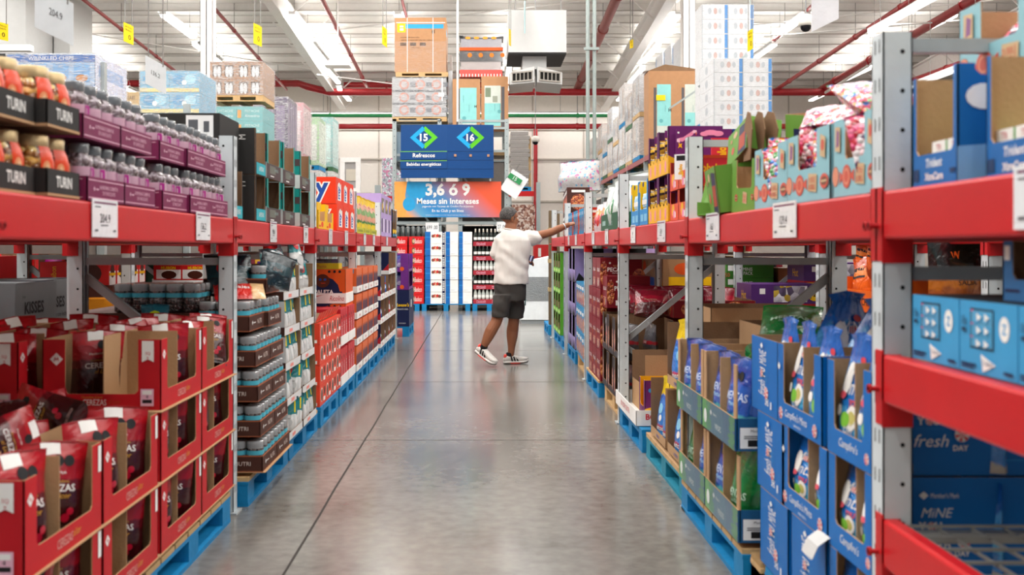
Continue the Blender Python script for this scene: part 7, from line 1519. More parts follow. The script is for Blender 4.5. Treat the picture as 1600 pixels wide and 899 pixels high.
for k, (xa, xb, ya) in enumerate(((707, 751, 123), (752, 795, 119))):
    W = ex(xb) - ex(xa) - .01; H = ez(ya) - ez(200)
    b = carton(W, .7, H, kc, {'f': [('r', .27 - .15 * k, .04, .87 - .15 * k, .82, cyp), ('r', .14 if k == 0 else .74, .0, .26 if k == 0 else .86, .8, mat('#5e5a5c', .5)), ('r', .27 - .15 * k, .0 if k == 0 else .48, .87 - .15 * k, .1 if k == 0 else .82, mat('#cfd6cc', .5)), ('c', .42 - .15 * k + .4 * k, .2 + .12 * k, .07, mat('#67aeb0', .5)), ('t', 'H', .83 - .7 * k, .44 - .3 * k, .05, .1, ink, dict(bold=.04)), ('v', 'refrigerator', .6 - .1 * k, .4, .05, .3, mat('#4a8c90', .5)), ('v', 'compressor', .4 + .3 * k, .6 - .2 * k, .04, .2, mat('#4a8c90', .5))] + ([('r', .15, .6, .35, .78, mat('#7c8a72', .5)), ('r', .42, .5, .6, .62, mat('#9aa090', .5))] if k else [])})
    o = b.obj('appliance_carton'); o.location = (ex(xa), ES + .03, ez(200)); tag(o, f'tall kraft appliance carton with cyan panel on the end rack, {["beside the grey wrapped load", "by the air duct side"][k]}', 'carton')
b = B(); W = ex(786) - ex(717); z0 = ez(119) + .004; b.box(ex(718), ex(785), ES + .1, ES + .7, z0, ez(108), mat('#e05a52', .4))
for k in range(14): b.box(ex(718) + k * .068, ex(718) + k * .068 + .02, ES + .095, ES + .1, z0, z0 + .06, wht)
tag(b.obj('red_tray_load'), 'translucent red crate layer on top of the appliance cartons', 'crate')
b = B(); z1 = ez(108) + .002; b.box(ex(720), ex(783), ES + .1, ES + .7, z1, ez(88), mat('#b3a7a4', .3, coat=.5)); b.box(ex(718), ex(786), ES + .08, ES + .7, ez(78), ez(73), orb); b.box(ex(718), ex(786), ES + .09, ES + .7, ez(95), ez(79), mat('#3c3a3c', .3, coat=.5)); b.box(ex(720), ex(784), ES + .1, ES + .7, ez(73), ez(59), mat('#9c9aa2', .3, coat=.5))
for k in range(4): b.disc((ex(734) + k * .24, ES + .085, ez(85)), (1, 0, 0), (0, 0, 1), .05, mat('#e87a20', .4))
pts = [(ex(718), ez(59)), (ex(787), ez(59)), (ex(787), ez(55)), (ex(775), ez(56.5)), (ex(752), ez(58)), (ex(730), ez(56.5)), (ex(717), ez(54))]
b.prism([(a, c_) for a, c_ in pts], (0, ES + .09, 0), (1, 0, 0), (0, 0, 1), .5, mat('#2a2828', .4))
for k in range(4): b.disc((ex(731) + k * .19, ES + .085, ez(58)), (1, 0, 0), (0, 0, 1), .06, mat('#f09a2a', .4), 10, .03)
b.text('M', (ex(721), ES + .08, ez(56.5)), (1, 0, 0), (0, 0, 1), .06, ink, bold=.04); tag(b.obj('wrapped_display'), 'film wrapped black and orange display goods at the very top', 'display goods'); wrapf(ex(718), ex(786), ES + .1, ES + .7, z1, ez(57), 'stretch film around the black and orange display goods', filmmat('light_film', .13))
# ================================================================ TALL RACKS BEHIND THE LOW ONES
tcard = mat('#7fb4b8', .5, name='teal_case_board'); 
def tall_rack(side, x, d0, d1, zb, n, lab, top):
    for k in range(n):
        D = d0 + (d1 - d0) * k / (n - 1)
        r = empty('tall_upright')
        for xx in (x, x + 1.0): b = B(); X = side * xx; b.box(min(X, X + side * .09), max(X, X + side * .09), D, D + .08, 0, top, ltsteel); b.obj('post', r)
        for z in (1.0, 2.2, zb - .3, zb + .8): b = B(); b.bar((side * (x + .09), D + .04, z), (side * (x + 1.0), D + .04, z + .6), .03, .04, ltsteel); b.obj('brace', r)
        tag(r, f'tall pale upright of the {lab} pallet rack, {ORD[k]} from the camera', 'rack frame')
        if k < n - 1:
            D2 = d0 + (d1 - d0) * (k + 1) / (n - 1)
            for xx, nm in ((x - .005, 'aisle side'), (x + .95, 'rear')):
                b = B(); X = side * xx; b.box(min(X, X + side * .06), max(X, X + side * .06), D + .085, D2 - .005, zb - .12, zb, mat('#9c4a50', .4, name='faded_red_beam')); tag(b.obj('pallet_beam'), f'{nm} faded red beam of the {lab} pallet rack, {ORD[k]} bay', 'beam')
XR, ZR = 4.0, 3.54
tall_rack(1, XR, 19.25, 37.0, ZR, 7, 'east', 3.6)
tall_rack(-1, 4.25, 8.2, 35.0, 1.95, 9, 'west', 3.4)
def load(x0, x1, d0, d1, z0, z1, rows, cols_, m, ops, lab, side=1, pal=None, f=True, name='stacked_case', sops=None):
    """cases in rows on one pallet, each case its own object"""
    if pal: pallet_up(x0, x1, d0, d1, z0, pal, 'pallet under the ' + lab, .12); z0 = z0 + .122
    W = (x1 - x0) / cols_; H = (z1 - z0) / rows
    b = B(); b.box(0, W - .004, 0, d1 - d0, 0, H - .004, m)
    b.prints('f', W, d1 - d0, H, ops, e=.003)
    if sops: b.prints('l' if side > 0 else 'r', W, d1 - d0, H, sops, e=.003)
    p = proto(b, name)
    for i in range(rows):
        for j in range(cols_): put(p, (x0 + W * j, d0, z0 + H * i), 0, f'{lab}, {tiern(i, rows)} row' + (f', {ORD[j]} across' if cols_ > 1 else ''), 'case')
    if f: wrapf(x0, x1, d0, d1, z0, z1, 'film wrap around the ' + lab, filmmat('light_film', .13) if f is True else f)
tbl = mat('#3a86c8', .5, name='tissue_blue'); tw_ = mat('#d6d8da', .5, name='tissue_white'); tg = mat('#b6bcc2', .5)
tops = [('r', .88, .05, .99, .97, tbl), ('r', .0, .05, .03, .97, tg), ('e', .3, .55, .07, .22, tg), ('e', .52, .55, .07, .22, mat('#c9a8a0', .5)), ('e', .7, .55, .06, .2, tg), ('r', .06, .1, .14, .9, mat('#d5d8da', .5))]
load(4.06, 5.08, 17.9, 19.0, ZR - .9, 4.62, 8, 2, tw_, tops, 'white paper towel case with blue stripe on the lower column', pal=None, sops=[('e', .5, .5, .1, .3, tg)]) 
load(4.18, 5.16, 19.4, 20.0, ZR + .02, 5.92, 8, 2, tw_, tops, 'white paper towel case with blue stripe on the rear higher column', pal=pblue)
for k, (d, zt_) in enumerate(((26.2, 6.7), (27.5, 6.8), (28.8, 6.85))): load(5.1, 6.1, d, d + 1.15, .02, zt_ - .0, 12, 1, tw_, [('r', .0, .1, .9, .9, tw_)], f'plain white tissue bale, {ORD[k]} stack behind the white column', pal=pblue, sops=[('r', .05, .1, .12, .9, tbl)])
# pair of appliance cartons on the east rack
for k in range(2):
    W = .67; H = 4.55 - 3.1 + .3
    b = carton(W, .7, 2.0, kc, {'f': [('r', .3, .2, .8, .84, cyp), ('r', .18, .1, .28, .8, mat('#5e5a5c', .5)), ('r', .3, .2 if k == 0 else .5, .8, .34 if k == 0 else .84, mat('#cfd6cc', .5)), ('c', .45, .4, .07, mat('#67aeb0', .5)), ('t', 'H', .76, .53, .04, .1, ink, dict(bold=.04)), ('v', 'refrigerator', .6, .55, .05, .3, mat('#4a8c90', .5))]})
    o = b.obj('appliance_carton'); o.location = (4.02 + W * k, 24.6, 3.56); tag(o, f'tall kraft appliance carton with cyan panel on the east rack, {["aisle side", "beside the paper towels"][k]}', 'carton')
b = B(); b.prism([(0, 0), (1.4, 0), (1.0, .08), (.42, .16), (.1, .04)], (4.0, 24.62, 5.562), (1, 0, 0), (0, 0, 1), .6, kraftd); tag(b.obj('cardboard_flap'), 'folded cardboard lid on top of the east appliance cartons', 'cardboard')
b = B(); b.box(4.2, 4.42, 24.58, 24.59, 4.85, 4.98, yel); tag(b.obj('yellow_ticket'), 'yellow ticket stuck on the east appliance carton', 'ticket')
wl = [mat(c, .4, bump=.4, var=.1) for c in ('#d9d3cf', '#cfd2d6', '#e3ddd6', '#c7b9b0', '#dfe3e8')]
k = 0; rg = random.Random(9)
for d in [26.0 + 1.35 * i for i in range(9)]:
    zt_ = [5.75, 5.5, 5.95, 5.2, 5.65, 5.0, 5.45, 5.1, 5.3][k]; z0 = ZR + .005
    lv = 2 if k % 2 == 0 else 2; hh = (zt_ - z0) / lv
    for l in range(lv):
        za = z0 + hh * l; pc = [pblue, pwood, mat('#3f6a4a', .6)][(k + l) % 3]
        nm = f'{["lower", "upper"][l]} shrink wrapped pale load, {ORD[k]} along the east rack beyond the appliance cartons'
        pallet_up(4.02, 5.0, d, d + 1.2, za, pc, 'pallet under the ' + nm.replace('shrink wrapped ', ''), .12)
        b = B(); m_ = wl[(k * 2 + l) % 5]; b.box(4.02, 4.98, d, d + 1.18, za + .124, za + hh - .02, m_)
        for q in range(4):
            y = d + .06 + .28 * q; b.box(4.012, 4.02, y, y + .2, za + .2 + .05 * (q % 2), za + hh - .12, wl[(k + q) % 5])
            b.box(4.008, 4.012, y + .04, y + .14, za + .3, za + .3 + rg.uniform(.1, .3), mat(rg.choice(['#9a7f72', '#8fa0b4', '#b49a8a', '#a8b0b8', '#c8b8a8']), .4))
        tag(b.obj('wrapped_load'), nm, 'pallet load'); wrapf(4.02, 4.98, d, d + 1.18, za + .124, za + hh - .02, 'film around the ' + nm.replace('shrink wrapped ', '').replace('along the east rack beyond the appliance cartons', 'along the east rack'))
    k += 1
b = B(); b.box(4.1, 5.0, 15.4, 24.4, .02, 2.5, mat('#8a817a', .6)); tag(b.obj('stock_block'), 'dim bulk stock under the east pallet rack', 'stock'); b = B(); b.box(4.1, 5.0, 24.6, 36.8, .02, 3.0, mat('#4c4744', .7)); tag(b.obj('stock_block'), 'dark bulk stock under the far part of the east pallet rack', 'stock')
# west tall rack loads
XW = 4.3
crisps = [('r', 0, .75, 1, .98, mat('#3f6fb4', .5)), ('t', 'WRINKLED CHIPS', .5, .87, .13, .8, wht)] + [('r', .04 + .24 * i, .1, .22 + .24 * i, .7, mat('#7fb0dc', .4)) for i in range(4)] + [('e', .13 + .24 * i, .22, .07, .12, mat('#c98a4a', .4)) for i in range(4)]
load(-XW - .98, -XW, 11.4, 12.4, 1.97, 3.46, 4, 1, mat('#a8c4e0', .4), crisps, 'blue and white crisp case on the wrapped west pallet', side=-1, pal=pwood, f=filmmat('heavy_film', .3), sops=[('r', .0, .0, 1, 1, mat('#c9d4e6', .4)), ('r', .1, .3, .9, .7, mat('#8fb0d8', .4))])
load(-XW - .9, -XW, 15.6, 16.6, 1.97, 4.0, 6, 2, mat('#7db2cc', .4), [('r', 0, .0, 1, .18, mat('#e0d08c', .4)), ('e', .3, .6, .2, .25, mat('#5a9cc4', .4)), ('e', .7, .6, .2, .25, mat('#a8d4e4', .4)), ('c', .5, .45, .12, wht)], 'light blue wrapped case in front of the column', side=-1, pal=pwood, f=filmmat('heavy_film', .3))
b = B(); b.box(-5.0, -4.9, 15.55, 15.56, 2.95, 3.05, yel); tag(b.obj('yellow_ticket'), 'yellow ticket on the light blue wrapped pallet', 'ticket')
load(-6.6, -5.7, 18.0, 18.9, 1.97, 4.05, 5, 3, mat('#c8a878', .5), [('r', .1, .1, .9, .5, mat('#e0c89c', .5)), ('t', 'LABS', .5, .75, .15, .4, mat('#6a4a2a', .5))], 'tan carton on the pallet beyond the crisps', side=-1)
load(-5.62, -5.1, 18.2, 18.9, 1.97, 3.9, 5, 1, kc, [('t', 'GLASS', .5, .6, .2, .6, mat('#5a3a2a', .5))], 'brown carton on the west rack beside the tan ones', side=-1)
b = B(); b.box(-7.6, -4.3, 18.0, 18.95, 1.84, 1.95, ltsteel); b.box(-7.6, -5.35, 18.0, 18.1, 0, 1.84, ltsteel); tag(b.obj('rack_platform'), 'pale shelf platform carrying the tan cartons', 'shelf')
# stack with white bottles in brown cartons over teal cases
x0, x1, d = -5.35, -4.31, 20.2
load(x0, x1, d, d + 1.15, 1.97, 4.1, 7, 2, mat('#74b0b2', .45), [('t', 'PISTACHE', .6, .68, .18, .55, mat('#c8e0dc', .5)), ('t', 'Almendras', .6, .35, .2, .55, mat('#dcecea', .5)), ('r', .04, .2, .18, .75, mat('#e09a50', .5))], 'teal carton under the brown bottle cartons', side=-1, pal=pblue)
bp_ = [('r', .0, .9, 1, 1, mat('#9a7458', .6))]
for i in range(2): bp_ += [('r', .1 + .45 * i, .12, .44 + .45 * i, .8, mat('#5a4a42', .6)), ('e', .2 + .45 * i, .4, .07, .34, tw_), ('e', .34 + .45 * i, .4, .07, .34, tw_)]
load(x0, x1, d, d + 1.15, 4.2, 4.98, 2, 2, mat('#a98468', .6), bp_, 'brown window carton of white bottles on the west rack', side=-1, pal=pwood, f=filmmat('heavy_film', .3))
k = 0
for (pa, pb, yt, D, c1_, c2_, lab) in ((420, 446, 151, 22.6, '#5a4a66', '#8a7a9a', 'dark violet printed bale'), (447, 471, 160, 24.6, '#c88a90', '#e8d4d4', 'pink printed bale'), (473, 509, 183, 27.0, '#a8cfa0', '#e4ece2', 'green and white printed bale'), (509, 527, 183, 29.5, '#7ab0ae', '#c8e0dc', 'teal carton pile')):
    k_ = D / FPX; xb = -XW + .02; xa = xb - 1.05; zt_ = EYE + (388 - yt) * k_; zc = 1.97
    z_mid = zc + (zt_ - zc) * .5
    for l, (za, zb_) in enumerate(((zc, z_mid), (z_mid, zt_))):
        pallet_up(xa, xb, D, D + 1.15, za, [pblue, mat('#3f6a4a', .6)][k % 2], f'pallet under the {["lower", "upper"][l]} {lab}', .12)
        b = B(); m1 = mat(c1_ if l else '#dcd8d4', .45, bump=.4); b.box(xa, xb, D, D + 1.15, za + .124, zb_ - .01, m1)
        for q in range(4): b.box(xb, xb + .008, D + .05 + .28 * q, D + .25 + .28 * q, za + .2, zb_ - .1, mat(c2_, .45, bump=.4)); b.box(xa + .05 + .25 * q, xa + .24 + .25 * q, D - .008, D, za + .25, zb_ - .2, mat(c2_, .45, bump=.4))
        tag(b.obj('wrapped_load'), f'{["lower", "upper"][l]} {lab} wrapped on the west rack', 'pallet load'); wrapf(xa, xb + .008, D, D + 1.15, za + .124, zb_ - .01, f'film around the {["lower", "upper"][l]} {lab}')
    k += 1
for j, (D, zt_) in enumerate(((31.2, 3.9), (32.6, 3.5), (34.0, 3.2))):
    b = B(); b.box(-5.3, -4.28, D, D + 1.2, 1.97, zt_, wl[j]); tag(b.obj('wrapped_load'), f'pale wrapped load far along the west rack, {ORD[j]} of three', 'pallet load')
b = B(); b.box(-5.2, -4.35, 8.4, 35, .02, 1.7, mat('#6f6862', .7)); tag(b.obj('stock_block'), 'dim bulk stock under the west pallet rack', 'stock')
# silver bags over the jars at the photo edge
svb = cellmat('silver_black_bags', ['#c8ccd0', '#2a2c30', '#8a8e92', '#f0f2f4', '#4a4c50'], 12, .15, .9, 1)
b = B(); b.box(-5.3, -4.3, 8.3, 9.4, 1.97, 2.8, svb); tag(b.obj('wrapped_load'), 'film wrapped black and silver bags above the orange labelled jars', 'pallet load')
b = B(); b.prism([(0, 0), (1.1, 0), (1.0, .22), (.5, .26), (.1, .2)], (-5.35, 8.35, 2.8), (1, 0, 0), (0, 0, 1), .9, mat('#d4d8da', .15, coat=1, bump=.8, bscale=10)); tag(b.obj('clear_bag_bundle'), 'clear crinkled bundle lying on the black and silver bags', 'bundle')
# ================================================================ THE MAN
MD = 11.43; mk = MD / FPX
skin = mat('#8f5c40', .5, var=.08, vscale=5, name='tanned_skin'); skin.node_tree.nodes['Principled BSDF'].inputs['Subsurface Weight'].default_value = .05
def mp(px, py, dy=0.0): return Vector(((px - 752) * mk, MD + dy, EYE + (388 - py) * mk))
def capsule(b, pts, rs, m, seg=14, flat=1.0):
    """chain of rounded rings; rs may be (rx, ry) per joint"""
    P_ = []; R_ = []
    n = len(pts)
    for i in range(n - 1):
        for k in range(4):
            t = k / 4; P_.append(pts[i].lerp(pts[i + 1], t)); a, c = rs[i], rs[i + 1]
            s_ = t * t * (3 - 2 * t)
            R_.append(a + (c - a) * s_)
    P_.append(pts[-1]); R_.append(rs[-1])
    d0 = (P_[1] - P_[0]).normalized(); d1 = (P_[-1] - P_[-2]).normalized()
    pre = [(P_[0] - d0 * R_[0] * f, R_[0] * g) for f, g in ((.98, .15), (.8, .6), (.45, .9))]; post = [(P_[-1] + d1 * R_[-1] * f, R_[-1] * g) for f, g in ((.45, .9), (.8, .6), (.98, .15))]
    P_ = [p for p, r in pre] + P_ + [p for p, r in post]; R_ = [r for p, r in pre] + R_ + [r for p, r in post]
    b.tube(P_, R_, m, seg)
def ellipsoid(b, c, r, m, rot=None, seg=16, rings=12):
    vs = []; fs = []; M3 = rot or Matrix.Identity(3)
    for j in range(rings + 1):
        ph = PI * j / rings
        for i in range(seg):
            t = 2 * PI * i / seg; p = Vector((r[0] * math.sin(ph) * math.cos(t), r[1] * math.sin(ph) * math.sin(t), r[2] * math.cos(ph))); vs.append(c + M3 @ p)
    for j in range(rings):
        for i in range(seg): fs.append((j * seg + i, (j + 1) * seg + i, (j + 1) * seg + (i + 1) % seg, j * seg + (i + 1) % seg))
    b.add(vs, fs, m, True)
def rings(b, rr, m, seg=24):
    """rr = [(centre, rx, ry, rotz)] stacked closed loft"""
    vs = []; fs = []
    for c, rx, ry, rz in rr:
        for i in range(seg):
            t = 2 * PI * i / seg; x, y = rx * math.cos(t), ry * math.sin(t)
            vs.append(c + Vector((x * math.cos(rz) - y * math.sin(rz), x * math.sin(rz) + y * math.cos(rz), 0)))
    for j in range(len(rr) - 1):
        for i in range(seg): fs.append((j * seg + i, j * seg + (i + 1) % seg, (j + 1) * seg + (i + 1) % seg, (j + 1) * seg + i))
    fs.append(tuple(range(seg))[::-1]); fs.append(tuple(range(len(vs) - seg, len(vs))))
    b.add(vs, fs, m, True)
def fuse(b, name, parent, voxel, m, smooth=2, wrinkle=None):
    me = b.mesh(name); o = bpy.data.objects.new(name, me); COL.objects.link(o)
    r = o.modifiers.new('r', 'REMESH'); r.mode = 'VOXEL'; r.voxel_size = voxel; r.use_smooth_shade = True
    s_ = o.modifiers.new('s', 'SMOOTH'); s_.iterations = smooth; s_.factor = .5
    dg = bpy.context.evaluated_depsgraph_get(); m2 = bpy.data.meshes.new_from_object(o.evaluated_get(dg)); o.modifiers.clear()
    o.data = m2; bpy.data.meshes.remove(me); m2.name = name
    m2.materials.clear(); m2.materials.append(m)
    if wrinkle:
        ns = [v.normal.copy() for v in m2.vertices]
        for v, nn in zip(m2.vertices, ns): v.co += nn * wrinkle(v.co)
    m2.polygons.foreach_set('use_smooth', [True] * len(m2.polygons)); m2.update()
    if parent: o.parent = parent
    return o
# joints (photo position, plus depth offset towards or away from the camera)
hipL, hipR = mp(789, 458, -.03), mp(805, 456, .05)       # rear leg, front leg
kneeB, ankB = mp(775, 503, -.085), mp(753, 546, -.12)
kneeF, ankF = mp(803, 503, .07), mp(799, 552, .07)
b = B(); yaw = math.radians(-28)    # trunk turned away from the camera
def T(px, py, dy, rx, ry): return (mp(px, py, dy), rx, ry, yaw)
rings(b, [T(796, 466, 0, .12, .08), T(797, 452, 0, .15, .105), T(798, 435, 0, .15, .105), T(797, 415, 0, .15, .105), T(797, 395, 0, .17, .105), T(799, 378, 0, .175, .1), T(800, 368, 0, .16, .09), T(800, 362, 0, .08, .065)], skin)
capsule(b, [hipL, kneeB, mp(767, 516, -.10), ankB], [.078, .062, .066, .037], skin); capsule(b, [hipR, kneeF, mp(801, 519, .10), ankF], [.078, .062, .067, .037], skin)
capsule(b, [ankB, mp(756, 553, -.12)], [.034, .03], skin); capsule(b, [ankF, mp(799, 558, .07)], [.034, .03], skin)
# neck and head, face turned to the east shelves and slightly away
capsule(b, [mp(797, 368, .0), mp(798, 354, .01)], [.07, .064], skin)
hr = Matrix.Rotation(math.radians(26), 3, 'Z') @ Matrix.Rotation(math.radians(4), 3, 'Y')     # head's +X = where the face points
hc = mp(796, 341, .01)
def H(x, y, z): return hc + hr @ Vector((x, y, z))
ellipsoid(b, H(-.008, 0, .028), (.096, .075, .088), skin, hr); ellipsoid(b, H(.028, 0, -.035), (.07, .062, .084), skin, hr); ellipsoid(b, H(.052, 0, -.088), (.04, .04, .03), skin, hr)
ellipsoid(b, H(.08, 0, .028), (.018, .05, .012), skin, hr)                          # brow
b.tube([H(.083, 0, .02), H(.098, 0, -.004), H(.108, 0, -.022), H(.098, 0, -.03)], [.007, .009, .0135, .008], skin, 8)   # nose
for s_ in (-1, 1): ellipsoid(b, H(.094, s_ * .011, -.026), (.011, .007, .007), skin, hr); ellipsoid(b, H(.074, s_ * .04, -.012), (.017, .017, .014), skin, hr)   # nostrils, cheekbones
ellipsoid(b, H(.086, 0, -.05), (.012, .024, .006), skin, hr); ellipsoid(b, H(.085, 0, -.06), (.012, .022, .006), skin, hr)   # lips
for s_ in (-1, 1):
    er = hr @ Matrix.Rotation(s_ * .35, 3, 'Z'); ellipsoid(b, H(-.004, s_ * .076, -.006), (.019, .007, .031), skin, er); ellipsoid(b, H(-.002, s_ * .078, -.032), (.01, .007, .01), skin, er); ellipsoid(b, H(-.014, s_ * .082, .002), (.006, .006, .024), skin, er)
# raised arm
shR = mp(822, 372, -.02); elR = mp(862, 363, -.04); wrR = mp(887, 352, -.03)
capsule(b, [shR, mp(842, 368, -.03), elR, mp(872, 358, -.04), wrR], [.056, .048, .043, .042, .028], skin)
def hand(b, wr, fd, up, flex, scale=1.0, side=1):
    """palm plus four fingers and a thumb; fd = finger direction, up = back of the hand"""
    fd = fd.normalized(); up = (up - fd * up.dot(fd)).normalized(); ac = fd.cross(up).normalized() * side
    pc = wr + fd * .045 * scale
    R = Matrix((fd, ac, up)).transposed(); ellipsoid(b, pc, (.05 * scale, .04 * scale, .016 * scale), skin, R)
    for i, (off, ln) in enumerate(((-.033, .07), (-.011, .08), (.0115, .076), (.033, .06))):
        p = wr + fd * .082 * scale + ac * off * scale; d = fd.copy(); pts = [p - fd * .02 * scale]; a = 0
        pts.append(p)
        for s_, fl in zip((.45, .32, .25), flex):
            a += fl; d = fd * math.cos(a) - up * math.sin(a); p = p + d * ln * s_ * scale; pts.append(p)
        b.tube(pts, [.0085 * scale, .0085 * scale, .008 * scale, .0075 * scale, .006 * scale], skin, 8)
    t0 = wr + fd * .025 * scale - ac * .03 * scale; t1 = t0 + (fd * .5 - ac * .75 - up * .2).normalized() * .035 * scale; t2 = t1 + (fd * .85 - ac * .15 - up * .45).normalized() * .032 * scale; t3 = t2 + (fd * .8 + ac * .1 - up * .55).normalized() * .025 * scale
    b.tube([t0, t1, t2, t3], [.014 * scale, .012 * scale, .0105 * scale, .008 * scale], skin, 8)
hand(b, wrR, mp(897, 349, -.02) - wrR, Vector((-.1, -.35, 1)), (.25, .75, .5), 1.0)
# lower arm held in front of the chest, hand low beside the hip
shL = mp(782, 377, .03); elL = mp(777, 407, .08); wrL = mp(819, 411, .27)
capsule(b, [shL, mp(778, 392, .05), elL, mp(798, 411, .22), wrL], [.052, .045, .036, .038, .026], skin)
hand(b, wrL, Vector((1, .05, .1)), Vector((.1, .3, .9)), (.5, .8, .6), .95, -1)
person = fuse(b, 'person', None, .0045, skin, 2)
tag(person, 'grey haired man in white T-shirt and dark shorts reaching for goods on the east shelf', 'person')
# T-shirt
tee = mat('#d2cec8', .85, bump=0, bscale=200, var=.02, name='white_cotton')
b = B()
rings(b, [T(798, 444, 0, .204, .16), T(798, 441, 0, .206, .162), T(799, 425, 0, .198, .158), T(800, 405, 0, .2, .152), T(801, 388, 0, .215, .15), T(801, 376, 0, .215, .138), T(801, 368, 0, .19, .115), T(801, 362.5, 0, .14, .095), T(800, 358, 0, .085, .075)], tee, 32)
capsule(b, [mp(815, 374, -.02), mp(828, 372, -.03), mp(835, 372, -.03)], [.08, .088, .086], tee, 18); capsule(b, [mp(784, 376, .03), mp(778, 386, .045), mp(776, 396, .055)], [.078, .072, .074], tee, 18)
def wr_tee(p):
    q = (p - mp(799, 400)); s_ = math.sin(q.z * 34 + q.x * 26 + 3 * noise.noise(p * 5)) * .5 + noise.noise(p * 9) * .5 + noise.noise(Vector((p.x * 22, p.y * 22, p.z * 7))) * .6
    return .0085 * s_
fuse(b, 'tshirt', person, .008, tee, 3, wr_tee)
b = B(); n = 20; nk = mp(799, 358.5, .0)
pts = [nk + Vector((.083 * math.cos(2 * PI * i / n) * math.cos(yaw) - .072 * math.sin(2 * PI * i / n) * math.sin(yaw), .083 * math.cos(2 * PI * i / n) * math.sin(yaw) + .072 * math.sin(2 * PI * i / n) * math.cos(yaw), .012 * math.cos(2 * PI * i / n + PI))) for i in range(n + 1)]
b.tube(pts, .009, tee, 8, cap=False); b.obj('collar', person)
# shorts
sh = mat('#3b3835', .8, bump=.2, bscale=150, var=.06, name='charcoal_cloth')
b = B()
rings(b, [T(797, 470, 0, .18, .13), T(797, 455, 0, .192, .142), T(797, 445, 0, .186, .142), T(797, 441, 0, .18, .136)], sh, 32)
rings(b, [(mp(780.5, 495, -.085), .094, .095, 0), (mp(781, 492, -.085), .096, .097, 0), (mp(784, 475, -.07), .108, .11, 0), (mp(788, 460, -.05), .115, .12, 0)], sh, 24); rings(b, [(mp(805, 498, .07), .098, .1, 0), (mp(805, 495, .07), .1, .102, 0), (mp(805, 475, .06), .108, .115, 0), (mp(803, 460, .05), .115, .125, 0)], sh, 24)
def wr_sh(p): return .006 * (math.sin(p.z * 40 + p.x * 30 + 3 * noise.noise(p * 6)) * .5 + noise.noise(p * 10) * 1.3)
fuse(b, 'shorts', person, .008, sh, 2, wr_sh)
b = B(); b.box(-.002, .002, -.012, .012, -.07, .03, mat('#2a8a88', .5)); o = b.obj('pocket_trim', person); o.location = mp(821, 468, .02); o.rotation_euler = (0, 0, .3)
# hair: short, grey, shaped close to the skull
hm = cellmat('short_grey_hair', ['#2f2d2c', '#454341', '#262423', '#5e5b59', '#343130', '#716e6c'], 320, .9, .3, 0)
b = B(); vs = []; fs = []; nu, nv = 36, 16
def hairr(t, ph):
    d = Vector((math.sin(ph) * math.cos(t), math.sin(ph) * math.sin(t), math.cos(ph)))
    return d
for j in range(nv + 1):
    for i in range(nu):
        t = 2 * PI * i / nu; front = math.cos(t)
        lim = 1.12 if front > .55 else (1.22 + (.55 - front) * 1.1 if front > -.1 else 2.15)
        ph = lim * j / nv; d = hairr(t, ph)
        k = 1.0 + .012 * noise.noise(d * 14) + .012
        if j == nv: k *= .93
        p = Vector((d.x * .108, d.y * .086, d.z * .099)) * k + Vector((-.01, 0, .028)); vs.append(hc + hr @ p)
for j in range(nv):
    for i in range(nu): fs.append((j * nu + i, (j + 1) * nu + i, (j + 1) * nu + (i + 1) % nu, j * nu + (i + 1) % nu))
b.add(vs, fs, hm, True)
for s_ in (-1, 1): b.bar(H(.03, s_ * .07, .02), H(.024, s_ * .071, -.02), .008, .014, hm); b.bar(H(.094, s_ * .014, .033), H(.084, s_ * .038, .034), .005, .006, hm)
b.obj('hair', person)
b = B()
for s_ in (-1, 1): ellipsoid(b, H(.079, s_ * .028, .012), (.008, .012, .006), mat('#e8e2da', .3), hr, 10, 8); ellipsoid(b, H(.0845, s_ * .03, .012), (.004, .005, .005), ink, hr, 8, 6)
b.obj('eyes', person)
b = B(); n = 18; wd = (wrR - elR).normalized(); a1 = wd.cross(Vector((0, 0, 1))).normalized(); a2 = wd.cross(a1)
b.tube([mp(882, 354.3, -.03) + (a1 * math.cos(2 * PI * i / n) + a2 * math.sin(2 * PI * i / n)) * .036 for i in range(n + 1)], .006, mat('#c9d6dc', .3, .4), 6, cap=False); b.obj('bracelet', person)
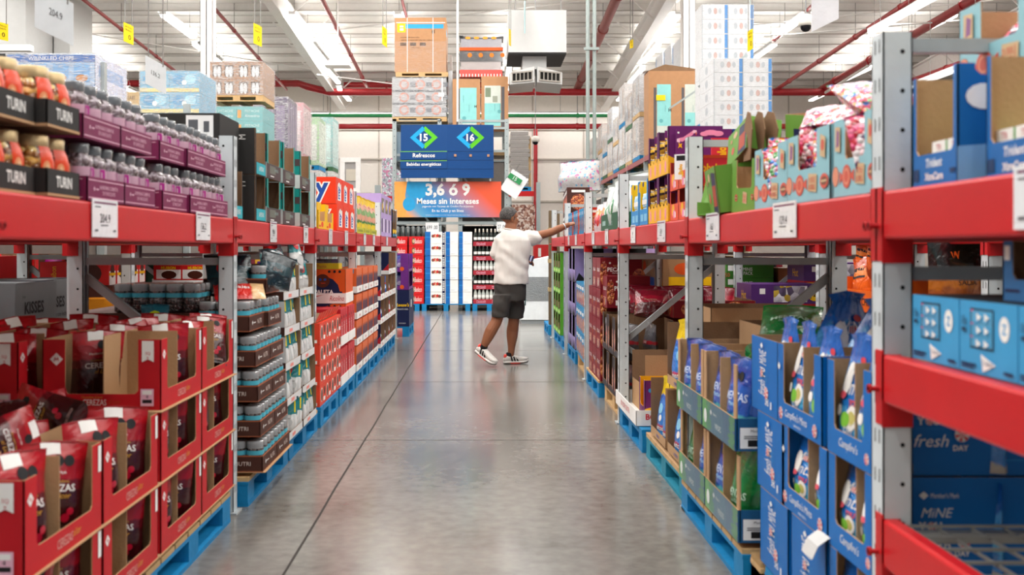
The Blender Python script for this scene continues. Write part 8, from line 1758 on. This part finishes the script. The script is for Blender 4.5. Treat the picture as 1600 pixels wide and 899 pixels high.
# shoes
rub = mat('#4b4742', .6, name='shoe_sole'); mesh_w = mat('#d9d6cf', .7, bump=.3, bscale=120, name='shoe_mesh'); cred = mat('#e8483c', .5, name='coral_heel')
def shoe(loc, yawz, pitch, lab):
    r = empty('shoe'); L_ = .30
    secs = [(-.07, .028, .045, 0.0), (-.05, .036, .062, 0), (0, .040, .075, 0), (.06, .042, .07, 0), (.11, .046, .055, 0), (.16, .05, .045, .002), (.20, .044, .036, .008), (.225, .02, .022, .016)]
    def loft(secs, m, z0, hs, name, kk=1.0):
        b = B(); vs = []; fs = []; seg = 16
        for x, w_, h_, l_ in secs:
            h2 = hs if hs else h_
            for i in range(seg):
                t = 2 * PI * i / seg; c, s_ = math.cos(t), math.sin(t); e = .7
                vs.append((x, w_ * kk * math.copysign(abs(c) ** e, c), z0 + l_ + h2 / 2 + h2 / 2 * math.copysign(abs(s_) ** e, s_)))
        for j in range(len(secs) - 1):
            for i in range(seg): fs.append((j * seg + i, (j + 1) * seg + i, (j + 1) * seg + (i + 1) % seg, j * seg + (i + 1) % seg))
        fs.append(tuple(range(seg))); fs.append(tuple(range(len(vs) - seg, len(vs)))[::-1]); b.add(vs, fs, m, True); return b.obj(name, r)
    loft(secs, mesh_w, .028, None, 'upper'); loft(secs, mat('#e9e6e0', .5), .006, .03, 'midsole', 1.1); loft(secs, rub, 0, .01, 'outsole', 1.06)
    b = B()
    for s_ in (-1, 1):
        for k in range(3):
            x = .01 + .034 * k; b.add([(x, s_ * .0475, .033), (x + .019, s_ * .048, .033), (x + .004, s_ * .0405, .092 - k * .007), (x - .015, s_ * .0405, .092 - k * .007)], [(0, 1, 2, 3)], ink)
    b.obj('stripe', r)
    b = B(); ellipsoid(b, Vector((-.052, 0, .085)), (.02, .03, .03), cred); b.obj('heel_tab', r)
    b = B(); b.box(0, .12, -.048, .048, .004, .012, cred); b.obj('sole_accent', r)
    b = B()
    for k in range(5): b.tube([(.04 + .02 * k, -.024, .1 - .008 * k), (.045 + .02 * k, .024, .1 - .008 * k)], .004, wht, 6)
    b.obj('lace', r)
    b = B(); b.lathe([(.036, .07), (.039, .1), (.04, .125), (.037, .13)], mat('#1c1c1e', .8), seg=14); b.obj('sock', r)
    r.location = loc; r.rotation_euler = (0, pitch, yawz); r.parent = person
    return r
s1 = shoe(mp(796.5, 570, .07), math.radians(16), 0, 'front'); s1.location.z = .002; s1.scale = (.96,) * 3
s2 = shoe(mp(750.5, 557, -.12), math.radians(-38), math.radians(28), 'rear'); s2.location.z = .115
# phone held low
b = B(); b.bar((0, 0, 0), (.03, .01, .1), .07, .008, mat('#3a3c58', .3)); b.bar((.0, -.003, .01), (.03, .008, .095), .06, .0085, mat('#b8c4e8', .2)); o = b.obj('phone'); o.location = wrL + Vector((.065, -.025, -.02)); tag(o, 'dark phone held low in the man\'s other hand', 'phone')
# ---------------------------------------------------------------- drop the unlinked sources
for r, ch in PROTOS:
    for c in ch: bpy.data.objects.remove(c)
    bpy.data.objects.remove(r)
